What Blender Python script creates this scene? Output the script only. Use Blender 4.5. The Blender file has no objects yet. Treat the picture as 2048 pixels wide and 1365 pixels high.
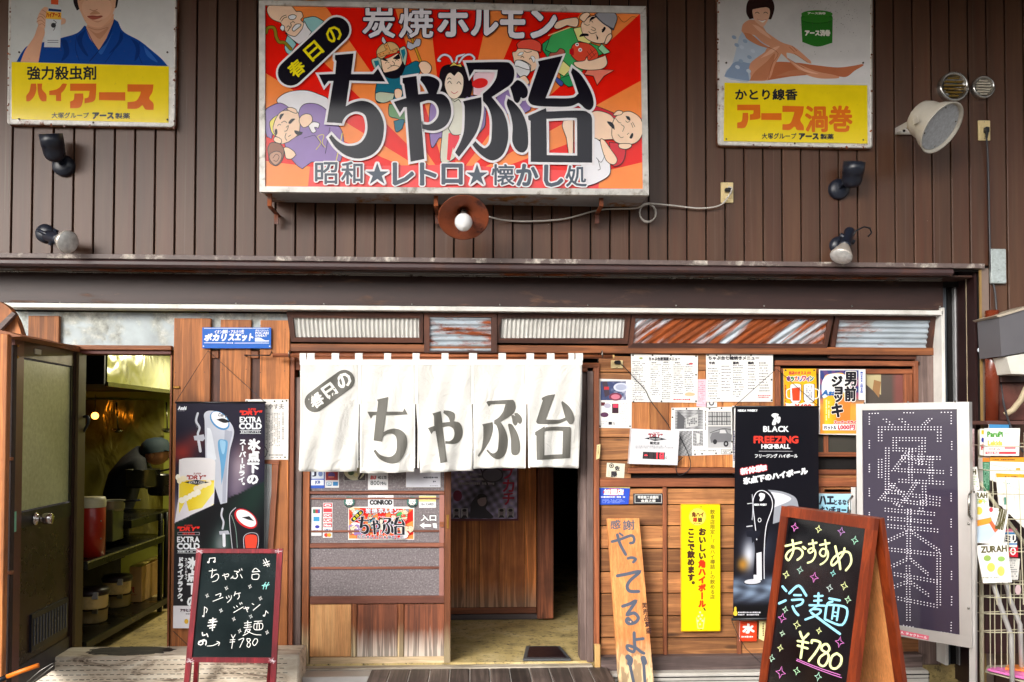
import bpy, bmesh, math, random
from mathutils import Vector, Matrix
from mathutils.geometry import tessellate_polygon
random.seed(7)
sc = bpy.context.scene
# ---------------------------------------------------------------- camera, sky, sun, exposure
FPX = 1750.0; DIST = 5.2; EYE = 1.6
YAW = 0.047; PITCH = 0.027; ROLL = 0.002
SHIFT = 172.5 - FPX * math.tan(PITCH)
CAM = Vector((0.0, -DIST, EYE))
_f = Vector((math.sin(YAW) * math.cos(PITCH), math.cos(YAW) * math.cos(PITCH), math.sin(PITCH)))
_r0 = Vector((math.cos(YAW), -math.sin(YAW), 0)); _u0 = _r0.cross(_f)
_r = _r0 * math.cos(ROLL) + _u0 * math.sin(ROLL); _u = _u0 * math.cos(ROLL) - _r0 * math.sin(ROLL)
cd = bpy.data.cameras.new('camera'); cam = bpy.data.objects.new('camera', cd); sc.collection.objects.link(cam)
cd.sensor_width = 36; cd.lens = FPX / 2048 * 36; cd.shift_y = SHIFT / 2048; cd.clip_start = 0.05; cd.clip_end = 500
M4 = Matrix(((_r.x, _u.x, -_f.x, CAM.x), (_r.y, _u.y, -_f.y, CAM.y), (_r.z, _u.z, -_f.z, CAM.z), (0, 0, 0, 1)))
cam.matrix_world = M4
sc.camera = cam
world = bpy.data.worlds.new('World'); sc.world = world; world.use_nodes = True
wn = world.node_tree; bg = wn.nodes['Background']
sky = wn.nodes.new('ShaderNodeTexSky'); sky.sky_type = 'NISHITA'; sky.sun_disc = False
SUN_EL = math.radians(26); SUN_AZ = math.radians(-36)      # azimuth measured from the street side (-Y) towards the left (-X)
sky.sun_elevation = SUN_EL; sky.sun_rotation = math.pi - SUN_AZ * 1.0
sky.air_density = 1.0; sky.dust_density = 4.0; sky.ozone_density = 0.6
hs = wn.nodes.new('ShaderNodeHueSaturation'); hs.inputs['Saturation'].default_value = 0.2      # thin overcast: the blue is washed out
wn.links.new(sky.outputs[0], hs.inputs['Color']); wn.links.new(hs.outputs[0], bg.inputs[0]); bg.inputs[1].default_value = 0.15
sd = bpy.data.lights.new('sun', 'SUN'); sun = bpy.data.objects.new('sun', sd); sc.collection.objects.link(sun)
sd.energy = 0.9; sd.angle = math.radians(26); sd.color = (1.0, 0.95, 0.88)
_sdir = Vector((math.sin(SUN_AZ) * math.cos(SUN_EL), -math.cos(SUN_AZ) * math.cos(SUN_EL), math.sin(SUN_EL)))   # towards the sun
sun.rotation_euler = _sdir.to_track_quat('Z', 'Y').to_euler(); sun.location = (0, -8, 8)
vs = sc.view_settings; vs.view_transform = 'Standard'; vs.look = 'None'; vs.gamma = 1; vs.use_curve_mapping = False
vs.exposure = 1.0
sc.cycles.max_bounces = 8

# ---------------------------------------------------------------- rays through pixels of the photograph (2048 x 1365)
fx, fy, fz = _f * FPX; rx, ry, rz = _r; ux, uy, uz = _u; CX, CY, CZ = CAM
def ray(px, py):
    a = px - 1024.0; b = 682.5 - py + SHIFT
    return (fx + rx * a + ux * b, fy + ry * a + uy * b, fz + rz * a + uz * b)
def W(px, py, Y=0.0):
    d = ray(px, py); t = (Y - CY) / d[1]
    return Vector((CX + d[0] * t, Y, CZ + d[2] * t))
def WZ(px, py, z):
    d = ray(px, py); t = (z - CZ) / d[2]
    return Vector((CX + d[0] * t, CY + d[1] * t, z))
def WP(px, py, P0, N):
    d = Vector(ray(px, py)); return CAM + d * ((P0 - CAM).dot(N) / d.dot(N))
def lin(c):
    return tuple((v / 255 / 12.92) if v / 255 <= 0.04045 else ((v / 255 + 0.055) / 1.055) ** 2.4 for v in c[:3])

# ---------------------------------------------------------------- materials
MATS = {}
class NT:
    def __init__(s, name):
        s.m = bpy.data.materials.new(name); s.m.use_nodes = True; s.t = s.m.node_tree; s.b = s.t.nodes['Principled BSDF']
    def n(s, typ, **kw):
        x = s.t.nodes.new('ShaderNode' + typ)
        for k, v in kw.items():
            if k.startswith('i_'): x.inputs[k[2:].replace('_', ' ')].default_value = v
            else: setattr(x, k, v)
        return x
    def l(s, a, b): s.t.links.new(a, b)
    def ramp(s, fac, stops, interp='LINEAR'):
        r = s.n('ValToRGB'); e = r.color_ramp.elements; r.color_ramp.interpolation = interp
        while len(e) < len(stops): e.new(0.5)
        for k, (p, c) in enumerate(stops): e[k].position = p; e[k].color = (*c, 1) if len(c) == 3 else c
        s.l(fac, r.inputs[0]); return r.outputs[0]
    def coords(s, scale=(1, 1, 1), kind='Object', rnd=True):
        tc = s.n('TexCoord'); src = tc.outputs[kind]
        if rnd:
            oi = s.n('ObjectInfo'); mu = s.n('Math', operation='MULTIPLY'); s.l(oi.outputs['Random'], mu.inputs[0]); mu.inputs[1].default_value = 37.0
            ad = s.n('VectorMath', operation='ADD'); s.l(src, ad.inputs[0]); s.l(mu.outputs[0], ad.inputs[1]); src = ad.outputs[0]
        mp = s.n('Mapping'); mp.inputs['Scale'].default_value = scale; s.l(src, mp.inputs[0]); return mp.outputs[0]
    def noise(s, vec, scale=5, detail=4, rough=0.55, dist=0):
        x = s.n('TexNoise'); x.inputs['Scale'].default_value = scale; x.inputs['Detail'].default_value = detail
        x.inputs['Roughness'].default_value = rough; x.inputs['Distortion'].default_value = dist; s.l(vec, x.inputs['Vector']); return x.outputs['Fac']
    def mix(s, a, b, fac, blend='MIX'):
        x = s.n('Mix', data_type='RGBA', blend_type=blend)
        for sock, v in ((x.inputs[6], a), (x.inputs[7], b)):
            if isinstance(v, (tuple, list)): sock.default_value = (*v[:3], 1)
            else: s.l(v, sock)
        if isinstance(fac, (int, float)): x.inputs[0].default_value = fac
        else: s.l(fac, x.inputs[0])
        return x.outputs[2]
    def bump(s, h, strength=0.3, dist=0.01):
        x = s.n('Bump'); x.inputs['Strength'].default_value = strength; x.inputs['Distance'].default_value = dist; s.l(h, x.inputs['Height']); s.l(x.outputs[0], s.b.inputs['Normal'])
    def set(s, **kw):
        for k, v in kw.items():
            i = s.b.inputs[k.replace('_', ' ')]
            if hasattr(v, 'is_linked'): s.l(v, i)
            elif isinstance(v, tuple): i.default_value = (*v[:3], 1)
            else: i.default_value = v
    def col(s, v):
        if isinstance(v, tuple): s.b.inputs['Base Color'].default_value = (*v[:3], 1)
        else: s.l(v, s.b.inputs['Base Color'])

def wood(name, light, dark, axis='z', rough=0.6, knots=True, vary=0.35, freq=1.0, dirt=None, pale=None):
    """grain along axis; light/dark are sRGB; pale = (colour, z height, softness) worn bleached foot"""
    if name in MATS: return MATS[name]
    N = NT(name); L, Dk = lin(light), lin(dark)
    al, ac = 0.5 * freq, 13.0 * freq
    sc_ = {'x': (al, ac, ac), 'y': (ac, al, ac), 'z': (ac, ac, al)}[axis]
    v = N.coords(sc_)
    n1 = N.noise(v, 0.8, 4, 0.5, 0.45)
    rings = N.n('Math', operation='MULTIPLY'); N.l(n1, rings.inputs[0]); rings.inputs[1].default_value = 40
    sn = N.n('Math', operation='SINE'); N.l(rings.outputs[0], sn.inputs[0])
    fib = N.noise(N.coords(tuple(q * 5 for q in sc_)), 3, 6, 0.7)
    g1 = N.ramp(sn.outputs[0], [(0.0, tuple(a * .5 + b * .5 for a, b in zip(L, Dk))), (0.5, tuple(a * .8 + b * .2 for a, b in zip(L, Dk))), (1.0, L)])
    g2 = N.ramp(fib, [(0.3, (0.55, 0.5, 0.48)), (0.6, (1.08, 1.08, 1.08))])
    g1 = N.mix(g1, Dk, N.ramp(N.noise(N.coords(tuple(0.5 * q for q in sc_)), 1.3, 4, 0.6, 0.6), [(0.45, (0, 0, 0)), (0.75, (0.85,) * 3)]))
    c = N.mix(g1, g2, 0.75, 'MULTIPLY')
    big = N.noise(N.coords((1.3, 1.3, 1.3)), 2.5, 3, 0.6)
    c = N.mix(c, tuple(x * 0.55 for x in Dk), N.ramp(big, [(0.5, (0, 0, 0)), (0.85, (0.8,) * 3)]))
    if knots:
        ks = {'x': (1.3, 5, 5), 'y': (5, 1.3, 5), 'z': (5, 5, 1.3)}[axis]
        vo = N.n('TexVoronoi'); vo.inputs['Scale'].default_value = 1.0; N.l(N.coords(tuple(k * 1.6 for k in ks)), vo.inputs['Vector'])
        c = N.mix(c, tuple(x * 0.3 for x in Dk), N.ramp(vo.outputs['Distance'], [(0.04, (0.9,) * 3), (0.11, (0.55,) * 3), (0.15, (0, 0, 0))]))
    oi = N.n('ObjectInfo'); rv = N.ramp(oi.outputs['Random'], [(0, (1 - vary,) * 3), (1, (1 + vary * 0.6,) * 3)])
    c = N.mix(c, rv, 1.0, 'MULTIPLY')
    if pale:
        pc, zh, soft = pale
        ge = N.n('NewGeometry'); sx = N.n('SeparateXYZ'); N.l(ge.outputs['Position'], sx.inputs[0])
        nz = N.noise(N.coords(tuple(q * 1.5 for q in sc_)), 2, 4, 0.7)
        ad = N.n('Math', operation='MULTIPLY_ADD'); N.l(nz, ad.inputs[0]); ad.inputs[1].default_value = -soft * 1.6; N.l(sx.outputs[2], ad.inputs[2])
        mr = N.n('MapRange'); N.l(ad.outputs[0], mr.inputs[0]); mr.inputs[1].default_value = zh - soft * 1.6; mr.inputs[2].default_value = zh; mr.inputs[3].default_value = 0.9; mr.inputs[4].default_value = 0
        pcol = N.ramp(sn.outputs[0], [(0, tuple(x * 0.45 for x in lin(pc))), (0.35, lin(pc)), (1, lin(pc))])
        c = N.mix(c, pcol, mr.outputs[0])
    N.col(c); N.set(Roughness=rough); N.bump(fib, 0.25, 0.002)
    MATS[name] = N.m; return N.m

def plain(name, col, rough=0.5, metal=0.0, vary=0.12, scale=6, bump=0.0, spec=0.5, dirt=None, dirtamt=0.4, coat=0.0):
    if name in MATS: return MATS[name]
    N = NT(name); c0 = lin(col)
    n = N.noise(N.coords((1, 1, 1)), scale, 5, 0.6)
    c = N.ramp(n, [(0.3, tuple(x * (1 - vary) for x in c0)), (0.7, tuple(min(1, x * (1 + vary)) for x in c0))])
    if dirt:
        n2 = N.noise(N.coords((1, 1, 1)), scale * 0.6, 7, 0.7)
        c = N.mix(c, lin(dirt), N.ramp(n2, [(0.52, (0, 0, 0)), (0.72, (dirtamt,) * 3)]))
    N.col(c); N.set(Roughness=rough, Metallic=metal); N.b.inputs['Specular IOR Level'].default_value = spec
    if coat: N.b.inputs['Coat Weight'].default_value = coat; N.b.inputs['Coat Roughness'].default_value = 0.08
    rr = N.ramp(n, [(0.3, (max(0, rough - 0.08),) * 3), (0.7, (min(1, rough + 0.08),) * 3)]); N.l(rr, N.b.inputs['Roughness'])
    if bump: N.bump(N.noise(N.coords((1, 1, 1)), scale * 6, 4, 0.6), bump, 0.003)
    MATS[name] = N.m; return N.m

def siding_mat():
    N = NT('brown_siding'); v = N.coords((6, 6, 0.5)); n = N.noise(v, 2, 5, 0.6)
    c = N.ramp(n, [(0.25, lin((68, 43, 29))), (0.75, lin((99, 68, 48)))])
    st = N.noise(N.coords((14, 14, 0.35)), 2.0, 4, 0.65)
    c = N.mix(c, lin((84, 46, 30)), N.ramp(st, [(0.46, (0, 0, 0)), (0.72, (0.85,) * 3)]))
    c = N.mix(c, lin((150, 136, 122)), N.ramp(N.noise(N.coords((22, 22, 0.25)), 2.4, 5, 0.7), [(0.6, (0, 0, 0)), (0.8, (0.35,) * 3)]))
    oi = N.n('ObjectInfo'); c = N.mix(c, N.ramp(oi.outputs['Random'], [(0, (0.82, 0.80, 0.80)), (0.5, (1, 0.99, 0.98)), (1, (1.12, 1.08, 1.04))]), 1.0, 'MULTIPLY')
    ge = N.n('NewGeometry'); mp = N.n('Mapping'); mp.inputs['Scale'].default_value = (1, 1, 0.7); N.l(ge.outputs['Position'], mp.inputs[0])
    bl = N.noise(mp.outputs[0], 0.8, 3, 0.5); c = N.mix(c, lin((80, 50, 34)), N.ramp(bl, [(0.45, (0, 0, 0)), (0.75, (0.6,) * 3)]))
    spk = N.noise(N.coords((1, 1, 1)), 55, 2, 0.5); c = N.mix(c, lin((196, 184, 168)), N.ramp(spk, [(0.79, (0, 0, 0)), (0.83, (0.7,) * 3)]))
    N.col(c); N.set(Roughness=0.42); N.bump(n, 0.08, 0.003); return N.m

def rusty(name, base, rust, amt=0.5, axis=None, rough=0.55, metal=0.3, scale=4, gloss_base=0.4, stretch=(1, 1, 1), rnd=True, turn=0):
    if name in MATS: return MATS[name]
    N = NT(name); v = N.coords(stretch, rnd=rnd)
    if turn:
        mp = v.node; mp.vector_type = 'TEXTURE'; mp.inputs['Scale'].default_value = tuple(1 / q for q in stretch); mp.inputs['Rotation'].default_value = (0, math.radians(-turn), 0)
    n = N.noise(v, scale, 8, 0.68, 0.3); m = N.ramp(n, [(1 - amt - 0.06, (0, 0, 0)), (1 - amt + 0.04, (1, 1, 1))])
    rc = N.ramp(N.noise(v, scale * 4, 5, 0.7), [(0.3, tuple(x * 0.35 for x in lin(rust))), (0.55, lin(rust)), (0.8, tuple(min(1, x * 1.9) for x in lin(rust)))])
    b0 = N.ramp(N.noise(v, scale * 2.2, 6, 0.6), [(0.3, tuple(x * 0.78 for x in lin(base))), (0.7, tuple(min(1, x * 1.15) for x in lin(base)))])
    N.col(N.mix(b0, rc, m)); N.set(Metallic=metal); N.l(N.ramp(m, [(0, (gloss_base,) * 3), (1, (0.85,) * 3)]), N.b.inputs['Roughness'])
    N.bump(n, 0.15, 0.002); MATS[name] = N.m; return N.m

def emis(name, col, strength):
    if name in MATS: return MATS[name]
    N = NT(name); N.set(**{'Base_Color': lin(col), 'Roughness': 0.4}); N.b.inputs['Emission Color'].default_value = (*lin(col), 1); N.b.inputs['Emission Strength'].default_value = strength
    MATS[name] = N.m; return N.m

def ink(name, rough=0.45, coat=0.0, wear=0.0, wearcol=(200, 190, 175)):
    if name in MATS: return MATS[name]
    N = NT(name); a = N.n('VertexColor', layer_name='Col'); c = a.outputs['Color']
    n = N.noise(N.coords((1, 1, 1)), 7, 4, 0.6)
    c = N.mix(c, N.ramp(n, [(0.3, (0.93, 0.93, 0.93)), (0.7, (1.04, 1.04, 1.03))]), 1.0, 'MULTIPLY')
    if wear:
        n2 = N.noise(N.coords((1, 1, 1)), 45, 6, 0.75); c = N.mix(c, lin(wearcol), N.ramp(n2, [(0.62, (0, 0, 0)), (0.7, (wear,) * 3)]))
    N.col(c); N.set(Roughness=rough); N.b.inputs['Specular IOR Level'].default_value = 0.35
    if coat: N.b.inputs['Coat Weight'].default_value = coat; N.b.inputs['Coat Roughness'].default_value = 0.12
    if name == 'ink_gloss_vinyl' or name == 'ink_banner':
        n3 = N.noise(N.coords((1, 1, 0.6)), 2.5, 2, 0.5); N.bump(n3, 0.12 if name == 'ink_gloss_vinyl' else 0.45, 0.02)
    MATS[name] = N.m; return N.m

# ---------------------------------------------------------------- mesh builder
class MB:
    def __init__(s): s.v = []; s.f = []; s.mi = []; s.m = 0; s.sm = []; s.smooth = False
    def add(s, vs, fs):
        o = len(s.v); s.v += [tuple(p) for p in vs]
        for f in fs: s.f.append([i + o for i in f]); s.mi.append(s.m); s.sm.append(s.smooth)
        return s
    def box(s, x0, x1, y0, y1, z0, z1, c=0.0):
        if x0 > x1: x0, x1 = x1, x0
        if y0 > y1: y0, y1 = y1, y0
        if z0 > z1: z0, z1 = z1, z0
        c = min(c, (x1 - x0) * .4, (y1 - y0) * .4, (z1 - z0) * .4)
        if c <= 0:
            v = [(x, y, z) for x in (x0, x1) for y in (y0, y1) for z in (z0, z1)]
            return s.add(v, [(0, 1, 3, 2), (4, 6, 7, 5), (0, 4, 5, 1), (2, 3, 7, 6), (0, 2, 6, 4), (1, 5, 7, 3)])
        X, Y, Z = (x0, x1), (y0, y1), (z0, z1); v = []; idx = {}
        for i in (0, 1):
            for j in (0, 1):
                for k in (0, 1):
                    sx, sy, sz = (c, -c)[i], (c, -c)[j], (c, -c)[k]
                    idx[i, j, k, 'x'] = len(v); v.append((X[i], Y[j] + sy, Z[k] + sz))
                    idx[i, j, k, 'y'] = len(v); v.append((X[i] + sx, Y[j], Z[k] + sz))
                    idx[i, j, k, 'z'] = len(v); v.append((X[i] + sx, Y[j] + sy, Z[k]))
        F = []
        for i in (0, 1):
            q = [idx[i, 0, 0, 'x'], idx[i, 1, 0, 'x'], idx[i, 1, 1, 'x'], idx[i, 0, 1, 'x']]; F.append(q if i else q[::-1])
            q = [idx[0, i, 0, 'y'], idx[1, i, 0, 'y'], idx[1, i, 1, 'y'], idx[0, i, 1, 'y']]; F.append(q[::-1] if i else q)
            q = [idx[0, 0, i, 'z'], idx[1, 0, i, 'z'], idx[1, 1, i, 'z'], idx[0, 1, i, 'z']]; F.append(q if i else q[::-1])
        for a in (0, 1):
            for b in (0, 1):
                F.append([idx[0, a, b, 'y'], idx[1, a, b, 'y'], idx[1, a, b, 'z'], idx[0, a, b, 'z']])
                F.append([idx[a, 0, b, 'x'], idx[a, 1, b, 'x'], idx[a, 1, b, 'z'], idx[a, 0, b, 'z']])
                F.append([idx[a, b, 0, 'x'], idx[a, b, 1, 'x'], idx[a, b, 1, 'y'], idx[a, b, 0, 'y']])
                for k in (0, 1): F.append([idx[a, b, k, 'x'], idx[a, b, k, 'y'], idx[a, b, k, 'z']])
        return s.add(v, F)
    def prism(s, pts, off):
        """closed outline pts (3D), extruded by off"""
        n = len(pts); off = Vector(off); a = [Vector(p) for p in pts]; b = [p + off for p in a]
        return s.add(a + b, [list(range(n))[::-1], list(range(n, 2 * n))] + [[i, (i + 1) % n, n + (i + 1) % n, n + i] for i in range(n)])
    def tube(s, pts, r, n=8, cap=True, r2=None):
        pts = [Vector(p) for p in pts]; rings = []; up = None
        for i, p in enumerate(pts):
            t = (pts[min(i + 1, len(pts) - 1)] - pts[max(i - 1, 0)]).normalized()
            if up is None:
                up = Vector((0, 0, 1)) if abs(t.z) < 0.9 else Vector((0, 1, 0))
            a = t.cross(up).normalized(); b = a.cross(t).normalized(); up = b
            rr = r if r2 is None else r + (r2 - r) * i / (len(pts) - 1)
            rings.append([p + (a * math.cos(2 * math.pi * k / n) + b * math.sin(2 * math.pi * k / n)) * rr for k in range(n)])
        v = [q for R in rings for q in R]; f = []
        for i in range(len(rings) - 1):
            for k in range(n): f.append([i * n + k, i * n + (k + 1) % n, (i + 1) * n + (k + 1) % n, (i + 1) * n + k])
        if cap: f.append(list(range(n))[::-1]); f.append([(len(rings) - 1) * n + k for k in range(n)])
        sm = s.smooth; s.smooth = n > 5; s.add(v, f); s.smooth = sm; return s
    def lathe(s, prof, o, axis=(0, 0, 1), n=24):
        """prof: list of (radius, distance along axis)"""
        ax = Vector(axis).normalized(); a = ax.cross(Vector((0, 0, 1)) if abs(ax.z) < 0.9 else Vector((1, 0, 0))).normalized(); b = ax.cross(a); o = Vector(o)
        v = []; f = []
        for r, h in prof:
            for k in range(n):
                t = 2 * math.pi * k / n; v.append(o + ax * h + (a * math.cos(t) + b * math.sin(t)) * max(r, 1e-5))
        for i in range(len(prof) - 1):
            for k in range(n): f.append([i * n + k, i * n + (k + 1) % n, (i + 1) * n + (k + 1) % n, (i + 1) * n + k])
        sm = s.smooth; s.smooth = True; s.add(v, f); s.smooth = sm; return s
    def ball(s, o, r, n=16, sq=(1, 1, 1)):
        prof = [(math.sin(math.pi * i / (n // 2)) * r, -math.cos(math.pi * i / (n // 2)) * r) for i in range(n // 2 + 1)]
        k = len(s.v); s.lathe(prof, (0, 0, 0), (0, 0, 1), n); o = Vector(o)
        for i in range(k, len(s.v)): p = s.v[i]; s.v[i] = (o.x + p[0] * sq[0], o.y + p[1] * sq[1], o.z + p[2] * sq[2])
        return s
    def sheet(s, fn, nu, nv):
        v = [fn(i / nu, j / nv) for j in range(nv + 1) for i in range(nu + 1)]; w = nu + 1
        return s.add(v, [[j * w + i, j * w + i + 1, (j + 1) * w + i + 1, (j + 1) * w + i] for j in range(nv) for i in range(nu)])

WORLD = {}      # object -> world location while building
ROOTS = []; PAR = {}
def link_mesh(name, vs, fs, mats, mi=None, sm=None, colors=None):
    n = len(vs)
    xs = [p[0] for p in vs]; ys = [p[1] for p in vs]; zs = [p[2] for p in vs]
    c = Vector(((min(xs) + max(xs)) / 2, (min(ys) + max(ys)) / 2, (min(zs) + max(zs)) / 2))
    me = bpy.data.meshes.new(name); me.from_pydata([(p[0] - c.x, p[1] - c.y, p[2] - c.z) for p in vs], [], fs)
    for m in (mats if isinstance(mats, (list, tuple)) else [mats]): me.materials.append(m)
    if mi and any(mi): me.polygons.foreach_set('material_index', mi)
    if sm and any(sm): me.polygons.foreach_set('use_smooth', sm)
    o = bpy.data.objects.new(name, me); sc.collection.objects.link(o); o.location = c; WORLD[o.name] = c.copy()
    return o
def part(parent, name, mb, mat, label=None, kind=None):
    o = link_mesh(name, mb.v, mb.f, mat, mb.mi, mb.sm)
    if parent is not None: PAR[o.name] = parent
    if label: o['label'] = label
    if kind: o['kind'] = kind
    return o
def again(parent, src, world):
    """another piece sharing src's mesh"""
    o = src.copy(); sc.collection.objects.link(o); WORLD[o.name] = Vector(world); PAR[o.name] = parent
    return o
def thing(name, label, cat, group=None):
    o = bpy.data.objects.new(name, None); sc.collection.objects.link(o); o.empty_display_size = 0.1
    o['label'] = label; o['category'] = cat
    if group: o['group'] = group
    ROOTS.append(o); return o
def solo(name, mb, mat, label, cat, group=None):
    o = part(None, name, mb, mat); o['label'] = label; o['category'] = cat
    if group: o['group'] = group
    return o
def struct(name, mb, mat):
    o = part(None, name, mb, mat); o['kind'] = 'structure'; return o
def finish():
    kids = {}
    for n, p in PAR.items(): kids.setdefault(p.name, []).append(bpy.data.objects[n])
    for r in ROOTS:
        lo = Vector((1e9,) * 3); hi = -lo
        def walk(o):
            for c in kids.get(o.name, []):
                w = WORLD[c.name]
                for b in c.bound_box:
                    for k in range(3): lo[k] = min(lo[k], w[k] + b[k]); hi[k] = max(hi[k], w[k] + b[k])
                walk(c)
        walk(r); WORLD[r.name] = Vector(((lo.x + hi.x) / 2, (lo.y + hi.y) / 2, lo.z))
    for o in ROOTS: o.location = WORLD[o.name]
    for n, p in PAR.items():
        o = bpy.data.objects[n]; o.parent = p; o.location = WORLD[n] - WORLD[p.name]

def pxbox(x0, y0, x1, y1, Y, th, c=0.003, mb=None):
    """axis aligned board whose front face covers the pixels (x0,y0)-(x1,y1) on the plane Y, going th back"""
    a, b, cc, d = W(x0, y0, Y), W(x1, y0, Y), W(x1, y1, Y), W(x0, y1, Y)
    mb = mb or MB()
    return mb.box((a.x + d.x) / 2, (b.x + cc.x) / 2, Y, Y + th, (cc.z + d.z) / 2, (a.z + b.z) / 2, c)
def pxpoly(pts, Y, th, mb=None):
    mb = mb or MB(); return mb.prism([W(x, y, Y) for x, y in pts], (0, th, 0))

# ---------------------------------------------------------------- glyphs (Blender's own built-in font only)
GL = {}
def load_glyphs(chars):
    chars = sorted(set(chars) - set(' \n')); obs = []
    for ch in chars:
        cu = bpy.data.curves.new('g', 'FONT'); cu.body = ch; cu.size = 1.0; cu.resolution_u = 3 if ord(ch) < 0x3000 else 2
        ob = bpy.data.objects.new('g', cu); sc.collection.objects.link(ob); obs.append(ob)
    dg = bpy.context.evaluated_depsgraph_get()
    for ch, ob in zip(chars, obs):
        me = ob.evaluated_get(dg).to_mesh(); me.calc_loop_triangles()
        v = [(p.co.x, p.co.y) for p in me.vertices]; t = [tuple(x.vertices) for x in me.loop_triangles]
        if v: GL[ch] = (v, t, min(p[0] for p in v), max(p[0] for p in v), min(p[1] for p in v), max(p[1] for p in v))
        ob.to_mesh_clear()
    for ob in obs:
        cu = ob.data; bpy.data.objects.remove(ob); bpy.data.curves.remove(cu)

def need(st):
    miss = [c for c in st if c != ' ' and c not in GL and c not in TRIED]
    TRIED.update(miss)
    if miss: load_glyphs(miss)
TRIED = set()
def crv(pts, closed=True, sub=6):
    """Catmull-Rom through points; (x,y) smooth, (x,y,1) corner"""
    n = len(pts); out = []
    rng = range(n) if closed else range(n - 1)
    for i in rng:
        p0 = pts[i]; p1 = pts[(i + 1) % n]; pm = pts[(i - 1) % n] if closed or i > 0 else p0; pp = pts[(i + 2) % n] if closed or i + 2 < n else p1
        c0 = len(p0) > 2; c1 = len(p1) > 2
        if c0 and c1: out.append(p0[:2]); continue
        m0 = (p1[0] - p0[0], p1[1] - p0[1]) if c0 else ((p1[0] - pm[0]) / 2, (p1[1] - pm[1]) / 2)
        m1 = (p1[0] - p0[0], p1[1] - p0[1]) if c1 else ((pp[0] - p0[0]) / 2, (pp[1] - p0[1]) / 2)
        for k in range(sub):
            t = k / sub; t2 = t * t; t3 = t2 * t
            h0, h1, h2, h3 = 2 * t3 - 3 * t2 + 1, t3 - 2 * t2 + t, -2 * t3 + 3 * t2, t3 - t2
            out.append((h0 * p0[0] + h1 * m0[0] + h2 * p1[0] + h3 * m1[0], h0 * p0[1] + h1 * m0[1] + h2 * p1[1] + h3 * m1[1]))
    if not closed: out.append(pts[-1][:2])
    return out
def G(s, x0=0, y0=0, k=1.0, default='c', closed=True, sub=6):
    """outline from a string: 'x,y' corner (or smooth by default) ; prefix s = smooth, c = corner; (x0,y0)+zoom/k gives photo pixels"""
    pts = []
    for w in s.split():
        fl = default
        if w[0] in 'sc': fl = w[0]; w = w[1:]
        a, b = w.split(','); p = (x0 + float(a) / k, y0 + float(b) / k)
        pts.append(p if fl == 's' else (p[0], p[1], 1))
    return crv(pts, closed, sub)

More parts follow.
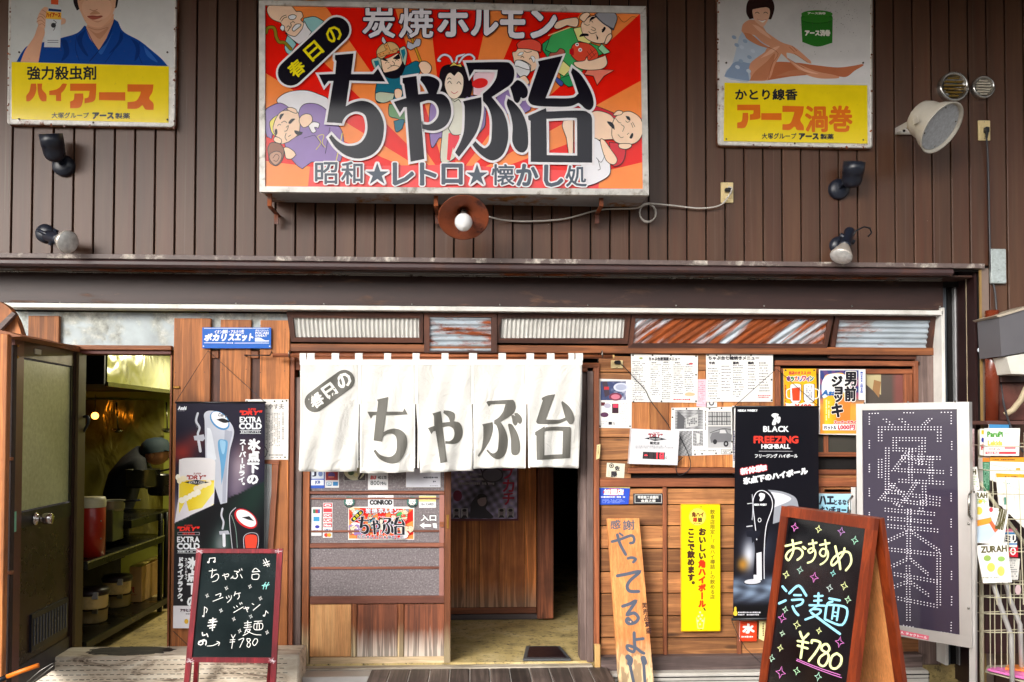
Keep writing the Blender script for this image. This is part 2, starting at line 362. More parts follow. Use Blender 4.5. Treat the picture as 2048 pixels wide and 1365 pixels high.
EPS = 2.6e-5
class Print:
    """flat print on a plane: every shape is laid on the real surface, one thin ink layer over the other"""
    def __init__(s, P0, N, tr=None):
        s.P0 = Vector(P0); s.N = Vector(N).normalized(); s.k = (s.P0 - CAM).dot(s.N); s.V = []; s.F = []; s.C = []; s.lay = 4.0; s.tr = tr
    def P(s, x, y, lay):
        if s.tr: x, y = s.tr(x, y)
        d = ray(x, y); t = s.k / (d[0] * s.N[0] + d[1] * s.N[1] + d[2] * s.N[2]); e = lay * EPS
        return (CX + d[0] * t + s.N[0] * e, CY + d[1] * t + s.N[1] * e, CZ + d[2] * t + s.N[2] * e)
    def tris(s, v2, t, col, lay=None):
        if lay is None: s.lay += 1; lay = s.lay
        o = len(s.V); s.V += [s.P(x, y, lay) for x, y in v2]; c = (*lin(col), 1.0)
        for f in t: s.F.append([i + o for i in f]); s.C.append([c] * len(f))
    def poly(s, pts, col, holes=(), lay=None):
        loops = [[Vector((p[0], p[1], 0)) for p in pts]] + [[Vector((p[0], p[1], 0)) for p in h] for h in holes]
        flat = [(p.x, p.y) for l in loops for p in l]
        s.tris(flat, tessellate_polygon(loops), col, lay)
    def rect(s, x0, y0, x1, y1, col, lay=None): s.poly([(x0, y0), (x1, y0), (x1, y1), (x0, y1)], col, lay=lay)
    def ell(s, cx, cy, rx_, ry_, col, rot=0, n=22, lay=None):
        ca, sa = math.cos(rot), math.sin(rot)
        s.poly([(cx + rx_ * math.cos(t) * ca - ry_ * math.sin(t) * sa, cy + rx_ * math.cos(t) * sa + ry_ * math.sin(t) * ca) for t in [2 * math.pi * i / n for i in range(n)]], col, lay=lay)
    def stroke(s, pts, w, col, closed=False, taper=False, lay=None):
        q = [pts[0]]
        for p in pts[1:]:
            if math.hypot(p[0] - q[-1][0], p[1] - q[-1][1]) > 0.15: q.append(p)
        if closed and len(q) > 2 and math.hypot(q[0][0] - q[-1][0], q[0][1] - q[-1][1]) < 0.15: q.pop()
        n = len(q)
        if n < 2: return
        if lay is None: s.lay += 2; lay = s.lay
        h = w / 2; L = []; R_ = []
        for i in range(n):
            a = q[i - 1] if (closed or i) else None; b = q[i]; c = q[(i + 1) % n] if (closed or i < n - 1) else None
            d = [((y[0] - x[0]) / (math.hypot(y[0] - x[0], y[1] - x[1]) or 1), (y[1] - x[1]) / (math.hypot(y[0] - x[0], y[1] - x[1]) or 1)) for x, y in ((a, b), (b, c)) if x and y]
            nx = sum(-k[1] for k in d); ny = sum(k[0] for k in d); l = math.hypot(nx, ny)
            if l < 1e-3: nx, ny, l = -d[0][1], d[0][0], 1
            nx /= l; ny /= l; m = min(1.7, 1 / max(0.3, nx * -d[0][1] + ny * d[0][0])); k = h * m
            L.append((b[0] + nx * k, b[1] + ny * k)); R_.append((b[0] - nx * k, b[1] - ny * k))
        for ph in (0, 1, 2):
            v = []; t = []
            for i in range(n if closed else n - 1):
                if i % 3 != ph: continue
                j = (i + 1) % n; o = len(v); v += [L[i], R_[i], R_[j], L[j]]; t += [(o, o + 1, o + 2), (o, o + 2, o + 3)]
            if v: s.tris(v, t, col, lay - 0.4 * ph)
        if not closed:
            js = 8 if w < 8 else 24
            for e, p in enumerate((q[0], q[-1])): s.tris([(p[0] + h * math.cos(k * 2 * math.pi / js), p[1] + h * math.sin(k * 2 * math.pi / js)) for k in range(js)], [(0, k, k + 1) for k in range(1, js - 1)], col, lay - 1.3 - 0.3 * e)
    def shape(s, pts, fill, line=(20, 16, 20), w=1.35):
        s.poly(pts, fill); s.stroke(pts, w, line, closed=True)
    def line(s, st, w=1.0, col=(20, 16, 20), x0=0, y0=0, k=1.0, taper=False): s.stroke(G(st, x0, y0, k, 's', False, 4), w, col, taper=taper)
    def sgl(s, v2, t, col, bold=0, lay=None):
        if lay is None: s.lay += 6 if bold >= 3 else 4 if bold else 1; lay = s.lay
        s.tris(v2, t, col, lay)
        if bold:
            nd = 8 if bold < 3 else 14
            for q in range(nd):
                a = 2 * math.pi * q / nd; dx, dy = bold * math.cos(a), bold * math.sin(a)
                s.tris([(x + dx, y + dy) for x, y in v2], t, col, lay - 0.34 * (q + 1))
    def layout(s, st, xs=1.0, gap=0.0, italic=0.0):
        need(st)
        v = []; t = []; x = 0.0
        for ch in st:
            if ch == ' ': x += 0.3 + gap; continue
            g = GL.get(ch)
            if not g: x += 1; continue
            cjk = ord(ch) >= 0x2600; o = len(v); off = x if cjk else x - g[2] + 0.03
            v += [(px + off + py * italic, py) for px, py in g[0]]; t += [tuple(i + o for i in f) for f in g[1]]
            x += (1.0 if cjk else g[3] - g[2] + 0.09) + gap
        return v, t
    def txt(s, st, x0, y0, x1, y1, col, bold=0, outline=None, rot=0, gap=0.0, italic=0.0, quad=None, shadow=None):
        v, t = s.layout(st, 1, gap, italic)
        if not v: return
        ax, bx = min(p[0] for p in v), max(p[0] for p in v); ay, by = min(p[1] for p in v), max(p[1] for p in v)
        bx = max(bx, ax + 1e-3); by = max(by, ay + 1e-3); out = []
        cx, cy = (x0 + x1) / 2, (y0 + y1) / 2; r = math.radians(rot); ca, sa = math.cos(r), math.sin(r)
        for p in v:
            u, w = (p[0] - ax) / (bx - ax), (by - p[1]) / (by - ay)
            if quad:
                (a, b, c, d) = quad       # tl tr br bl
                x = (a[0] * (1 - u) + b[0] * u) * (1 - w) + (d[0] * (1 - u) + c[0] * u) * w; y = (a[1] * (1 - u) + b[1] * u) * (1 - w) + (d[1] * (1 - u) + c[1] * u) * w
            else:
                x, y = x0 + (x1 - x0) * u, y0 + (y1 - y0) * w
                if rot: dx, dy = x - cx, y - cy; x, y = cx + dx * ca - dy * sa, cy + dx * sa + dy * ca
            out.append((x, y))
        if outline: s.sgl(out, t, outline[0], outline[1])
        s.sgl(out, t, col, bold)
    def vtxt(s, st, x, y0, y1, w, col, bold=0, outline=None, dx=0.0):
        """vertical writing: column centred on x (leaning by dx over its height)"""
        need(st); n = len(st); h = (y1 - y0) / n; allv = []; allt = []
        for i, ch in enumerate(st):
            g = GL.get(ch)
            if not g: continue
            cx = x + dx * (i + 0.5) / n; cy = y0 + (i + 0.5) * h; gx, gy = (g[2] + g[3]) / 2, (g[4] + g[5]) / 2; k = 0.98
            if ord(ch) >= 0x3000 and ch not in '、。っゃゅょッャ': gx, gy = 0.5, 0.38
            o = len(allv)
            for px, py in g[0]:
                a, b = px - gx, py - gy
                if ch in 'ー―': a, b = b, -a
                if ch in '、。': a += 0.3; b += 0.3
                allv.append((cx + a * w * k, cy - b * h * k))
            allt += [tuple(q + o for q in f) for f in g[1]]
        if outline: s.sgl(allv, allt, outline[0], outline[1])
        s.sgl(allv, allt, col, bold)
    def grid(s, x0, y0, x1, y1, nx, ny, fn, lay=None, quad=None):
        """printed picture: fn(u, v) -> sRGB"""
        if lay is None: s.lay += 1; lay = s.lay
        o = len(s.V); cs = []
        for j in range(ny + 1):
            for i in range(nx + 1):
                u, v = i / nx, j / ny
                if quad:
                    a, b, c, d = quad; x = (a[0] * (1 - u) + b[0] * u) * (1 - v) + (d[0] * (1 - u) + c[0] * u) * v; y = (a[1] * (1 - u) + b[1] * u) * (1 - v) + (d[1] * (1 - u) + c[1] * u) * v
                else: x, y = x0 + (x1 - x0) * u, y0 + (y1 - y0) * v
                s.V.append(s.P(x, y, lay)); cs.append((*lin([max(0, min(255, q)) for q in fn(u, v)]), 1.0))
        w = nx + 1
        for j in range(ny):
            for i in range(nx):
                q = [j * w + i, j * w + i + 1, (j + 1) * w + i + 1, (j + 1) * w + i]; s.F.append([o + k for k in q]); s.C.append([cs[k] for k in q])
    def bits(s, x0, y0, x1, y1, rows, col, h=1.2, seed=1, fill=0.8, vert=False, lay=None):
        h *= 1.25
        """rows of fine print too small to read"""
        R = random.Random(seed); v = []; t = []
        for r in range(rows):
            if vert:
                x = x0 + (x1 - x0) * (r + 0.5) / rows; y = y0; end = y0 + (y1 - y0) * (0.75 + 0.25 * R.random())
                while y < end:
                    L = R.uniform(1.2, 3.2)
                    if R.random() < fill: o = len(v); w = h * R.uniform(0.6, 1); v += [(x - w / 2, y), (x + w / 2, y), (x + w / 2, y + L), (x - w / 2, y + L)]; t += [(o, o + 1, o + 2), (o, o + 2, o + 3)]
                    y += L + 0.8
            else:
                y = y0 + (y1 - y0) * (r + 0.5) / rows; x = x0; end = x0 + (x1 - x0) * (0.7 + 0.3 * R.random())
                while x < end:
                    L = R.uniform(1.2, 3.2)
                    if R.random() < fill: o = len(v); w = h * R.uniform(0.6, 1); v += [(x, y - w / 2), (x + L, y - w / 2), (x + L, y + w / 2), (x, y + w / 2)]; t += [(o, o + 1, o + 2), (o, o + 2, o + 3)]
                    x += L + 0.8
        if v: s.tris(v, t, col, lay)
    def build(s, parent, name='print', mat=None, cloth=None, label=None):
        if cloth:
            bm = bmesh.new(); vv = [bm.verts.new(p) for p in s.V]
            cl = bm.loops.layers.float_color.new('Col')
            for f, c in zip(s.F, s.C):
                try: ff = bm.faces.new([vv[i] for i in f])
                except ValueError: continue
                for l, q in zip(ff.loops, c): l[cl] = q
            for co, no in cloth['cuts']: bmesh.ops.bisect_plane(bm, geom=bm.verts[:] + bm.edges[:] + bm.faces[:], plane_co=co, plane_no=no)
            for v in bm.verts: v.co.y += cloth['fn'](v.co.x, v.co.z)
            me = bpy.data.meshes.new(name); bm.to_mesh(me); bm.free()
            c = sum((v.co for v in me.vertices), Vector()) / len(me.vertices)
            for v in me.vertices: v.co -= c
            me.materials.append(mat); o = bpy.data.objects.new(name, me); sc.collection.objects.link(o); o.location = c; WORLD[o.name] = c.copy()
        else:
            o = link_mesh(name, s.V, s.F, mat)
            a = o.data.color_attributes.new('Col', 'FLOAT_COLOR', 'CORNER')
            a.data.foreach_set('color', [q for f in s.C for c in f for q in c])
        if parent is not None: PAR[o.name] = parent
        if label: o['label'] = label
        return o
def PY(Y, tr=None): return Print((0, Y, 0), (0, -1, 0), tr)
def sparkle(p, cx, cy, r, col, w=0.9, rot=0.1):
    pts = []
    for i in range(8):
        a = rot + i * math.pi / 4; q = r if i % 2 == 0 else r * 0.38; pts.append((cx + q * math.sin(a) * 0.8, cy - q * math.cos(a)))
    p.stroke(pts, w, col, closed=True)

# ================================================================ large structure
YB, YW = 0.20, 0.30
WOOD = dict(rough=0.55)
w_or = wood('orange_plank', (198, 122, 62), (98, 54, 26), 'z')
w_orx = wood('orange_plank_level', (182, 110, 62), (94, 52, 28), 'x')
w_dk = wood('dark_stained_wood', (104, 60, 42), (48, 26, 20), 'x', vary=0.2)
w_dkz = wood('dark_stained_upright', (104, 60, 42), (48, 26, 20), 'z', vary=0.2)
w_grey = wood('grey_weathered_post', (150, 128, 120), (84, 66, 62), 'z', knots=False, vary=0.15)
w_greyx = wood('grey_weathered_beam', (142, 122, 116), (72, 58, 56), 'x', vary=0.15)
w_brz = wood('brown_lath', (170, 100, 62), (100, 54, 34), 'z', knots=False, vary=0.15)
w_brx = wood('brown_rail', (176, 104, 64), (104, 56, 36), 'x', knots=False, vary=0.15)
black = plain('black_plastic', (20, 22, 28), 0.38, spec=0.5)
dkvoid = plain('dark_backing', (16, 11, 10), 0.9)
alu = plain('aluminium', (196, 193, 190), 0.35, 0.4, scale=3, vary=0.1)
steel = plain('worn_steel', (150, 148, 142), 0.28, 0.85, scale=4, vary=0.2)
cream = plain('cream_plastic', (226, 204, 150), 0.45)
whitep = plain('white_painted_metal', (226, 224, 218), 0.4, dirt=(150, 140, 120), dirtamt=0.5)
lintel_m = rusty('brown_painted_steel', (54, 32, 27), (98, 72, 58), 0.37, metal=0.0, scale=2.2, stretch=(1, 1, 5), gloss_base=0.45)
galv = rusty('galvanised_zinc', (150, 158, 160), (196, 198, 190), 0.45, metal=0.35, scale=5, gloss_base=0.45)
paper = plain('paper', (236, 232, 226), 0.7, vary=0.04)
inkm = ink('ink_matt', 0.6); inkg = ink('ink_gloss', 0.35, 0.2); inkv = ink('ink_gloss_vinyl', 0.10, 0.0); inkb = ink('ink_banner', 0.3, 0.35); inke = ink('ink_enamel', 0.14, 0.0, 0.25, (120, 92, 60))
chalkm = ink('ink_chalk', 0.9)

# street and floors
m = MB(); m.box(-30, 30, -30, 0.10, -0.3, 0.0); struct('street', m, plain('paving', (120, 114, 106), 0.85, scale=8, vary=0.25, bump=0.2, dirt=(80, 74, 66)))
N_ = NT('stained_concrete'); v_ = N_.coords((1, 1, 1), rnd=False); n_ = N_.noise(v_, 3.0, 8, 0.7); n2_ = N_.noise(v_, 26, 6, 0.75)
c_ = N_.ramp(n_, [(0.3, lin((120, 106, 72))), (0.5, lin((196, 172, 112))), (0.75, lin((222, 204, 156)))])
c_ = N_.mix(c_, lin((30, 24, 20)), N_.ramp(n2_, [(0.54, (0, 0, 0)), (0.66, (0.85,) * 3)]))
N_.col(c_); N_.set(Roughness=0.75); N_.bump(n2_, 0.4, 0.004); concrete = N_.m
m = MB(); m.box(-3.6, 3.3, 0.30, 4.2, -0.3, 0.135); struct('shop_floor', m, concrete)
# upper wall: vertical siding boards
sid = siding_mat()
uw = thing('upper_wall', 'brown vertical metal siding above the shopfront', 'wall')
xa, xb = W(389.3, 490).x, W(1978, 490).x
nb = 41; pitch = (xb - xa) / nb
x_first = xa - 12 * pitch; ztop, zrail = 4.45, (W(1000, 521).z)
proto = None
for i in range(56):
    xc = x_first + (i + 0.5) * pitch; 
    if xc > W(1970, 600).x: 
        m = MB().box(xc - pitch / 2 + 0.0045, xc + pitch / 2 - 0.0045, 0.0, 0.02, 0.0, ztop, 0.003); part(uw, 'board', m, sid); continue
    if proto is None:
        m = MB().box(xc - pitch / 2 + 0.0045, xc + pitch / 2 - 0.0045, 0.0, 0.02, zrail, ztop, 0.003); proto = part(uw, 'board', m, sid); wz = WORLD[proto.name].z
    else: again(uw, proto, (xc, 0.01, wz))
part(uw, 'backing', MB().box(-4, 4.2, 0.018, 0.10, zrail - 0.02, ztop), dkvoid)
part(uw, 'backing', MB().box(W(1963, 700).x + .003, 4.2, 0.021, 0.10, 0, zrail), dkvoid)
# the arcade-like canopy above (out of frame) that shades the top of the wall
m = MB(); m.prism([(-9, 0.05, 4.62), (-9, -3.1, 4.42), (-9, -3.1, 4.52), (-9, 0.05, 4.74)], (18, 0, 0)); solo('canopy', m, plain('canopy_paint', (150, 134, 118), .7), 'brown canopy roof over the pavement above the siding', 'canopy')
# lintel: flashing, lip, track, beam, white trim
lt = thing('shutter_lintel', 'dark brown steel shutter box running across the shop under the siding', 'lintel')
xr = W(1950, 530).x; xl = -4.0
def xbeam(y0, y1, Y, th, x0=xl, x1=None, c=0.002): 
    return MB().box(x0, x1 if x1 else xr, Y, Y + th, W(1000, y1, Y).z, W(1000, y0, Y).z, c)
flash = rusty('flashing', (108, 92, 88), (190, 180, 170), 0.42, metal=0.0, scale=9, gloss_base=0.5)
part(lt, 'flashing', xbeam(517, 526.5, -0.035, 0.055, x1=W(1963, 530).x), flash)
part(lt, 'lip', xbeam(527, 541, -0.03, 0.06, x1=W(1905, 530).x, c=0.012), plain('lip_brown', (72, 52, 52), 0.4, vary=0.2, dirt=(120, 70, 40)))
part(lt, 'soffit', MB().box(xl, xr, 0.031, YB, W(1000, 541.5, -0.03).z, W(1000, 538, -0.03).z), plain('soffit_rust', (60, 34, 24), 0.8, vary=0.4))
part(lt, 'track', xbeam(545.5, 550, 0.06, 0.03, x1=W(1885, 550, .06).x, c=0.003), rusty('track_steel', (112, 108, 106), (128, 66, 30), 0.46, metal=0.4, scale=1.4))
part(lt, 'track', xbeam(551.5, 553.5, 0.1, 0.03, x1=W(1885, 550, .1).x, c=0.002), steel)
part(lt, 'beam', MB().box(xl, W(1886, 600, YB).x, YB, YB + 0.16, W(1000, 613, YB).z, W(1000, 540, YB).z), lintel_m)
part(lt, 'trim', MB().box(W(8, 618, .18).x, W(1885, 618, .18).x, 0.17, 0.29, W(1000, 623, .17).z, W(1000, 614, .17).z, 0.002), whitep)
for i in range(11):
    p = W(120 + i * 176, 606 + i * 0.8, YB); m = MB().ball((p.x, YB - 0.001, p.z), 0.006, 8); part(lt, 'screw', m, steel)
# shutter side jamb on the right
jb = thing('shutter_jamb', 'deep brown jamb with pale guide rail at the right end of the shopfront', 'jamb')
zt = W(1900, 536).z
xo = W(1963, 700).x
part(jb, 'face', MB().box(xo + .001, W(1978, 700).x, -0.006, 0.018, 0, zt - 0.002), plain('jamb_face', (124, 106, 96), 0.45, vary=0.15))
part(jb, 'cheek', MB().box(xo - 0.02, xo - 0.005, 0.0335, 0.30, 0, zt + 0.03), plain('jamb_brown', (46, 28, 28), 0.35, vary=0.2))
part(jb, 'edge_strip', MB().box(xo - 0.0215, xo - 0.0205, 0.12, 0.126, 0, zt - 0.04), plain('strip_cream', (196, 180, 150), 0.5))
part(jb, 'corner_bead', MB().box(xo - 0.011, xo + .0005, -0.010, 0.0015, 0, zt - 0.01), plain('bead_yellow', (150, 120, 70), 0.5))
Yg = 0.24
g0, g1 = W(1912, 800, Yg).x, W(1920, 800, Yg).x
part(jb, 'guide_rail', MB().box(g0, g1, Yg, Yg + 0.06, 0.1, W(1900, 548, Yg).z, 0.002), plain('rail_grey', (178, 178, 180), 0.35, 0.3))
part(jb, 'guide_channel', MB().box(W(1897, 800, .27).x, g0 - 0.002, 0.27, 0.33, 0.1, W(1900, 556, .27).z), dkvoid)
part(jb, 'guide_rail', MB().box(W(1888, 800, .25).x, W(1896, 800, .25).x, 0.255, 0.32, 0.1, W(1900, 560, .25).z, 0.002), plain('rail_blue_grey', (92, 100, 108), 0.4, 0.3))
part(jb, 'side_trim', MB().box(W(1880, 800, .2).x, W(1886.5, 800, .2).x, 0.17, 0.30, 0.12, W(1900, 617, .2).z, 0.002), whitep)
part(jb, 'inner_cheek', MB().box(g1 + 0.002, xo - 0.021, 0.26, 0.28, 0.05, zt - 0.03), plain('jamb_brown', (46, 28, 28)))
part(jb, 'backing', MB().box(W(1880, 800, .3).x, xo + .02, 0.332, 0.36, 0.0, zt + .15), dkvoid)
part(jb, 'head_cover', MB().box(W(1903, 540).x, xo - .004, 0.004, 0.032, zt - .02, zrail + .01), dkvoid)
part(jb, 'head_cover', MB().box(W(1890, 540, .03).x, xo - .0215, 0.205, 0.33, zt - .08, zt + .1), dkvoid)
m = MB().ball((W(1959, 701).x, -0.012, W(1959, 701).z), 0.022, 16, (1, 0.15, 0.7)); solo('oval_badge', m, plain('badge', (214, 222, 230), 0.3), 'small pale oval sticker on the brown jamb beside the shopfront', 'sticker')

# zinc sheet and reddish board above the kitchen door
Yz = 0.29
m = pxbox(20, 626, 582, 700, Yz, 0.01, 0); solo('zinc_sheet', m, galv, 'mottled galvanised zinc sheet under the white trim at the left', 'metal sheet')
solo('short_board', pxbox(56, 632, 118, 692, 0.262, 0.025), w_or, 'short square orange board with a knot nailed on the zinc sheet', 'board')
kd = thing('kitchen_door_frame', 'wooden frame around the open kitchen doorway', 'door frame')
part(kd, 'head', pxbox(118, 691, 342, 700, 0.255, 0.08), w_orx)
part(kd, 'head', pxbox(130, 700.5, 342, 709, 0.275, 0.1), plain('red_brown_paint', (92, 38, 26), 0.5))
part(kd, 'post', MB().box(W(150, 900, .24).x, W(155.5, 900, .24).x, 0.24, 0.34, 0.15, W(150, 705, .24).z), plain('post_olive', (88, 70, 40), 0.5))
part(kd, 'post', MB().box(W(342, 900, .29).x - 0.01, W(342, 900, .29).x, 0.29, 0.42, 0.15, W(150, 705, .24).z), w_brz)

# planks between kitchen door and entrance
lp = thing('plank_wall', 'wall of tall orange planks with gaps left of the entrance', 'wall')
for (a, b, y0, y1, Y) in ((344, 418, 637, 1311, 0.262), (437.5, 499, 640, 1312, 0.270), (517.5, 577, 641, 1312, 0.262)):
    part(lp, 'plank', pxbox(a, y0, b, y1, Y, 0.022, 0.003), w_or)
wd2 = wood('recessed_plank', (120, 78, 62), (62, 36, 30), 'z')
for a, b in ((416, 440), (497, 520)): part(lp, 'plank', pxbox(a, 700, b, 1308, 0.287, 0.01), wd2)
for a, b in ((419, 437), (500, 517)): part(lp, 'batten', pxbox(a, 702, b, 717, 0.275, 0.012), w_orx)
# metal strip with wooden frame behind banner
part(lp, 'corrugated_strip', MB().sheet(lambda u, v: (W(525 + 18 * u, 925, .25).x, 0.255 + 0.004 * math.sin(u * 22), W(530, 925 + 190 * v, .25).z), 24, 1), plain('zinc_light', (196, 200, 200), 0.4, 0.3))
part(lp, 'frame_batten', pxpoly([(528, 921), (558, 921), (558, 928), (528, 928)], 0.245, 0.012), w_brx)
part(lp, 'frame_batten', pxpoly([(546, 929), (557, 929), (546, 1100), (535, 1100)], 0.245, 0.012), w_brz)
m = MB(); p0, p1 = W(489, 711, .22), W(540, 711, .22); m.tube([p0 + Vector((0, .05, 0)), p0, p1, p1 + Vector((0, .05, .03))], 0.004, 6); solo('iron_hook', m, black, 'thin dark iron bar below the blue drink sign', 'bar')
m = MB(); p = W(353, 775, .255); m.box(p.x - .02, p.x + .02, .25, .262, p.z - .008, p.z + .008, .003); solo('door_latch', m, plain('brass', (190, 140, 70), .35, .8), 'small brass latch on the orange plank beside the kitchen doorway', 'latch')

# entrance posts, lower beams
en = thing('entrance_doorway', 'weathered wooden frame of the shop entrance', 'door frame')
part(en, 'post', pxbox(577.5, 712, 587, 1310, 0.27, 0.1), w_brz)
part(en, 'post', pxbox(588, 755, 603, 1312, 0.29, 0.1), w_grey)
part(en, 'post', pxbox(1161, 745, 1173, 1332, 0.32, 0.14), w_grey)
part(en, 'post', pxbox(1174, 735, 1187, 1325, 0.285, 0.12), w_grey)
part(en, 'post', pxbox(1188, 735, 1199, 1290, 0.272, 0.1), w_brz)
part(en, 'head', pxbox(584, 700, 1160, 724, 0.30, 0.1), w_brx)
part(en, 'head', pxbox(578, 724.5, 1200, 742, 0.285, 0.12), w_brx)
part(en, 'head', pxbox(604, 742.5, 1160, 758, 0.31, 0.14), w_dk)
part(en, 'rail', pxbox(578, 692, 1870, 707, 0.27, 0.05), w_orx)
sill_m = wood('bleached_sill', (214, 204, 184), (110, 98, 86), 'x', knots=False)
part(en, 'sill', pxbox(604, 1335, 1186, 1347, 0.24, 0.1), sill_m)
part(en, 'sill_rail', pxbox(880, 1326, 1172, 1333, 0.30, 0.05), alu)
struct('drain_edge', pxbox(604, 1354, 750, 1380, 0.10, 0.14), alu)
struct('step_edge', pxbox(1198, 1345.5, 1860, 1400, 0.16, 0.1, 0.01), plain('pale_step', (196, 192, 184), 0.5, dirt=(110, 100, 90), scale=3))
struct('step_groove', pxbox(1198, 1352, 1860, 1354, 0.157, 0.01, 0), dkvoid)
struct('step_groove', pxbox(1198, 1360, 1860, 1361, 0.157, 0.01, 0), dkvoid)

# incised sleeper in front of kitchen door
N_ = NT('incised_timber'); v_ = N_.coords((2, 9, 9)); n_ = N_.noise(v_, 2, 7, 0.7, 0.8)
c_ = N_.ramp(n_, [(0.34, lin((104, 84, 70))), (0.46, lin((206, 190, 168))), (0.7, lin((236, 228, 212)))])
N_.col(c_); N_.set(Roughness=0.8); N_.bump(n_, 0.5, 0.004); sleeper = N_.m
sl = thing('timber_sleeper', 'pale incised timber beam lying before the kitchen doorway', 'beam')
a, b = W(20, 1316, 0.0), W(598, 1316, 0.0)
part(sl, 'timber', MB().box(-4.1, b.x, 0.0, 0.24, 0.0, a.z, 0.01), sleeper)
m = MB(); R = random.Random(3); zt_ = a.z
for r in range(7):
    z = zt_ - 0.022 - r * 0.027
    for k in range(56):
        x = -3.2 + k * 0.038 + (r % 2) * 0.02
        if x < b.x - 0.03 and z > 0.01: m.box(x, x + 0.02 + R.random() * .008, -0.0012, 0.001, z - 0.0015, z + 0.0015)
part(sl, 'incision', m, dkvoid, kind='stuff')
N_ = NT('soot'); n_ = N_.noise(N_.coords((3, 9, 9)), 4, 6, .75); N_.col(N_.ramp(n_, [(.35, lin((22, 20, 22))), (.62, lin((70, 62, 56)))])); N_.set(Roughness=.7)
m = MB(); xa_, xb_ = W(165, 1310, .06).x, W(335, 1310, .06).x; m.prism([(xa_ + (xb_ - xa_) * (.5 - .5 * math.cos(t)) + R.uniform(-.03, .03), .13 + .1 * math.sin(t) + R.uniform(-.012, .012), zt_ + .0005) for t in [k / 60 * 6.283 for k in range(60)]], (0, 0, .0015))
part(sl, 'black_stain', m, N_.m)

# boardwalk at the entrance
bw = thing('boardwalk', 'slatted grey wooden duckboard on the ground at the entrance', 'duckboard')
P_l = [WZ(x, 1338.5, 0.105) for x in (738, 1212)]
ys0 = 0.235; n = 12
xs_ = [W(742 + (1216 - 742) * i / n, 1342, ys0).x for i in range(n + 1)]
for i in range(n):
    m = MB().box(xs_[i] + .003, xs_[i + 1] - .003, -0.7, ys0, 0.075, 0.115, .004); part(bw, 'slat', m, wood('duckboard_wood', (120, 106, 98), (48, 40, 38), 'y', knots=False, vary=0.4))
part(bw, 'bearer', MB().box(xs_[0], xs_[-1], -0.6, -0.52, 0, 0.073), w_greyx); part(bw, 'bearer', MB().box(xs_[0], xs_[-1], 0.1, 0.18, 0, 0.073), w_greyx)
m = MB()
for i in range(1, n): m.box(xs_[i] - .0028, xs_[i] + .0028, -0.69, ys0 - .01, 0.08, 0.108)
part(bw, 'spacer', m, plain('spacer_white', (206, 202, 196), .5), kind='stuff')

# wooden shop wall on the right
rw = thing('wooden_shop_wall', 'horizontal orange-brown boards and laths of the shopfront right of the entrance', 'wall')
wl = wood('wall_board', (208, 144, 88), (120, 72, 42), 'x', vary=.42)
ys_ = [712, 756, 832, 880, 922, 965]
for (x0, x1, yy) in ((1198, 1262, [712, 745, 790, 876, 921, 960]), (1262, 1476, [706, 742, 0]), (1634, 1736, [944, 965, 1000, 1040, 1083])):
    for y0, y1 in zip(yy[:-1], yy[1:]):
        if y1: part(rw, 'board', pxbox(x0, y0 + .8, x1, y1 - .8, YW, 0.02, .003), wl)
# vertical fresh board panel behind the notices
wv = wood('notice_board_plank', (212, 142, 80), (160, 94, 50), 'z', knots=False)
xs2 = [1262, 1300, 1338, 1378, 1412, 1446, 1476, 1520, 1560]
for x0, x1 in zip(xs2[:-1], xs2[1:]): part(rw, 'board', pxbox(x0 + .5, 742, x1 - .5, 935, YW, 0.02, .002), wv)
part(rw, 'ledge', pxbox(1256, 936, 1476, 947, 0.27, .06), w_brx)
part(rw, 'rail', pxbox(1199, 957, 1740, 974, 0.28, .05), w_brx)
lowy = [977, 1010, 1052, 1098, 1144, 1187, 1232, 1276, 1314]
for (x0, x1) in ((1202, 1326), (1335, 1474), (1483, 1640), (1648, 1860)):
    for k, (y0, y1) in enumerate(zip(lowy[:-1], lowy[1:])): part(rw, 'board', pxbox(x0, y0 + 1, x1, y1 - 1, YW, 0.02, .003), wl)
for x0, x1 in ((1326.5, 1334.5), (1474.5, 1482.5), (1640.5, 1647.5)): part(rw, 'lath', pxbox(x0, 975, x1, 1311, 0.285, .03), w_brz)
part(rw, 'base_beam', pxbox(1201, 1312, 1846, 1344, 0.235, .1, .006), w_greyx)
part(rw, 'backing', pxbox(1196, 700, 1882, 1340, 0.322, .03, 0), dkvoid)
part(rw, 'end_board', pxbox(1838, 712, 1879, 1330, 0.275, .03), w_grey)
part(rw, 'peg', pxbox(1190, 1290, 1201, 1345, 0.23, .03), plain('raw_wood', (200, 160, 100), .6))
for y0, y1 in ((940, 950), (985, 996)): part(rw, 'rail', pxbox(1636, y0, 1740, y1, 0.285, .02), w_brx)

m = MB(); R = random.Random(11)
for x in (1204, 1322, 1338, 1471, 1486, 1636, 1651):
    for k in range(8):
        for dy in (10, 34): q = W(x + R.uniform(-1, 1), 977 + k * 43 + dy, YW); m.lathe([(.0028, -.0008), (0, -.0012)], q, (0, 1, 0), 6)
for x in (352, 410, 444, 492, 523, 571):
    for y in (655, 742, 905, 1120, 1290): q = W(x + R.uniform(-2, 2), y + R.uniform(-4, 4), .26); m.lathe([(.003, -.0006), (0, -.0012)], q, (0, 1, 0), 6)
part(rw, 'nail_head', m, plain('nail_dark', (70, 56, 50), .5), kind='stuff')
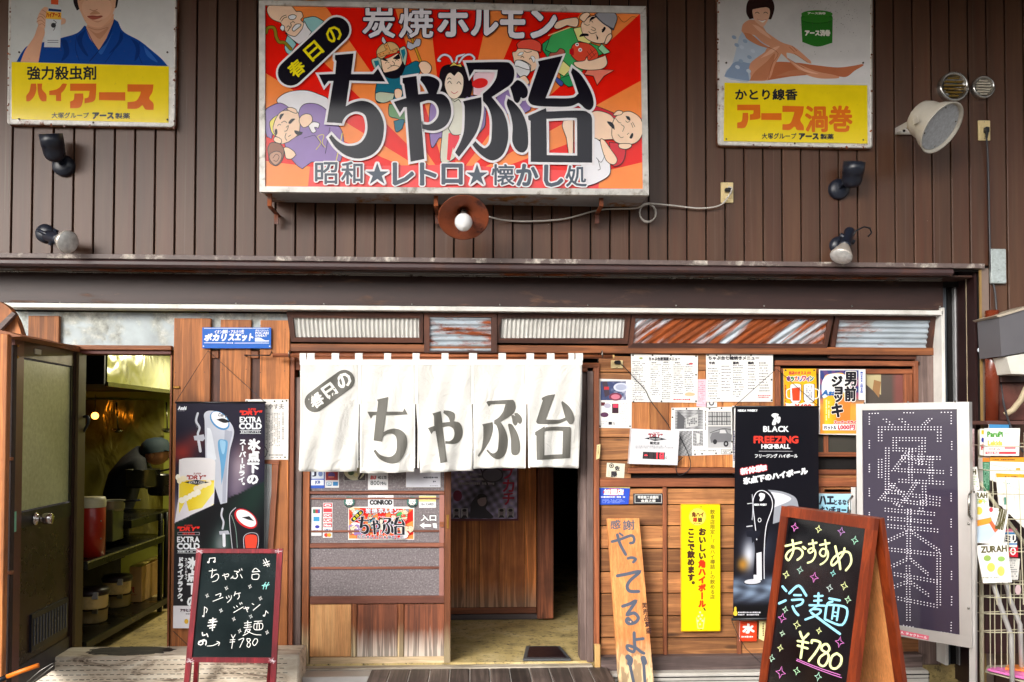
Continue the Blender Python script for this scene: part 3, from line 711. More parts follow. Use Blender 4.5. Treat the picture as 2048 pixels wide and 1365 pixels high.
# window behind posters
wi = thing('wooden_window', 'wood framed shop window behind the beer poster', 'window')
part(wi, 'frame', pxbox(1552, 722, 1840, 732, 0.275, .03), w_brx); part(wi, 'frame', pxbox(1552, 733, 1562, 940, 0.275, .03), w_brz)
part(wi, 'frame', pxbox(1829, 722, 1838, 940, 0.272, .03), w_brz); part(wi, 'frame', pxbox(1560, 905, 1838, 914, 0.28, .03), w_brx)
sash_ = part(wi, 'sash', pxbox(1563, 738, 1826, 748, 0.285, .02), w_brx); part(wi, 'sash', pxbox(1808, 749, 1826, 904, 0.287, .02), w_brz)
part(wi, 'muntin', pxbox(1648, 870, 1657, 906, 0.288, .02), w_brz)
gp = Print((0, .30, 0), (0, -1, 0)); 
gp.grid(1562, 745, 1826, 906, 24, 16, lambda u, v: (96 - 30 * v + 40 * (0.85 < u < 0.97) * (v < .5), 84 - 20 * v, 78 - 20 * v))
gp.poly([(1732, 748), (1762, 746), (1762, 790), (1750, 785), (1733, 770)], (196, 182, 140)); gp.poly([(1748, 760), (1762, 764), (1758, 796), (1745, 780)], (160, 120, 80))
gp.build(sash_, 'pane', inkg)

# ================================================================ corrugated flaps over the entrance
corr_white = plain('corrugated_white', (206, 204, 198), 0.4, vary=0.06, dirt=(150, 148, 140), dirtamt=.4)
corr_rust = rusty('corrugated_rust', (178, 188, 196), (150, 78, 34), 0.41, metal=0.2, scale=1.7, gloss_base=.35, stretch=(1, 1, 3.2))
corr_rust2 = rusty('corrugated_rust_streaks', (176, 186, 194), (150, 74, 30), 0.51, metal=0.2, scale=2.2, gloss_base=.35, stretch=(0.45, 1, 4.5), turn=38)
corr_sq = rusty('corrugated_rust_square', (178, 188, 196), (146, 70, 28), 0.50, metal=0.2, scale=2.0, gloss_base=.35, stretch=(1.3, 1, 4.5))
def flap(quad, inner, kind, label, mat, fr=(w_dk, w_dkz), tilt=0.035):
    """quad outer tl tr br bl px; leaning out at the bottom"""
    t = thing('transom_flap', label, 'panel', 'corrugated panels over the entrance')
    zt_ = W(quad[0][0], quad[0][1], .2).z; zb_ = W(quad[3][0], quad[3][1], .2).z
    P0 = Vector((0, 0.235, zt_)); N = Vector((0, -(zt_ - zb_), -tilt)).normalized()
    q = lambda p: WP(p[0], p[1], P0, N)
    bk = -N * 0.03
    o, i = quad, inner
    names = ['top_rail', 'stile', 'bottom_rail', 'stile']; order = [(0, 1), (1, 2), (2, 3), (3, 0)]
    for k, (a, b) in enumerate(order):
        m = MB().prism([q(o[a]) , q(o[b]), q(i[b]), q(i[a])], bk); part(t, names[k], m, fr[0] if k in (0, 2) else fr[1])
    A, B, C, D_ = (q(p) + bk * 0.55 for p in i)
    def surf(u, v):
        p = (A * (1 - u) + B * u) * (1 - v) + (D_ * (1 - u) + C * u) * v
        if kind == 'v': h = math.sin(u * 2 * math.pi * 29); 
        elif kind == 'h': h = math.sin(v * 2 * math.pi * 6.5)
        else: h = math.sin((u * 17 + v * 3.0) * 2 * math.pi)
        return p + N * 0.0065 * h
    nu, nv = (29 * 6, 1) if kind == 'v' else ((2, 60) if kind == 'h' else (150, 20))
    m = MB(); m.smooth = True; m.sheet(surf, nu, nv); part(t, 'corrugated_sheet', m, mat)
flap([(573, 624), (846, 626), (846, 686), (582, 684)], [(586, 636), (838, 637), (838, 676), (590, 675)], 'v', 'leftmost white corrugated panel in a dark wooden frame above the curtain', corr_white)
flap([(848, 626), (994, 628), (994, 706), (848, 706)], [(859, 634), (982, 635), (982, 703), (859, 703)], 'h', 'square zinc panel with brown rust patches above the curtain', corr_sq, tilt=.02)
flap([(996, 627), (1262, 628), (1256, 688), (993, 686)], [(1003, 637), (1250, 637), (1247, 677), (1001, 677)], 'v', 'white corrugated panel in a dark frame right of the rusty square one', corr_white)
flap([(1264, 629), (1668, 631), (1654, 697), (1256, 697)], [(1271, 637), (1657, 639), (1647, 688), (1266, 687)], 'd', 'long zinc panel with slanting orange rust streaks', corr_rust2)
flap([(1672, 629), (1876, 630), (1862, 720), (1658, 717)], [(1679, 640), (1862, 641), (1852, 710), (1669, 708)], 'h', 'grey ribbed zinc panel tilted outwards at the right end of the row', corr_rust, tilt=.06)

# ================================================================ entrance: inner wall, dark passage
iw = thing('inner_partition', 'reddish board partition seen inside the entrance behind the sliding door', 'partition')
Yi = 1.5
wi_m = wood('cedar_board', (250, 160, 84), (150, 74, 32), 'z', vary=.2, pale=((190, 150, 120), .34, .12))
for x0, x1 in ((640, 720), (720, 800), (800, 903), (903, 933.5), (933.5, 959.5), (959.5, 999), (999, 1050), (1050, 1073)): part(iw, 'board', pxbox(x0 + .3, 700, x1 - .3, 1216, Yi, .02, .002), wi_m)
part(iw, 'post', pxbox(1075, 690, 1107, 1238, Yi - .06, .12), wood('dark_red_post', (170, 100, 66), (80, 44, 32), 'z', vary=.1))
part(iw, 'bottom_rail', pxbox(640, 1217, 1073, 1229, Yi - .02, .05), w_brx); part(iw, 'plinth', pxbox(640, 1230, 1077, 1241, Yi - .01, .05), plain('plinth', (84, 74, 74), .6))
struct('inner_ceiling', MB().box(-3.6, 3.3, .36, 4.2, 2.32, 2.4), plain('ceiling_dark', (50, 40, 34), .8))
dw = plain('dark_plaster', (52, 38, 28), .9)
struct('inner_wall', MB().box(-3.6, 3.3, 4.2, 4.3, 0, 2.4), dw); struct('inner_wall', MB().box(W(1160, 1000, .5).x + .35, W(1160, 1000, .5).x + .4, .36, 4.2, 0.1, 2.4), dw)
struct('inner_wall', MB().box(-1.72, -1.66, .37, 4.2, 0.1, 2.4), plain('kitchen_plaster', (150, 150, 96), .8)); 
m = MB(); a, b = WZ(1046, 1322, .14), WZ(1142, 1322, .14); c, d = WZ(1120, 1296, .14), WZ(1052, 1296, .14)
fm = thing('floor_grate', 'dark square floor hatch with a grey rim just inside the entrance', 'hatch')
part(fm, 'rim', MB().prism([a, b, c, d], (0, 0, .012)), plain('rim_grey', (96, 98, 100), .5, .4)); q = [p * .82 + (a + b + c + d) / 4 * .18 for p in (a, b, c, d)]
part(fm, 'lid', MB().prism([p + Vector((0, 0, .008)) for p in q], (0, 0, .008)), plain('lid_black', (40, 26, 28), .4, vary=.4))
pq = Print((0, Yi - .03, 0), (0, -1, 0)); 
def nb_photo(u, v):
    a = math.sin(u * 37 + v * 11) * math.sin(v * 41 - u * 9); base = 92 + 34 * a + 30 * math.sin(u * 6 + v * 3)
    return (base * 1.6, base * 1.5, base * 1.9)
po = thing('film_poster', 'purplish film poster with vertical red lettering inside the entrance', 'poster')
po_s = part(po, 'sheet', pxbox(900, 900, 1037, 1042, Yi - .03, .006, 0), plain('poster_back', (110, 50, 60), .5))
pq.grid(902, 902, 1034, 1038, 44, 46, nb_photo)
for r in range(3): pq.bits(916, 946 + r * 9, 992, 953 + r * 9, 1, (190, 184, 196), 4, r, .9)
pq.stroke([(905, 915), (960, 935), (975, 970)], 3, (60, 58, 74)); pq.ell(985, 950, 22, 16, (66, 62, 80)); pq.ell(985, 950, 19, 13, (120, 114, 134))
pq.poly(G('940,1036 s942,1010 s950,996 s962,990 s972,996 s976,1008 s972,1018 s986,1036'), (58, 52, 66)); pq.ell(964, 1002, 9, 11, (172, 150, 158)); pq.poly(G('955,1000 s956,990 s966,988 s974,994 962,996'), (34, 28, 38))
for i in range(4):
    x = (906, 922, 996, 1014)[i]; pq.rect(x, 1017, x + 14, 1036, (196, 190, 200)); pq.ell(x + 7, 1026, 4.4, 6.5, (150, 136, 148)); pq.ell(x + 7, 1021, 4.4, 3, (40, 34, 44)); pq.poly([(x + 1, 1036), (x + 4, 1031), (x + 10, 1031), (x + 13, 1036)], (50, 46, 60))
pq.ell(915, 992, 9, 11, (150, 60, 104)); 
for i, ch in enumerate('ブカチ'): pq.txt(ch, 1006, 934 + i * 26, 1028, 958 + i * 26, (214, 60, 96), .8)
pq.build(po_s, 'picture', inkg)

# ================================================================ sliding door
sd_ = thing('sliding_door', 'wooden sliding door with mesh glass and a bleached foot, plastered with stickers', 'door')
Yd = 0.30
wdz = wood('door_stile', (178, 104, 56), (96, 50, 26), 'z', knots=False, pale=((226, 204, 160), .30, .10)); wdx = wood('door_rail', (150, 92, 70), (92, 50, 38), 'x', knots=False, vary=.1)
part(sd_, 'stile', pxbox(605, 735, 619, 1333, Yd, .035), wdz); part(sd_, 'stile', pxbox(889, 735, 902, 1331, Yd, .035), wdz)
for y0, y1 in ((735, 748), (983, 989), (1087, 1096)): part(sd_, 'rail', pxbox(619.5, y0, 888.5, y1, Yd + .002, .03), wdx)
part(sd_, 'rail', pxbox(619.5, 1193, 888.5, 1208, Yd + .002, .03), wdx)
part(sd_, 'bottom_rail', pxbox(619.5, 1315, 888.5, 1332, Yd + .002, .03), wood('bleached_rail', (236, 214, 176), (190, 160, 120), 'x', knots=False, vary=.05))
glassm = NT('mesh_glass'); gv = glassm.coords((1, 1, 1)); gn = glassm.noise(gv, 110, 2, .5); gl = glassm.noise(glassm.coords((1, 1, 40)), 9, 3, .6)
gc = glassm.ramp(gn, [(.4, lin((118, 110, 112))), (.66, lin((142, 134, 136))), (.75, lin((172, 166, 166)))]); gc = glassm.mix(gc, glassm.ramp(gl, [(.3, (.8, .8, .8)), (.7, (1.15, 1.15, 1.15))]), .7, 'MULTIPLY')
glassm.col(gc); glassm.set(Roughness=.25)
for y0, y1, nm in ((749, 982, 'glass_pane'), (990, 1086, 'glass_pane'), (1097, 1192, 'glass_pane')): part(sd_, nm, pxbox(618, y0, 889, y1, Yd + .016, .005, 0), glassm.m)
for y0, y1, x1 in ((1061, 1065, 878), (1134, 1139, 878), (996, 999, 878)): part(sd_, 'muntin', pxbox(621, y0, x1, y1, Yd + .008, .01, .001), wdx)
part(sd_, 'muntin', pxbox(878.5, 990, 888, 1192, Yd + .009, .01, .001), plain('muntin_rose', (160, 108, 96), .6))
pn = wood('bleached_panel', (150, 86, 56), (60, 30, 20), 'z', knots=False, vary=.05, freq=1.4, pale=((222, 208, 192), .27, .09)); pnew = wood('new_panel', (236, 182, 122), (216, 150, 92), 'z', knots=False, vary=.02)
part(sd_, 'panel', pxbox(619.5, 1209, 702, 1314, Yd + .012, .012), pnew, 'fresh pale panel')
part(sd_, 'panel', pxbox(714, 1209, 795, 1314, Yd + .012, .012), pn); part(sd_, 'panel', pxbox(808, 1209, 888.5, 1314, Yd + .012, .012), pn)
part(sd_, 'mullion', pxbox(702.5, 1208.5, 713.5, 1314.5, Yd + .004, .025), wdz); part(sd_, 'mullion', pxbox(795.5, 1208.5, 807.5, 1314.5, Yd + .004, .025), wdz)
hb = part(sd_, 'handle', pxbox(893, 1030, 898, 1058, Yd - .004, .01, .002), plain('brass', (190, 140, 70)))
part(sd_, 'lock_plate', pxbox(879, 1044, 888, 1054, Yd - .003, .006, .001), w_brx)

# ================================================================ the big illuminated sign
sg = thing('shop_sign', 'large red and orange box sign with black hiragana lettering and cartoon lucky gods', 'sign')
YF = -0.30
def zsolve(px, py, z):       # depth (Y) at which the ray through the pixel meets height z
    return WZ(px, py, z).y
fr_m = rusty('sign_frame', (196, 192, 186), (140, 130, 118), 0.38, metal=0.25, scale=7, gloss_base=.4)
case_m = rusty('sign_case', (150, 150, 152), (146, 96, 40), 0.42, metal=0.2, scale=4.5, gloss_base=.45, stretch=(1, 1, 3))
ql = lambda x, y: W(x, y, YF)
outer = [(517.5, 1), (1292, 13), (1298, 391), (519, 384)]; inn = [(530, 10), (1281, 27), (1286, 378), (530, 373)]
for k, (a, b) in enumerate(((0, 1), (1, 2), (2, 3), (3, 0))):
    part(sg, 'frame', MB().prism([ql(*outer[a]), ql(*outer[b]), ql(*inn[b]), ql(*inn[a])], (0, 0.03, 0)), fr_m)
c0, c2 = ql(519, 384), ql(1297, 5)
part(sg, 'case', MB().box(c0.x + .004, c2.x - .004, YF + .03, -0.035, (c0.z + ql(1298, 391).z) / 2 + .004, c2.z - .01, .003), case_m)
for x in (545, 873, 1199):
    b = W(x, 402, -.16); m = MB().box(b.x - .012, b.x + .012, -.235, -.22, b.z - .05, b.z + .03, .001); m.box(b.x - .012, b.x + .012, -.219, 0.0, b.z - .053, b.z - .046)
    m.box(b.x - .012, b.x + .012, -.06, -.05, b.z - .11, b.z - .054)
    part(sg, 'bracket', m, rusty('rust_iron', (96, 52, 36), (140, 72, 34), .5, metal=.1))
sg_f = part(sg, 'face', MB().prism([W(x, y, YF + .012) for x, y in inn], (0, .012, 0)), plain('acrylic_red', (214, 40, 24), .3))
RED, ORG, BLK, WHT = (236, 22, 6), (250, 140, 68), (14, 12, 26), (232, 228, 232)
SKIN, PUR, GRN, DG = (250, 212, 182), (146, 120, 180), (66, 172, 96), (120, 160, 110)
SA = lambda st, d='c': G(st, 630, 90, 5.4607, d)
SB = lambda st, d='c': G(st, 900, 90, 5.46, d)
SIGN_GLYPHS = [
 (SA('222,122 425,105 398,330 640,330 690,270 770,412 380,400 340,680 s420,640 s520,620 s620,650 s700,730 s745,830 s755,930 s735,1060 s680,1160 s590,1225 s470,1250 s340,1215 s230,1130 155,1020 183,990 s250,1060 s330,1105 s420,1110 s510,1070 s565,980 s575,880 s555,790 s510,750 s440,740 s370,765 s320,815 300,865 132,855 205,405 150,405 105,460 45,335 225,328 237,190 222,170'), []),
 (SA('958,372 1110,350 1130,550 1240,540 s1200,460 1150,395 1160,352 s1250,352 s1330,385 s1362,440 1330,545 s1400,552 s1460,610 s1486,700 s1480,800 s1430,890 s1340,940 s1250,945 1172,925 1168,872 s1240,880 s1300,850 s1345,790 s1350,710 s1310,640 s1240,615 1148,640 1195,1255 1045,1285 1003,690 970,690 930,755 862,632 998,590 975,440 958,425'), []),
 (SB('172,205 s580,198 s660,220 s700,290 s690,400 640,462 455,580 s520,660 s590,760 s630,900 s630,1060 s580,1200 s480,1270 s380,1240 s290,1160 245,1100 275,1060 s340,1120 s390,1135 s440,1080 s455,980 s455,820 s420,700 360,620 358,545 s440,470 s500,380 520,285 262,282 215,360 190,260'), []),
 (SB('143,625 342,580 s345,700 s330,830 s290,960 s200,1100 98,1232 55,1185 s110,1080 s150,960 s160,820 160,680'), []),
 (SB('630,595 s700,640 s790,760 s840,900 s852,1080 s830,1160 s780,1185 s720,1150 s680,1060 s682,900 s662,780 s620,660'), []),
 (SB('655,470 s680,448 703,418 s740,395 s800,430 s846,500 s840,570 s800,595 772,582 s760,620 s735,645 s700,620 s680,550'), []),
 (SB('958,190 1228,130 1042,592 s1320,590 1400,542 s1352,400 1318,310 1335,262 s1420,330 s1500,450 s1550,560 s1565,660 s1530,718 s1480,710 s1430,665 1400,645 s1300,682 s1100,685 s920,672 s860,630 s862,560 s960,270 975,240'), []),
 (SB('850,785 1045,700 1052,738 s1420,727 s1510,752 s1545,800 s1549,900 1549,1295 880,1287 878,840 855,830'), [SB('1052,818 s1350,806 1385,830 1385,1218 1055,1212')]),
]
def sign_art(p, mini=False):
    p.poly([(530, 10), (1281, 27), (1286, 378), (530, 373)], RED)
    C0 = (900, 373)
    for w in ([(531, 11), (651, 13)], [(790, 16), (858, 17)], [(978, 20), (1048, 22)], [(1163, 25), (1281, 27)], [(1283, 161), (1284, 235)], [(530, 146), (529, 215)]): p.poly(w + [C0], ORG)
    p.poly([(529, 322), (620, 334), (616, 373), (530, 373)], ORG); p.poly([(1285, 325), (1200, 345), (1197, 376.5), (1286, 378)], ORG)
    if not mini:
        # paler lower band: soft sky sheen painted into the print colour
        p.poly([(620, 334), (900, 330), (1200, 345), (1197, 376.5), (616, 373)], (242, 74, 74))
    Z2 = lambda st, d='s': G(st, 500, 0, 3.25, d, True, 5)
    Z3 = lambda st, d='s': G(st, 900, 0, 3.25, d, True, 5)
    L2 = lambda st, w=1.25, col=(20, 16, 20): p.line(st, w, col, 500, 0, 3.25)
    L3 = lambda st, w=1.25, col=(20, 16, 20): p.line(st, w, col, 900, 0, 3.25)
    sh = p.shape
    # old man with a long bald head and a staff (top left)
    sh(Z2('c350,120 420,110 c480,140 c400,230 c345,150'), (150, 204, 206)); sh(Z2('245,230 225,300 235,340 c260,360 c300,290 c270,230'), (150, 204, 206))
    sh(Z2('110,60 130,30 180,8 c225,8 270,40 300,75 c310,75 335,80 345,110 330,130 c350,150 370,190 c385,225 340,260 c300,285 260,240 225,200 c200,150 150,130 120,100'), SKIN)
    sh(Z2('c225,215 270,235 300,235 c340,190 c355,140 375,180 c400,210 370,250 c320,290 290,270'), (236, 232, 236))
    sh(Z2('250,110 275,97 300,105 290,125 262,128'), (240, 240, 244)); sh(Z2('195,185 210,165 225,180 215,205'), (240, 240, 244)); sh(Z2('285,205 275,190 300,160 330,160 325,175 c300,195'), (240, 240, 244))
    for q in ('195,130 210,110 235,100', '205,140 220,120 240,112', '270,150 280,142 290,150', '240,180 250,170 262,182', '262,150 268,170 255,190 245,205'): L2(q)
    p.stroke(G('105,215 s115,185 s150,180 s165,205 s170,240 s190,275 s225,280 265,320', 500, 0, 3.25), 7.5, (20, 16, 20)); p.stroke(G('105,215 s115,185 s150,180 s165,205 s170,240 s190,275 s225,280 265,320', 500, 0, 3.25), 5.6, (150, 128, 32))
    # jolly man with the big bag (left): white bag, purple robe
    sh(Z2('180,670 200,625 270,595 370,590 460,620 510,650 c500,720 c470,800 350,760 290,740'), (234, 232, 238))
    sh(Z2('330,700 370,675 440,680 500,720 c560,800 600,860 610,960 c590,1050 c400,1055 c340,1100 300,1070 245,1000 c225,930 c320,880 c310,760'), PUR)
    sh(Z2('100,720 150,685 200,672 250,700 c240,720 c130,790 c150,860 c140,905 c110,890 90,800'), PUR)
    sh(Z2('c240,705 c150,770 128,800 140,860 c165,890 160,790 205,730'), (238, 222, 96))
    sh(Z2('165,780 200,730 245,720 300,722 320,760 325,830 310,880 c250,925 200,935 165,880 150,840'), SKIN); sh(Z2('240,712 265,700 300,715 300,740'), SKIN); sh(Z2('165,890 155,915 185,935 205,928 200,905'), SKIN)
    p.poly(Z2('190,765 200,745 222,742 210,760 198,780'), BLK); p.poly(Z2('250,800 270,775 295,775 280,790 262,808'), BLK); p.poly(Z2('160,850 175,840 178,870 168,880'), BLK); p.poly(Z2('290,850 c345,862 330,880 300,875'), BLK)
    for q in ('205,800 225,790 240,800', '180,820 190,810 200,815', '235,830 250,820 240,850 225,855', '235,870 228,895 240,915', '250,890 265,880'): L2(q)
    sh(Z2('320,790 335,755 370,742 400,755 405,790 380,820 345,830'), SKIN); sh(Z2('c380,820 410,795 450,805 c445,835 420,830 430,855 405,865'), (240, 236, 240)); sh(Z2('225,990 220,965 245,960 285,985 c300,1010 270,1035 235,1030'), SKIN)
    sh(Z2('118,960 140,930 190,935 220,970 218,1020 c200,1060 170,1080 130,1060 120,1010'), (142, 90, 66)); sh(Z2('130,1040 130,1005 170,985 205,1000 200,1045 165,1075'), (186, 140, 116)); 
    for q in ('150,1030 170,1005 190,1020 175,1050 155,1045', '430,975 460,930 440,890 480,880 470,930 490,960'): L2(q, 1.2, (226, 208, 70) if '430' in q else (60, 30, 20))
    L2('520,830 490,1000', .9); L2('600,870 560,1050', 1.6, (238, 222, 96)); L2('350,900 c420,880 480,960', .8)
    # warrior with helmet and halberd (centre left)
    sh(Z2('790,395 820,380 850,370 c865,470 c835,490 810,450'), (182, 196, 176)); sh(Z2('c970,320 1005,305 1022,350 c1010,430 c985,410'), (182, 196, 176)); p.poly(Z2('805,400 835,395 850,450 c825,460', 'c'), (30, 120, 140)); p.poly(Z2('980,330 1005,320 1012,350 995,395', 'c'), (30, 120, 140))
    sh(Z2('c835,500 c1000,440 1080,400 1110,440 1080,520 c1000,560 c1000,680 920,660 830,670 815,600'), (24, 110, 134)); sh(Z2('c815,610 850,600 c940,610 c930,650 870,672 820,655'), (190, 200, 176)); sh(Z2('c905,680 1000,690 c1010,800 960,775 910,760 900,720'), (110, 156, 110)); sh(Z2('c935,790 1000,780 c990,840 950,860'), (24, 110, 134))
    sh(Z2('c850,390 900,380 970,350 990,420 980,470 c930,500 880,490 c860,450'), SKIN); p.poly(Z2('c845,420 870,470 c900,470 960,450 c995,400 c1010,440 980,500 930,515 880,500 855,460'), BLK)
    p.poly(Z2('c855,390 870,380 c900,400 880,400'), BLK); p.poly(Z2('930,385 950,365 c970,350 975,385'), BLK)
    for q in ('880,415 890,405 905,412', '945,400 955,390 965,398', '910,425 930,430 940,415 925,400', '895,450 930,430 970,435'): L2(q, 1.1)
    sh(Z2('c825,372 825,330 860,290 910,275 950,290 970,330 c900,350 860,385'), (222, 178, 120)); sh(Z2('c855,270 858,250 866,242 880,262 885,278 c872,292'), (214, 214, 222)); sh(Z2('c870,295 c890,280 c915,335 c960,318 c955,345 c890,360 c835,378 c828,355 c885,330', 'c'), (226, 160, 96), w=.7)
    for q in ((886, 300), (890, 322), (868, 352), (905, 348), (845, 360), (930, 338), (950, 322)): p.ell(500 + q[0] / 3.25, q[1] / 3.25, 1.4, 1.4, (150, 90, 40), n=8)
    p.stroke([(500 + 1050 / 3.25, 250 / 3.25), (500 + 1112 / 3.25, 410 / 3.25)], 5.6, BLK); p.stroke([(500 + 1050 / 3.25, 250 / 3.25), (500 + 1112 / 3.25, 410 / 3.25)], 4, (206, 150, 40))
    sh(Z2('c1030,255 1018,210 c1015,165 1050,190 1065,220 c1062,250'), (196, 196, 208)); sh(Z2('c1025,270 c1060,290 c1080,255 1110,260 1105,300 c1080,310 c1045,330 1020,310'), (190, 190, 204)); sh(Z2('c1095,430 1110,405 1150,405 1180,440 1165,480 1120,480'), SKIN); sh(Z2('940,590 970,580 990,600 980,640 945,640'), SKIN)
    # heavenly maiden (centre)
    p.stroke(Z2('1235,400 1240,370 1270,360 1300,375 1320,410 1340,400 1350,370 1400,360')[:-4], 5.5, BLK); p.stroke(Z2('1235,400 1240,370 1270,360 1300,375 1320,410 1340,400 1350,370 1400,360')[:-4], 4, (222, 216, 228))
    L3('60,410 90,370 130,358 158,380 150,400', 5.2, BLK); L3('60,410 90,370 130,358 158,380 150,400', 3.8, (222, 216, 228))
    sh(Z2('c1235,620 1180,660 1165,780 1180,960 c1230,900 c1290,900 1330,860 c1400,880 1440,900 c1500,860 1530,800 1500,640'), PUR)
    sh(Z3('-60,640 c0,600 c90,620 c110,700 100,800 c70,960 20,1040 -60,1050 c-50,860'), (216, 214, 196)); p.poly(Z3('c-10,870 c60,860 c70,1040 c40,1050 c20,960 c0,1050 c-20,1040'), (236, 54, 70))
    sh(Z2('c1240,620 1232,520 1245,450 1290,425 1380,430 c1420,500 1430,600 c1400,640 c1290,640'), (22, 14, 26)); 
    sh(Z3('c-20,480 10,470 50,472 c95,440 120,480 145,560 c130,640 c100,620 0,610'), (22, 14, 26))
    sh(Z2('1265,560 1275,500 1300,475 c1328,495 1355,470 1385,500 1388,560 1370,620 1328,648 1290,625'), (248, 226, 206)); 
    for q in ('1285,545 1297,532 1310,548', '1345,548 1358,535 1372,552', '1283,520 1295,510 1308,518'): L2(q, 1.3)
    L2('1308,600 1328,612 1350,600', 1.2, (200, 40, 60)); sh(Z2('c1295,440 1330,430 1375,440 c1370,418 c1345,425 c1325,405 c1308,425'), (236, 208, 96))
    sh(Z2('c1310,650 c1330,665 c1355,650 c1400,700 1400,800 1380,870 1320,880 c1290,840 1320,760'), (222, 220, 206)); 
    # pink disc behind with lettering free pattern
    sh(Z3('c150,480 220,465 c305,465 c290,560 c200,630 c150,620'), (240, 206, 216)); p.ell(900 + 195 / 3.25, 545 / 3.25, 16, 10, (226, 40, 40), -.2)
    # bearded old man in a red cap (centre right)
    sh(Z3('c380,400 c560,600 c520,720 450,750 c330,740 c300,640'), PUR)
    sh(Z3('410,380 405,345 425,340 c440,320 500,310 560,330 580,380 560,450 c500,480 430,440'), SKIN); sh(Z3('c440,318 435,290 470,265 540,260 590,290 c590,345 520,325 445,320'), (232, 84, 66))
    sh(Z3('420,410 460,395 500,410 c525,430 520,470 500,500 460,505 430,470'), (226, 224, 228)); sh(Z3('425,400 450,395 480,405 510,425 c520,460 480,450 c440,435 420,430'), (240, 240, 244)); sh(Z3('440,365 455,345 478,345 465,362'), (240, 240, 244), w=.7); sh(Z3('525,375 540,370 552,385 545,412'), (240, 240, 244), w=.7)
    for q in ('460,378 470,370 480,380', '515,390 522,382 535,395', '480,335 500,345 530,340'): L3(q)
    sh(Z3('440,520 480,495 500,510 515,540 c500,560 c450,545'), SKIN)
    # fisherman with the red sea bream (top right)
    sh(Z3('c600,290 c640,260 c690,340 c640,390 c600,330', 'c'), (40, 150, 90))
    sh(Z3('c650,245 690,210 790,185 850,210 c900,280 c1035,330 c1000,350 c900,400 c800,560 c720,520 c690,360 c620,330'), GRN); sh(Z3('c800,190 c850,180 c930,270 c900,290 c830,270', 'c'), (240, 232, 150)); sh(Z3('c735,400 c790,450 c740,500 c690,470', 'c'), (240, 232, 150)); sh(Z3('c700,520 c780,490 c810,560 c770,570', 'c'), (40, 150, 90)); sh(Z3('c685,500 735,540 720,565 685,530'), (70, 80, 160))
    sh(Z3('c640,378 650,350 690,345 715,320 745,335 740,365 c730,390'), (176, 92, 78))
    sh(Z3('675,180 690,150 740,130 c760,125 820,120 835,145 820,180 c760,170 700,195'), SKIN); p.stroke([(900 + 640 / 3.25, 235 / 3.25), (900 + 780 / 3.25, 182 / 3.25)], 2.2, (236, 190, 130))
    sh(Z3('850,170 880,130 950,110 c1050,200 1040,250 1000,285 930,280 870,240'), SKIN); sh(Z3('840,125 860,95 895,85 c910,100 c870,150'), SKIN); sh(Z3('1020,240 1045,225 1050,250 1020,290 c1000,290'), SKIN)
    sh(Z3('c940,100 c975,80 1050,75 1085,120 c1060,200 1000,160'), (150, 150, 158)); p.stroke(G('c942,108 s1000,160 c1062,196', 900, 0, 3.25), 2.6, (70, 72, 84))
    p.poly(Z3('905,140 920,115 950,115 930,130'), BLK); p.poly(Z3('985,210 1000,180 1012,190 995,215'), BLK); p.poly(Z3('840,245 855,225 895,225 c900,240 870,240'), BLK); p.poly(Z3('955,265 950,240 c945,225 962,250'), BLK)
    for q in ('905,150 915,140 928,150', '985,200 990,195', '920,180 945,195 935,205 915,195', '870,160 890,170 905,165', '900,210 920,225 950,215'): L3(q, 1.0)
    sh(Z3('c780,340 c795,300 830,280 900,290 950,330 960,380 c900,420 c820,400 790,370'), (226, 76, 52)); sh(Z3('c890,460 c960,455 c1065,462 c1000,500 c955,560 c930,500 c870,490', 'c'), (240, 130, 110)); p.poly(Z3('c775,325 800,320 c805,345 800,365 c775,355'), (190, 20, 30))
    p.ell(900 + 845 / 3.25, 330 / 3.25, 4, 4, (240, 240, 240)); p.ell(900 + 845 / 3.25, 330 / 3.25, 1.6, 1.6, BLK); p.ell(900 + 825 / 3.25, 295 / 3.25, 3.6, 3.6, (240, 240, 240)); p.ell(900 + 825 / 3.25, 295 / 3.25, 1.5, 1.5, BLK)
    for q in ('890,340 920,380', '910,325 940,370', '880,380 940,330', '900,400 950,350'): L3(q, .7)
    sh(Z3('805,410 870,400 890,375 905,400 c1010,365 1020,420 980,455 880,460 820,440'), SKIN); sh(Z3('c960,320 c985,290 c1040,345 c1000,360', 'c'), (160, 216, 170))
    L3('1090,110 1130,150 1180,115 1210,120', .6)
    # bare bellied laughing man with the sack (right)
    sh(Z3('c850,720 920,690 1040,730 c1100,760 c1050,800 c900,740'), (206, 30, 50)); sh(Z3('c905,740 960,725 1040,750 c1080,800 c1060,910 c970,915 c905,900'), SKIN); sh(Z3('c1035,930 1100,940 1140,980 1120,1060 1060,1085 c1040,1010'), (212, 40, 52))
    sh(Z3('c850,960 930,905 970,920 1010,960 1010,1040 c1040,1060 1035,1140 960,1190 c890,1215 c850,1100'), (234, 232, 238)); sh(Z3('975,920 1000,915 1040,970 1085,1040 1060,1075 1010,1040'), SKIN)
    sh(Z3('1050,860 1060,790 1100,745 1170,730 1240,780 1250,870 1210,930 1140,945 1080,930 1055,900'), SKIN); sh(Z3('1060,755 1085,725 1120,730 1110,750'), SKIN); sh(Z3('1100,940 1100,965 1140,975 1175,960 1170,940'), SKIN)
    p.poly(Z3('1018,795 1050,800 1065,820 c1070,850 1050,835 1035,820'), BLK); p.poly(Z3('1140,760 1165,765 1170,790 c1150,780'), BLK); p.poly(Z3('1165,900 1180,870 1190,880 1180,905'), BLK)
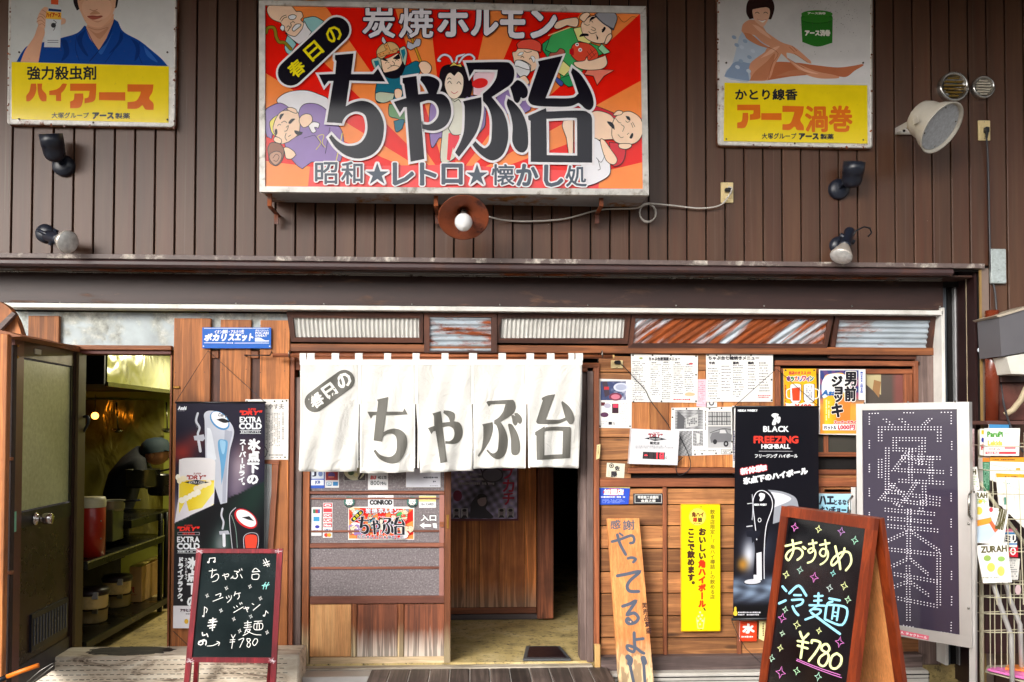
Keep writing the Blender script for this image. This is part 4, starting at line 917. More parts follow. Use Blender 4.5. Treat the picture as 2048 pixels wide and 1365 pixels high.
    for q in ('1075,775 1095,800 1110,805', '1090,880 1110,900 1125,895', '1110,815 1130,830 1120,860', '1140,790 1150,800 1165,795', '1150,880 1160,870', '1185,800 1200,830', '1175,805 1188,835'): L3(q, 1.1)
    sh(Z3('c735,790 c800,780 c800,1000 c770,1010 c755,900 730,830', 's'), (246, 214, 190)); L3('950,1030 980,1060 1005,1015', 1)
    L3('960,1040 975,1100 960,1110', 1)
    # writing
    Zt = lambda x, y: (720 + x / 4.876, y / 4.876)
    for ch, x0, y0, x1, y1 in (('炭', 20, 35, 350, 385), ('焼', 375, 35, 720, 385), ('ホ', 755, 80, 1060, 370), ('ル', 1080, 95, 1350, 360), ('モ', 1365, 95, 1610, 385), ('ン', 1660, 100, 1920, 385)):
        a, b = Zt(x0 + 12, y0 + 12), Zt(x1 - 12, y1 - 12); p.txt(ch, a[0], max(a[1], 13 + (a[0] - 530) * .02) if ch in '炭焼' else a[1], b[0], b[1], (232, 228, 236), 1.5 if ch in '炭焼' else 2.7, ((26, 16, 44), 3.6 if ch in '炭焼' else 4.8))
    a, b = (582, 148), (674, 62)
    p.stroke([a, b], 59, WHT); p.stroke([a, b], 51, BLK)
    for ch, cx, cy, hh in (('春', 594, 139, 15), ('日', 628, 104, 15), ('の', 668, 71, 15)): p.txt(ch, cx - hh, cy - hh, cx + hh, cy + hh, (240, 222, 20), .9, rot=-41)
    for o, h in SIGN_GLYPHS: p.stroke(o, 9.5, WHT, closed=True)
    for o, h in SIGN_GLYPHS:
        for q in h: p.stroke(q, 9.5, WHT, closed=True)
    for o, h in SIGN_GLYPHS: p.poly(o, BLK, h)
    # bottom row
    Zb = lambda x, y: (620 + x / 3.593, 310 + y / 3.593)
    for ch, x0, y0, x1, y1 in (('昭', 35, 55, 205, 218), ('和', 222, 52, 385, 218), ('★', 400, 60, 570, 218), ('レ', 595, 62, 750, 225), ('ト', 790, 62, 912, 225), ('ロ', 945, 70, 1098, 218), ('★', 1120, 68, 1280, 225), ('懐', 1300, 70, 1472, 228), ('か', 1480, 72, 1640, 230), ('し', 1680, 78, 1820, 235), ('処', 1830, 80, 1990, 238)):
        a, b = Zb(x0 + 6, y0 + 5), Zb(x1 - 6, y1 - 5); bo = .8 if ch in '昭和懐処' else 1.9
        p.txt(ch, a[0], a[1], b[0], b[1], (74, 84, 98), bo if ch != '★' else .3, (WHT, bo + 2.6))
p = PY(YF + .0115); sign_art(p); p.build(sg_f, 'artwork', inkv)

# ================================================================ rusted lamp shade with bulb
la = thing('bulb_lamp', 'rust brown enamel lamp shade with a bare white bulb under the big sign', 'lamp')
c = W(927, 436, -.36); ax = Vector((0.02, -0.72, -0.69)).normalized(); lo = c - ax * .05
rustsh = rusty('lamp_rust', (132, 62, 30), (80, 44, 36), .40, metal=.0, scale=7, gloss_base=.6)
part(la, 'shade', MB().lathe([(.018, -.05), (.03, -.045), (.045, -.01), (.07, .015), (.138, .045), (.142, .05), (.137, .049), (.066, .02), (.04, -.003), (.03, -.03), (0, -.03)], lo, ax, 40), rustsh)
part(la, 'socket', MB().lathe([(0, -.02), (.022, -.02), (.022, .025), (.026, .03), (.026, .04), (.02, .045)], lo, ax, 20), steel)
b_ = lo + ax * .095; bm_ = MB().lathe([(.0, .055), (.022, .05), (.04, .034), (.049, .01), (.049, -.008), (.04, -.03), (.026, -.045), (.02, -.06), (0, -.06)], b_, ax, 28)
for k in range(len(bm_.f)): bm_.f[k] = bm_.f[k][::-1]
part(la, 'bulb', bm_, plain('opal_glass', (236, 236, 236), .15, vary=.02, coat=.5))
part(la, 'arm', MB().tube([lo - ax * .045, lo - ax * .07 + Vector((0, .03, .01)), Vector((lo.x, -.29, lo.z + .07))], .008, 8), rustsh)

# ================================================================ spot lights on the siding
blk = plain('black_lacquer', (26, 32, 46), .35, spec=.6)
def can_spot(cx, cy, bx, by, flip, label):
    t = thing('wall_spotlight', label, 'spotlight', 'black cylinder wall lights')
    B = W(bx, by, 0); part(t, 'mount', MB().lathe([(.063, 0), (.063, .02), (.055, .034), (.03, .042), (0, .043)], B, (0, -1, 0), 28), blk)
    C = W(cx, cy, -.12); ax = Vector((-.28 * flip, -.35, .95)).normalized()
    part(t, 'housing', MB().lathe([(0, -.088), (.03, -.085), (.05, -.068), (.058, -.045), (.060, -.005), (.0625, -.004), (.0625, .065), (.054, .066), (.05, .03), (0, .03)], C, ax, 28), blk)
    part(t, 'arm', MB().tube([B + Vector((0, -.03, 0)), B + Vector((0.0, -.07, .02)), C - ax * .08], .013, 8), blk)
    part(t, 'lens', MB().lathe([(0, .045), (.052, .046)], C, ax, 20), plain('lens', (60, 60, 66), .1))
can_spot(106, 292, 129, 333, 0.2, 'black cylinder spotlight under the enamel poster of the man in blue')
can_spot(1706, 346, 1676, 380, -0.0, 'black cylinder spotlight under the enamel poster of the seated woman')
def bulb_spot(cx, cy, dirv, mx, my, label, cable=None):
    t = thing('reflector_spotlight', label, 'spotlight', 'silver bulb spotlights above the lintel')
    C = W(cx, cy, -.14); ax = Vector(dirv).normalized()
    bu_ = part(t, 'bulb', MB().lathe([(.022, -.075), (.026, -.07), (.05, -.02), (.064, .012), (.066, .022), (.062, .027)], C, ax, 30), plain('mirror_bulb', (214, 206, 196), .22, .5, vary=.08))
    part(bu_, 'lens', MB().lathe([(.062, .0265), (.05, .033), (.025, .038), (0, .040)], C, ax, 30), plain('ribbed_lens', (206, 206, 204), .12, .2, vary=.25, scale=30, bump=.6))
    part(t, 'holder', MB().lathe([(0, -.195), (.027, -.19), (.031, -.18), (.031, -.078), (.034, -.075), (.034, -.06), (.02, -.055)], C, ax, 22), blk)
    B = W(mx, my, 0); part(t, 'mount', MB().lathe([(.055, 0), (.055, .015), (.045, .03), (.02, .036), (0, .037)], B, (0, -1, 0), 24), blk)
    part(t, 'arm', MB().tube([B + Vector((0, -.03, 0)), B + Vector((0, -.08, 0)), C - ax * .12], .011, 8), blk)
    k = C - ax * .12; part(t, 'knob', MB().lathe([(0, -.05), (.014, -.048), (.014, .048), (0, .05)], k, ax.cross(Vector((0, 1, 0))), 10), blk)
    if cable: part(t, 'cable', MB().tube([W(x, y, Y) for x, y, Y in cable], .005, 8), black)
bulb_spot(131, 483, (.80, -.52, -.28), 92, 468, 'silver reflector bulb in a black holder at the left above the lintel')
bulb_spot(1684, 508, (-.42, -.36, -.82), 1676, 492, 'silver reflector bulb in a black holder at the right with a looped cable', [(1706, 472, -.2), (1712, 462, -.2), (1728, 454, -.19), (1740, 457, -.18), (1743, 466, -.17), (1736, 474, -.16)])

# ================================================================ sockets, cables
def outlet(x0, y0, x1, y1, Y, label, plug):
    t = thing('wall_socket', label, 'socket', 'cream electric sockets'); pl_ = part(t, 'plate', pxbox(x0, y0, x1, y1, Y, .012, .003), cream)
    a = W((x0 + x1) / 2, (y0 + y1) / 2, Y); w, h = (W(x1, y0, Y).x - W(x0, y0, Y).x), (W(x0, y0, Y).z - W(x0, y1, Y).z)
    part(pl_, 'insert', MB().box(a.x - w * .27, a.x + w * .27, Y - .003, Y, a.z - h * .3, a.z + h * .3, .001), cream)
    for s_ in (-1, 1): part(pl_, 'screw', MB().ball((a.x, Y, a.z + s_ * h * .42), .003, 8), steel)
    if plug == 'down': m = MB().box(a.x - .012, a.x + .014, Y - .035, Y - .004, a.z - .022, a.z + .012, .005); m.lathe([(.011, 0), (.005, .035)], (a.x + .002, Y - .02, a.z - .02), (0, 0, -1), 10)
    else: m = MB().box(a.x - .02, a.x + .02, Y - .03, Y - .004, a.z, a.z + .022, .006)
    part(t, 'plug', m, black)
outlet(1442, 365, 1467, 406, -.013, 'cream socket with a white cable right of the big sign', 'mid')
outlet(1957, 241, 1981, 281, -.013, 'cream socket with a thin black cable at the right above the magazine rack', 'down')
outlet(1222, 721, 1246, 737, .285, 'small cream socket with a black plug by the curtain rod end', 'mid')
def cable(name, pts, r, mat, label, cat='cable'):
    q = []
    for i in range(len(pts)): q.append(Vector(W(*pts[i])))
    out = []
    for i in range(len(q) - 1):
        pm = q[max(i - 1, 0)]; p0, p1 = q[i], q[i + 1]; pp = q[min(i + 2, len(q) - 1)]
        for k in range(5):
            t = k / 5; out.append(0.5 * ((2 * p0) + (-pm + p1) * t + (2 * pm - 5 * p0 + 4 * p1 - pp) * t * t + (-pm + 3 * p0 - 3 * p1 + pp) * t ** 3))
    out.append(q[-1]); return solo(name, MB().tube(out, r, 8), mat, label, cat)
wc = plain('white_cable', (206, 200, 192), .45)
cable('lamp_cable', [(978, 434, -.2), (1010, 441, -.04), (1060, 443, -.03), (1130, 438, -.03), (1200, 420, -.03), (1270, 417, -.05), (1290, 408, -.08), (1310, 408, -.05), (1350, 412, -.03), (1400, 417, -.03), (1438, 412, -.03), (1455, 396, -.04), (1464, 378, -.05), (1456, 374, -.045)], .0048, wc, 'white cable running from the rusty lamp under the sign to the socket')
m = MB(); o = W(1295, 427, -.03); m.tube([o + Vector((.048 * math.sin(t / 16 * 6.3), -.006 * (t / 16), .056 * math.cos(t / 16 * 6.3))) for t in range(17)], .0042, 8, False); m.tube([o + Vector((.05 * math.sin(t / 16 * 6.3), -.012, .052 * math.cos(t / 16 * 6.3))) for t in range(17)], .0042, 8, False)
solo('cable_loop', m, wc, 'coiled loop of white cable hanging at the lower right corner of the big sign', 'cable loop')
dkc = plain('grey_black_cable', (62, 62, 66), .5)
cable('power_cable', [(1972, 272, -.03), (1975, 300, -.02), (1977, 360, -.015), (1979, 460, -.02), (1982, 540, -.02), (1990, 585, -.02), (1994, 640, -.04), (1996, 700, -.06), (2001, 760, -.06), (2008, 810, -.08), (2020, 850, -.3), (2035, 880, -.3), (2046, 905, -.3)], .0055, dkc, 'grey cable hanging down the right edge from the socket to the magazine rack')

# ================================================================ speaker, chrome vents
vn = rusty('chrome', (186, 184, 180), (60, 54, 48), .36, metal=.9, scale=12, gloss_base=.15)
def vent(cx, cy, r, slats, m2, label):
    t = thing('round_vent', label, 'vent', 'round chrome vents'); o = W(cx, cy, 0)
    part(t, 'ring', MB().lathe([(r, 0), (r, .02), (r * .97, .034), (r * .86, .038), (r * .78, .03), (r * .72, .012), (0, .012)], o, (0, -1, 0), 36), vn)
    for k in range(slats):
        z = o.z + r * .55 - k * r * 1.15 / (slats - 1); w = math.sqrt(max(1e-4, (r * .68) ** 2 - (z - o.z) ** 2)); part(t, 'slat', MB().box(o.x - w, o.x + w, -.032, -.016, z - r * .055, z + r * .055, .004), m2)
vent(1903, 177, .094, 6, plain('brass_slat', (150, 120, 50), .3, .6), 'larger chrome round vent with yellowish slats at top right')
vent(1962, 178, .071, 6, plain('pale_slat', (220, 212, 196), .35, .2), 'smaller chrome round vent with pale slats at top right')
sp = thing('loudspeaker', 'grey-white round loudspeaker on a bracket beside the right enamel poster', 'loudspeaker')
gm = plain('speaker_white', (196, 190, 178), .45, dirt=(120, 104, 84), dirtamt=.5, scale=4); C = W(1879, 254, -.36); ax = Vector((.42, -.66, -.62)).normalized()
s_ = MB().lathe([(0, -.15), (.06, -.15), (.095, -.13), (.108, -.09), (.112, -.05), (.135, -.01), (.15, .035), (.153, .04), (.144, .041), (.137, .02), (.0, .02)], C - ax * .02, ax, 44); part(sp, 'horn', s_, gm)
part(sp, 'grille', MB().lathe([(0, .026), (.134, .024)], C - ax * .02, ax, 36), plain('grille', (186, 190, 196), .5, .2, vary=.2, scale=60))
for k in range(4):
    a = .5 + k * math.pi / 2; e = ax.cross(Vector((0, 0, 1))).normalized(); f = ax.cross(e); part(sp, 'screw', MB().ball(C + ax * .006 + (e * math.cos(a) + f * math.sin(a)) * .118, .005, 8), steel)
A1 = W(1792, 262, -.02); A2 = W(1836, 236, -.42)
part(sp, 'bracket', MB().prism([A1 + Vector((0, 0, .02)), A1 + Vector((0, 0, -.012)), W(1838, 244, -.42), W(1836, 232, -.42)], (0, .012, 0)), whitep)
part(sp, 'bracket', MB().box(A1.x, A1.x + .19, -.03, -.005, A1.z - .02, A1.z + .014, .003), whitep)
for k in range(3): part(sp, 'hole', MB().lathe([(.009, 0), (0, 0)], (A1.x + .045 + .04 * k, -.0305, A1.z - .003), (0, -1, 0), 10), dkvoid)
part(sp, 'wall_arm', MB().tube([Vector((A1.x + .15, -.01, A1.z)), C - ax * .2], .016, 8), whitep)

# ================================================================ pieces on the right edge
gpz = rusty('grey_plate', (176, 186, 186), (60, 60, 62), .33, metal=.1, scale=30, gloss_base=.5)
solo('metal_plate', pxbox(1983, 498, 2013, 567, -.03, .025, .004), gpz, 'small pale grey metal plate on the siding at the right edge', 'plate')
solo('brown_pipe', MB().tube([W(1984, 622, -.08), W(1984, 848, -.08)], .040, 16), plain('glossy_brown', (110, 46, 26), .25, coat=.5), 'glossy red-brown pipe at the right edge above the magazine rack', 'pipe')
ac = thing('box_unit', 'grey metal box with a cream fitting below it at the right edge', 'box')
part(ac, 'cover', MB().prism([W(1998, 634, -.25), W(2075, 612, -.25), W(2075, 700, -.25), W(2003, 713, -.25)], (0, .22, 0)), plain('box_grey', (92, 90, 94), .45, vary=.06))
part(ac, 'rim', MB().prism([W(1992, 632, -.26), W(2075, 607, -.26), W(2075, 612, -.26), W(1998, 635, -.26)], (0, .24, 0)), plain('rim_cream', (176, 164, 146), .5))
part(ac, 'fitting', MB().prism([W(2013, 714, -.25), W(2075, 703, -.25), W(2075, 750, -.25), W(2022, 748, -.25)], (0, .2, 0)), plain('fitting_cream', (206, 204, 194), .4))
part(ac, 'shelf', pxbox(2001, 714, 2075, 765, -.1, .1), plain('box_dark', (58, 34, 30), .5))
solo('hose', MB().tube([W(2010, 830, -.12), W(2026, 820, -.14), W(2042, 800, -.16), W(2056, 770, -.18)], .018, 10), plain('tape_hose', (176, 160, 130), .6, dirt=(90, 70, 50)), 'taped beige hose curving below the grey box at the right edge', 'hose')
solo('brown_board', pxbox(1975, 842, 2075, 850, -.2, .2), plain('board_brown', (92, 62, 56), .5), 'thin brown ledge above the magazine rack at the right edge', 'ledge')
solo('worn_cabinet_front', pxbox(1994, 766, 2075, 841, -.06, .05), plain('panel_maroon', (92, 52, 44), .4, vary=.3, dirt=(150, 120, 100), scale=9), 'maroon panel with worn spots under the box at the right edge', 'panel')

# ================================================================ enamel poster signs
def enamel(quad, label, draw):
    t = thing('enamel_sign', label, 'enamel sign', 'old enamel advertising signs')
    Y = -.045; cx = sum(q[0] for q in quad) / 4; cy = sum(q[1] for q in quad) / 4
    def rr(q, r=8):
        out = []
        for i in range(4):
            p, a, b = q[i], q[i - 1], q[(i + 1) % 4]
            la_ = math.hypot(a[0] - p[0], a[1] - p[1]); lb = math.hypot(b[0] - p[0], b[1] - p[1])
            A = (p[0] + (a[0] - p[0]) / la_ * r, p[1] + (a[1] - p[1]) / la_ * r); B_ = (p[0] + (b[0] - p[0]) / lb * r, p[1] + (b[1] - p[1]) / lb * r)
            for k in range(5):
                u = k / 4; out.append(((1 - u) ** 2 * A[0] + 2 * u * (1 - u) * p[0] + u * u * B_[0], (1 - u) ** 2 * A[1] + 2 * u * (1 - u) * p[1] + u * u * B_[1]))
        return out
    o = rr(quad); i_ = [(cx + (x - cx) * .965, cy + (y - cy) * .972) for x, y in o]
    m = MB(); n = len(o); Vv = [W(x, y, Y + .012) for x, y in o] + [W(x, y, Y) for x, y in [(cx + (x - cx) * .985, cy + (y - cy) * .988) for x, y in o]] + [W(x, y, Y + .003) for x, y in i_]
    F_ = []
    for ring in (0, 1): F_ += [[ring * n + k, ring * n + (k + 1) % n, (ring + 1) * n + (k + 1) % n, (ring + 1) * n + k] for k in range(n)]
    F_.append([2 * n + k for k in range(n)])
    m.add(Vv, F_)
    rim_ = part(t, 'rim', m, rusty('enamel_white', (226, 222, 216), (140, 78, 36), .36, metal=0, scale=14, gloss_base=.25))
    part(t, 'back_edge', MB().prism([W(x, y, Y + .0125) for x, y in o], (0, .03, 0)), rusty('enamel_edge', (150, 96, 60), (110, 56, 28), .5, metal=0, scale=9))
    p = PY(Y + .0025); draw(p); p.build(rim_, 'print', inke)
    R = random.Random(int(cx)); m = MB()
    for k in range(60):
        side = R.randrange(4); u = R.random(); a, b = quad[side], quad[(side + 1) % 4]; x, y = a[0] + (b[0] - a[0]) * u, a[1] + (b[1] - a[1]) * u; s_ = R.uniform(.972, .998); x, y = cx + (x - cx) * s_, cy + (y - cy) * (s_ + .008)
        q = W(x, y, Y - .0006); r = R.uniform(.002, .009); m.add([q + Vector((math.cos(j) * r * R.uniform(.5, 1.2), -.0002, math.sin(j) * r * R.uniform(.5, 1.4))) for j in (0, .9, 1.8, 2.7, 3.6, 4.5, 5.4)], [list(range(7))])
    part(rim_, 'rust_spots', m, rusty('rust_iron', (96, 52, 36), (140, 72, 34), .5), kind='stuff')
    for x, y in ((.06, .5), (.94, .5), (.06, .96), (.94, .965), (.5, .985)):
        a = quad[0][0] * (1 - x) + quad[1][0] * x, quad[0][1] * (1 - y) + quad[3][1] * y; part(rim_, 'screw', MB().ball(W(a[0], a[1], Y - .001), .006, 8), plain('rusty_screw', (70, 50, 40), .5))
YEL, NVY = (250, 222, 20), (34, 36, 48)
K1 = 3.9
def man(p):
    z = lambda st, d='s': G(st, 0, 0, K1, d, True, 5)
    p.grid(18, -60, 350, 135, 12, 10, lambda u, v: (206 + 16 * u, 208 + 14 * u, 206 + 16 * u))
    p.poly(z('c128,485 170,410 215,360 300,340 c470,300 600,260 c660,200 c700,230 c890,150 c920,170 965,250 1090,320 1190,400 1260,460 c1310,518'), (14, 66, 148))
    p.poly(z('c670,225 c700,300 c770,395 c830,300 c890,160 c880,100 c690,160', 'c'), (214, 160, 130))
    p.poly(z('c560,-240 910,-240 c930,-40 910,60 c880,60 c640,60 c600,85 570,0'), (34, 28, 32))
    p.poly(z('600,-60 610,40 640,120 680,190 740,215 800,210 860,150 890,80 905,0 c905,-120 c600,-120'), (232, 178, 146)); p.ell(755 / K1, 60 / K1, 30, 26, (238, 188, 158))
    p.poly(z('680,130 720,122 760,126 790,122 800,132 760,150 720,155'), (176, 92, 76)); p.line('682,132 740,132 800,130', .8, (110, 50, 44), 0, 0, K1); p.line('700,75 730,85 760,75', 1, (176, 110, 84), 0, 0, K1)
    p.line('690,215 760,235 840,215', 1.8, (190, 132, 104), 0, 0, K1)
    for st in ('c620,2 s650,-6 s680,2', 'c790,0 s825,-8 s860,2'): p.stroke(G(st, 0, 0, K1, 's', False), 1.6, (60, 34, 30))
    for k in range(5): p.poly(z('c%d,%d s%d,150 s%d,210 c860,152 s895,90 c905,-20' % (905 - k * 9, -20, 880 - k * 14, 800 - k * 8)), (226 - k * 4, 168 - k * 5, 134 - k * 5)) if k == 0 else None
    p.poly(z('c700,110 s740,85 s780,105 s770,112 s710,116'), (206, 148, 116)); p.poly(z('700,150 760,168 800,155 760,178'), (214, 152, 122)); p.poly(z('c690,225 s760,262 s850,215 s790,300 c760,300'), (196, 138, 108))
    for st in ('c670,228 s640,330 s690,440 s640,400 s600,300', 'c940,240 s920,330 s850,420 s905,380 s960,300', 'c1020,300 s1060,380 s1050,480 s1090,420 s1080,340', 'c470,310 s500,400 s480,480 s540,420 s520,320'): p.poly(z(st), (8, 50, 120))
    for st in ('c760,400 s830,340 s880,250 s800,420', 'c1120,360 s1180,420 s1230,490 s1150,440'): p.poly(z(st), (40, 96, 180))
    p.line('c665,210 s720,320 c770,395', 1.3, (8, 40, 100), 0, 0, K1); p.line('c890,160 s850,290 s760,410 700,480', 1.6, (8, 40, 100), 0, 0, K1); p.line('965,250 900,380 820,490', 1.2, (10, 48, 116), 0, 0, K1); p.line('600,270 590,380 620,480', 1.2, (10, 48, 116), 0, 0, K1); p.line('1090,330 1080,420 1110,500', 1.2, (10, 48, 116), 0, 0, K1)
    p.poly(z('c160,485 200,390 265,290 300,200 c340,200 350,260 330,330 c300,490'), (226, 172, 142)); p.poly(z('290,170 300,120 330,70 370,60 c480,140 510,150 510,180 480,195 c350,220 310,210'), (230, 180, 150))
    p.poly(z('c358,150 c378,60 c395,40 c398,-60 c460,-60 c458,40 c480,65 c478,150 c470,372 c345,370', 'c'), (214, 218, 222)); p.poly(z('c398,-60 c460,-60 c455,40 c398,35', 'c'), (226, 92, 50)); p.poly(z('c380,68 c480,78 c478,95 c378,88', 'c'), (30, 54, 110)); p.poly(z('c360,90 c480,100 c478,155 c358,148', 'c'), (250, 196, 70)); p.txt('ハイアース', 93, 26, 121, 35, (206, 60, 30), .5); p.ell(418 / K1, 200 / K1, 5, 5, (60, 60, 64)); p.line('418,160 440,180 410,200 430,215 418,240', 1.2, (50, 50, 56), 0, 0, K1); p.rect(95, 81, 117, 82, (60, 60, 70)); p.rect(95, 85, 117, 86, (60, 60, 70))
    for st in ('290,150 320,130 350,160', '285,175 320,160 350,185', '300,200 330,188 350,205', '330,80 355,95 372,110', '310,110 335,118 358,140'): p.line(st, .9, (176, 116, 90), 0, 0, K1)
    p.poly([(23.5, 124.5), (338, 133.5), (337.5, 246.5), (23.5, 239)], YEL)
    p.txt('強力殺虫剤', 55, 133.5, 192, 160, NVY, .8)
    o = (228, 108, 24)
    for st in ('243,655 283,655 s285,700 s270,750 s235,790 207,793 s207,750 s230,715', '292,655 330,655 s330,700 s362,740 363,792 s325,790 s300,740', 's490,655 525,658 s505,700 478,730 478,792 438,790 438,745 385,745 385,712 s440,700 s470,680', '548,655 752,655 s750,730 s735,790 660,810 660,770 s690,760 700,712 548,712', '582,732 650,732 s650,780 s625,840 548,848 548,795 s575,780', '773,722 978,722 978,788 773,784', '995,660 1198,662 s1190,720 s1165,770 s1198,810 1198,860 s1140,858 s1120,835 s1110,825 s1070,850 995,852 995,800 s1060,790 s1090,750 1100,718 995,718'): p.poly(G(st, 0, 0, K1), o)
    p.txt('大塚グループ', 104, 226, 178, 237, NVY, .35); p.txt('アース', 186, 226.5, 227, 238, NVY, 1.1); p.txt('製薬', 231, 227, 260, 238, NVY, .4)
enamel([(18, -40), (355, -40), (351, 256), (14, 250)], 'old enamel poster sign of a man in a blue kimono holding a spray can', man)
K2 = 3.066
def woman(p):
    X = 1380; z = lambda st, d='s': G(st, X, 0, K2, d, True, 5); ln = lambda st, w, c_: p.line(st, w, c_, X, 0, K2)
    p.grid(1436, -60, 1742, 172, 14, 12, lambda u, v: (208 + 8 * u + 14 * (v > .8), 206 + 8 * u + 14 * (v > .8), 206 + 8 * u + 16 * (v > .8)))
    sk, sk2 = (222, 156, 122), (196, 116, 80)
    p.poly(z('500,390 640,385 760,400 900,415 1000,405 1055,395 1060,405 1010,435 960,472 900,470 760,460 c620,470 c470,495'), sk2)
    p.poly(z('c355,498 350,420 420,340 500,280 560,262 590,300 600,360 680,400 780,440 880,460 912,472 900,482 780,480 680,440 c560,330 520,400 480,490'), sk)
    p.poly(z('c210,470 225,430 260,390 c300,230 c320,195 345,215 c400,225 460,260 480,270 c460,320 390,370 c360,400 365,498 c250,490'), (182, 196, 214)); p.poly(z('c225,440 280,380 c370,390 c355,440 c365,498 c280,485 c210,470'), (140, 160, 190))
    p.poly(z('c315,190 325,150 360,125 c400,125 430,140 c470,200 560,260 640,290 c740,375 c745,392 720,385 640,335 c560,320 450,265 390,215 c345,230'), sk)
    p.poly(z('345,80 350,20 380,-15 440,-25 500,-5 518,50 500,115 c485,120 c385,115 c365,120'), (44, 24, 24)); p.poly(z('385,90 385,60 420,45 480,50 490,85 475,130 448,165 420,150 395,125'), (236, 186, 158)); p.poly(z('c380,60 400,20 460,10 500,60 c470,45 c430,50'), (44, 24, 24))
    p.poly(z('415,120 440,128 465,122 445,140'), (250, 240, 236)); ln('412,118 440,128 468,120', .7, (180, 60, 60)); ln('400,82 412,76 424,84', 1.2, (50, 30, 30)); ln('452,82 464,76 476,84', 1.2, (50, 30, 30))
    for st in ('c365,495 s400,440 s470,380 s520,330 s500,420 c470,492', 'c520,470 s640,430 s740,450 s640,462', 'c330,200 s380,215 s440,265 s500,300 s420,280 s350,240'): p.poly(z(st), (202, 130, 94))
    for st in ('c430,360 s500,300 s550,285 s500,330', 'c620,380 s700,425 s790,455 s700,440', 'c380,150 s430,170 s500,240 s430,200'): p.poly(z(st), (240, 186, 156))
    for k in range(9): p.ell(X + (270 + (k * 47) % 120) / K2, (230 + (k * 61) % 220) / K2, 5, 3.5, (196, 208, 224) if k % 2 else (150, 170, 198), .5)
    for st in ('610,290 640,320', '625,283 655,315', '640,330 720,385', '480,290 540,330 500,400 480,490', '600,360 700,420'): ln(st, .9, (170, 96, 66))
    p.poly(z('c680,110 c690,80 c860,75 c875,110 c872,265 780,288 c688,260'), (44, 120, 40)); p.ell(X + 778 / K2, 88 / K2, 31.5, 7.5, (58, 140, 48)); p.ell(X + 778 / K2, 122 / K2, 31.5, 8, (34, 98, 32)); p.ell(X + 778 / K2, 119 / K2, 31.5, 7.5, (52, 134, 44)); p.txt('アース渦巻', X + 706 / K2, 187 / K2, X + 858 / K2, 221 / K2, (240, 240, 230), .8); p.txt('アース渦巻', X + 722 / K2, 77 / K2, X + 830 / K2, 90 / K2, (230, 236, 220), .4)
    R = random.Random(5)
    for k in range(130):
        a = R.gauss(1655, 40), R.gauss(35, 30)
        if 1600 < a[0] < 1738 and a[1] < 110: p.ell(a[0], a[1], R.uniform(.3, .9), R.uniform(.3, .9), (80, 74, 70), n=6)
    p.lay += 1
    p.poly([(X + 210 / K2, 510 / K2), (X + 1085 / K2, 526 / K2), (X + 1087 / K2, 884 / K2), (X + 205 / K2, 868 / K2)], YEL)
    p.txt('かとり線香', X + 278 / K2, 550 / K2, X + 655 / K2, 615 / K2, NVY, .9)
    o = (234, 116, 28)
    for st in ('288,645 428,645 s430,700 s425,730 365,740 365,705 s385,700 388,680 288,680', '322,695 355,695 s355,740 s335,785 288,790 288,755 s315,745', '435,697 560,697 560,740 435,738', '565,652 697,655 s690,700 s675,740 s695,775 697,803 s655,800 s640,780 s610,800 565,800 565,765 s610,760 s630,720 638,690 565,690'): p.poly(G(st, X, 0, K2), o)
    p.txt('渦巻', X + 708 / K2, 655 / K2, X + 990 / K2, 808 / K2, o, 1.8)
    p.txt('大塚グループ', X + 440 / K2, 820 / K2, X + 650 / K2, 855 / K2, NVY, .35); p.txt('アース', X + 668 / K2, 823 / K2, X + 785 / K2, 857 / K2, NVY, 1.1); p.txt('製薬', X + 798 / K2, 825 / K2, X + 878 / K2, 857 / K2, NVY, .4)
enamel([(1434, -40), (1745, -40), (1745, 298), (1435, 292)], 'old enamel poster sign of a seated woman beside a green tin', woman)

# ================================================================ kitchen behind the open door
kx = W(158, 1130, .3).x                      # counter front plane (runs away from the street)
st = plain('kitchen_steel', (120, 118, 96), .22, .9, scale=3, vary=.3)
# far steel splash back, dented; yellow lamp reflections painted into its colour
N_ = NT('dented_steel'); v_ = N_.coords((1, 1, .5)); n_ = N_.noise(v_, 5, 3, .5, .6); N_.col(N_.ramp(n_, [(.35, lin((96, 84, 24))), (.5, lin((170, 160, 70))), (.7, lin((206, 200, 120)))])); N_.set(Roughness=.2, Metallic=.55); N_.bump(n_, .8, .05); dent = N_.m
Yk = 2.6
kp = W(160, 800, Yk); kq = W(326, 1010, Yk)
m = MB(); m.smooth = True; m.sheet(lambda u, v: (kp.x - .7 + (kq.x - kp.x + .7) * u, Yk + .012 * math.sin(u * 17 + v * 3) * math.sin(v * 9 + 1), kq.z - .25 + (kp.z - kq.z + .25) * v), 40, 30); solo('steel_splashback', m, dent, 'wavy polished steel sheet on the kitchen wall behind the stove', 'splashback')
kw = plain('kitchen_wall_yellow', (150, 152, 60), .5)
struct('kitchen_back_wall', MB().box(-3.7, -1.65, Yk + .04, Yk + .1, 0.1, 2.4), kw)
struct('kitchen_side_wall', MB().box(-3.75, -3.68, .36, Yk + .1, 0, 2.4), plain('soot_wall', (40, 36, 28), .7))
struct('kitchen_front_wall', MB().box(-3.75, kx - .04, .345, .42, 0.1, 2.4), dkvoid)
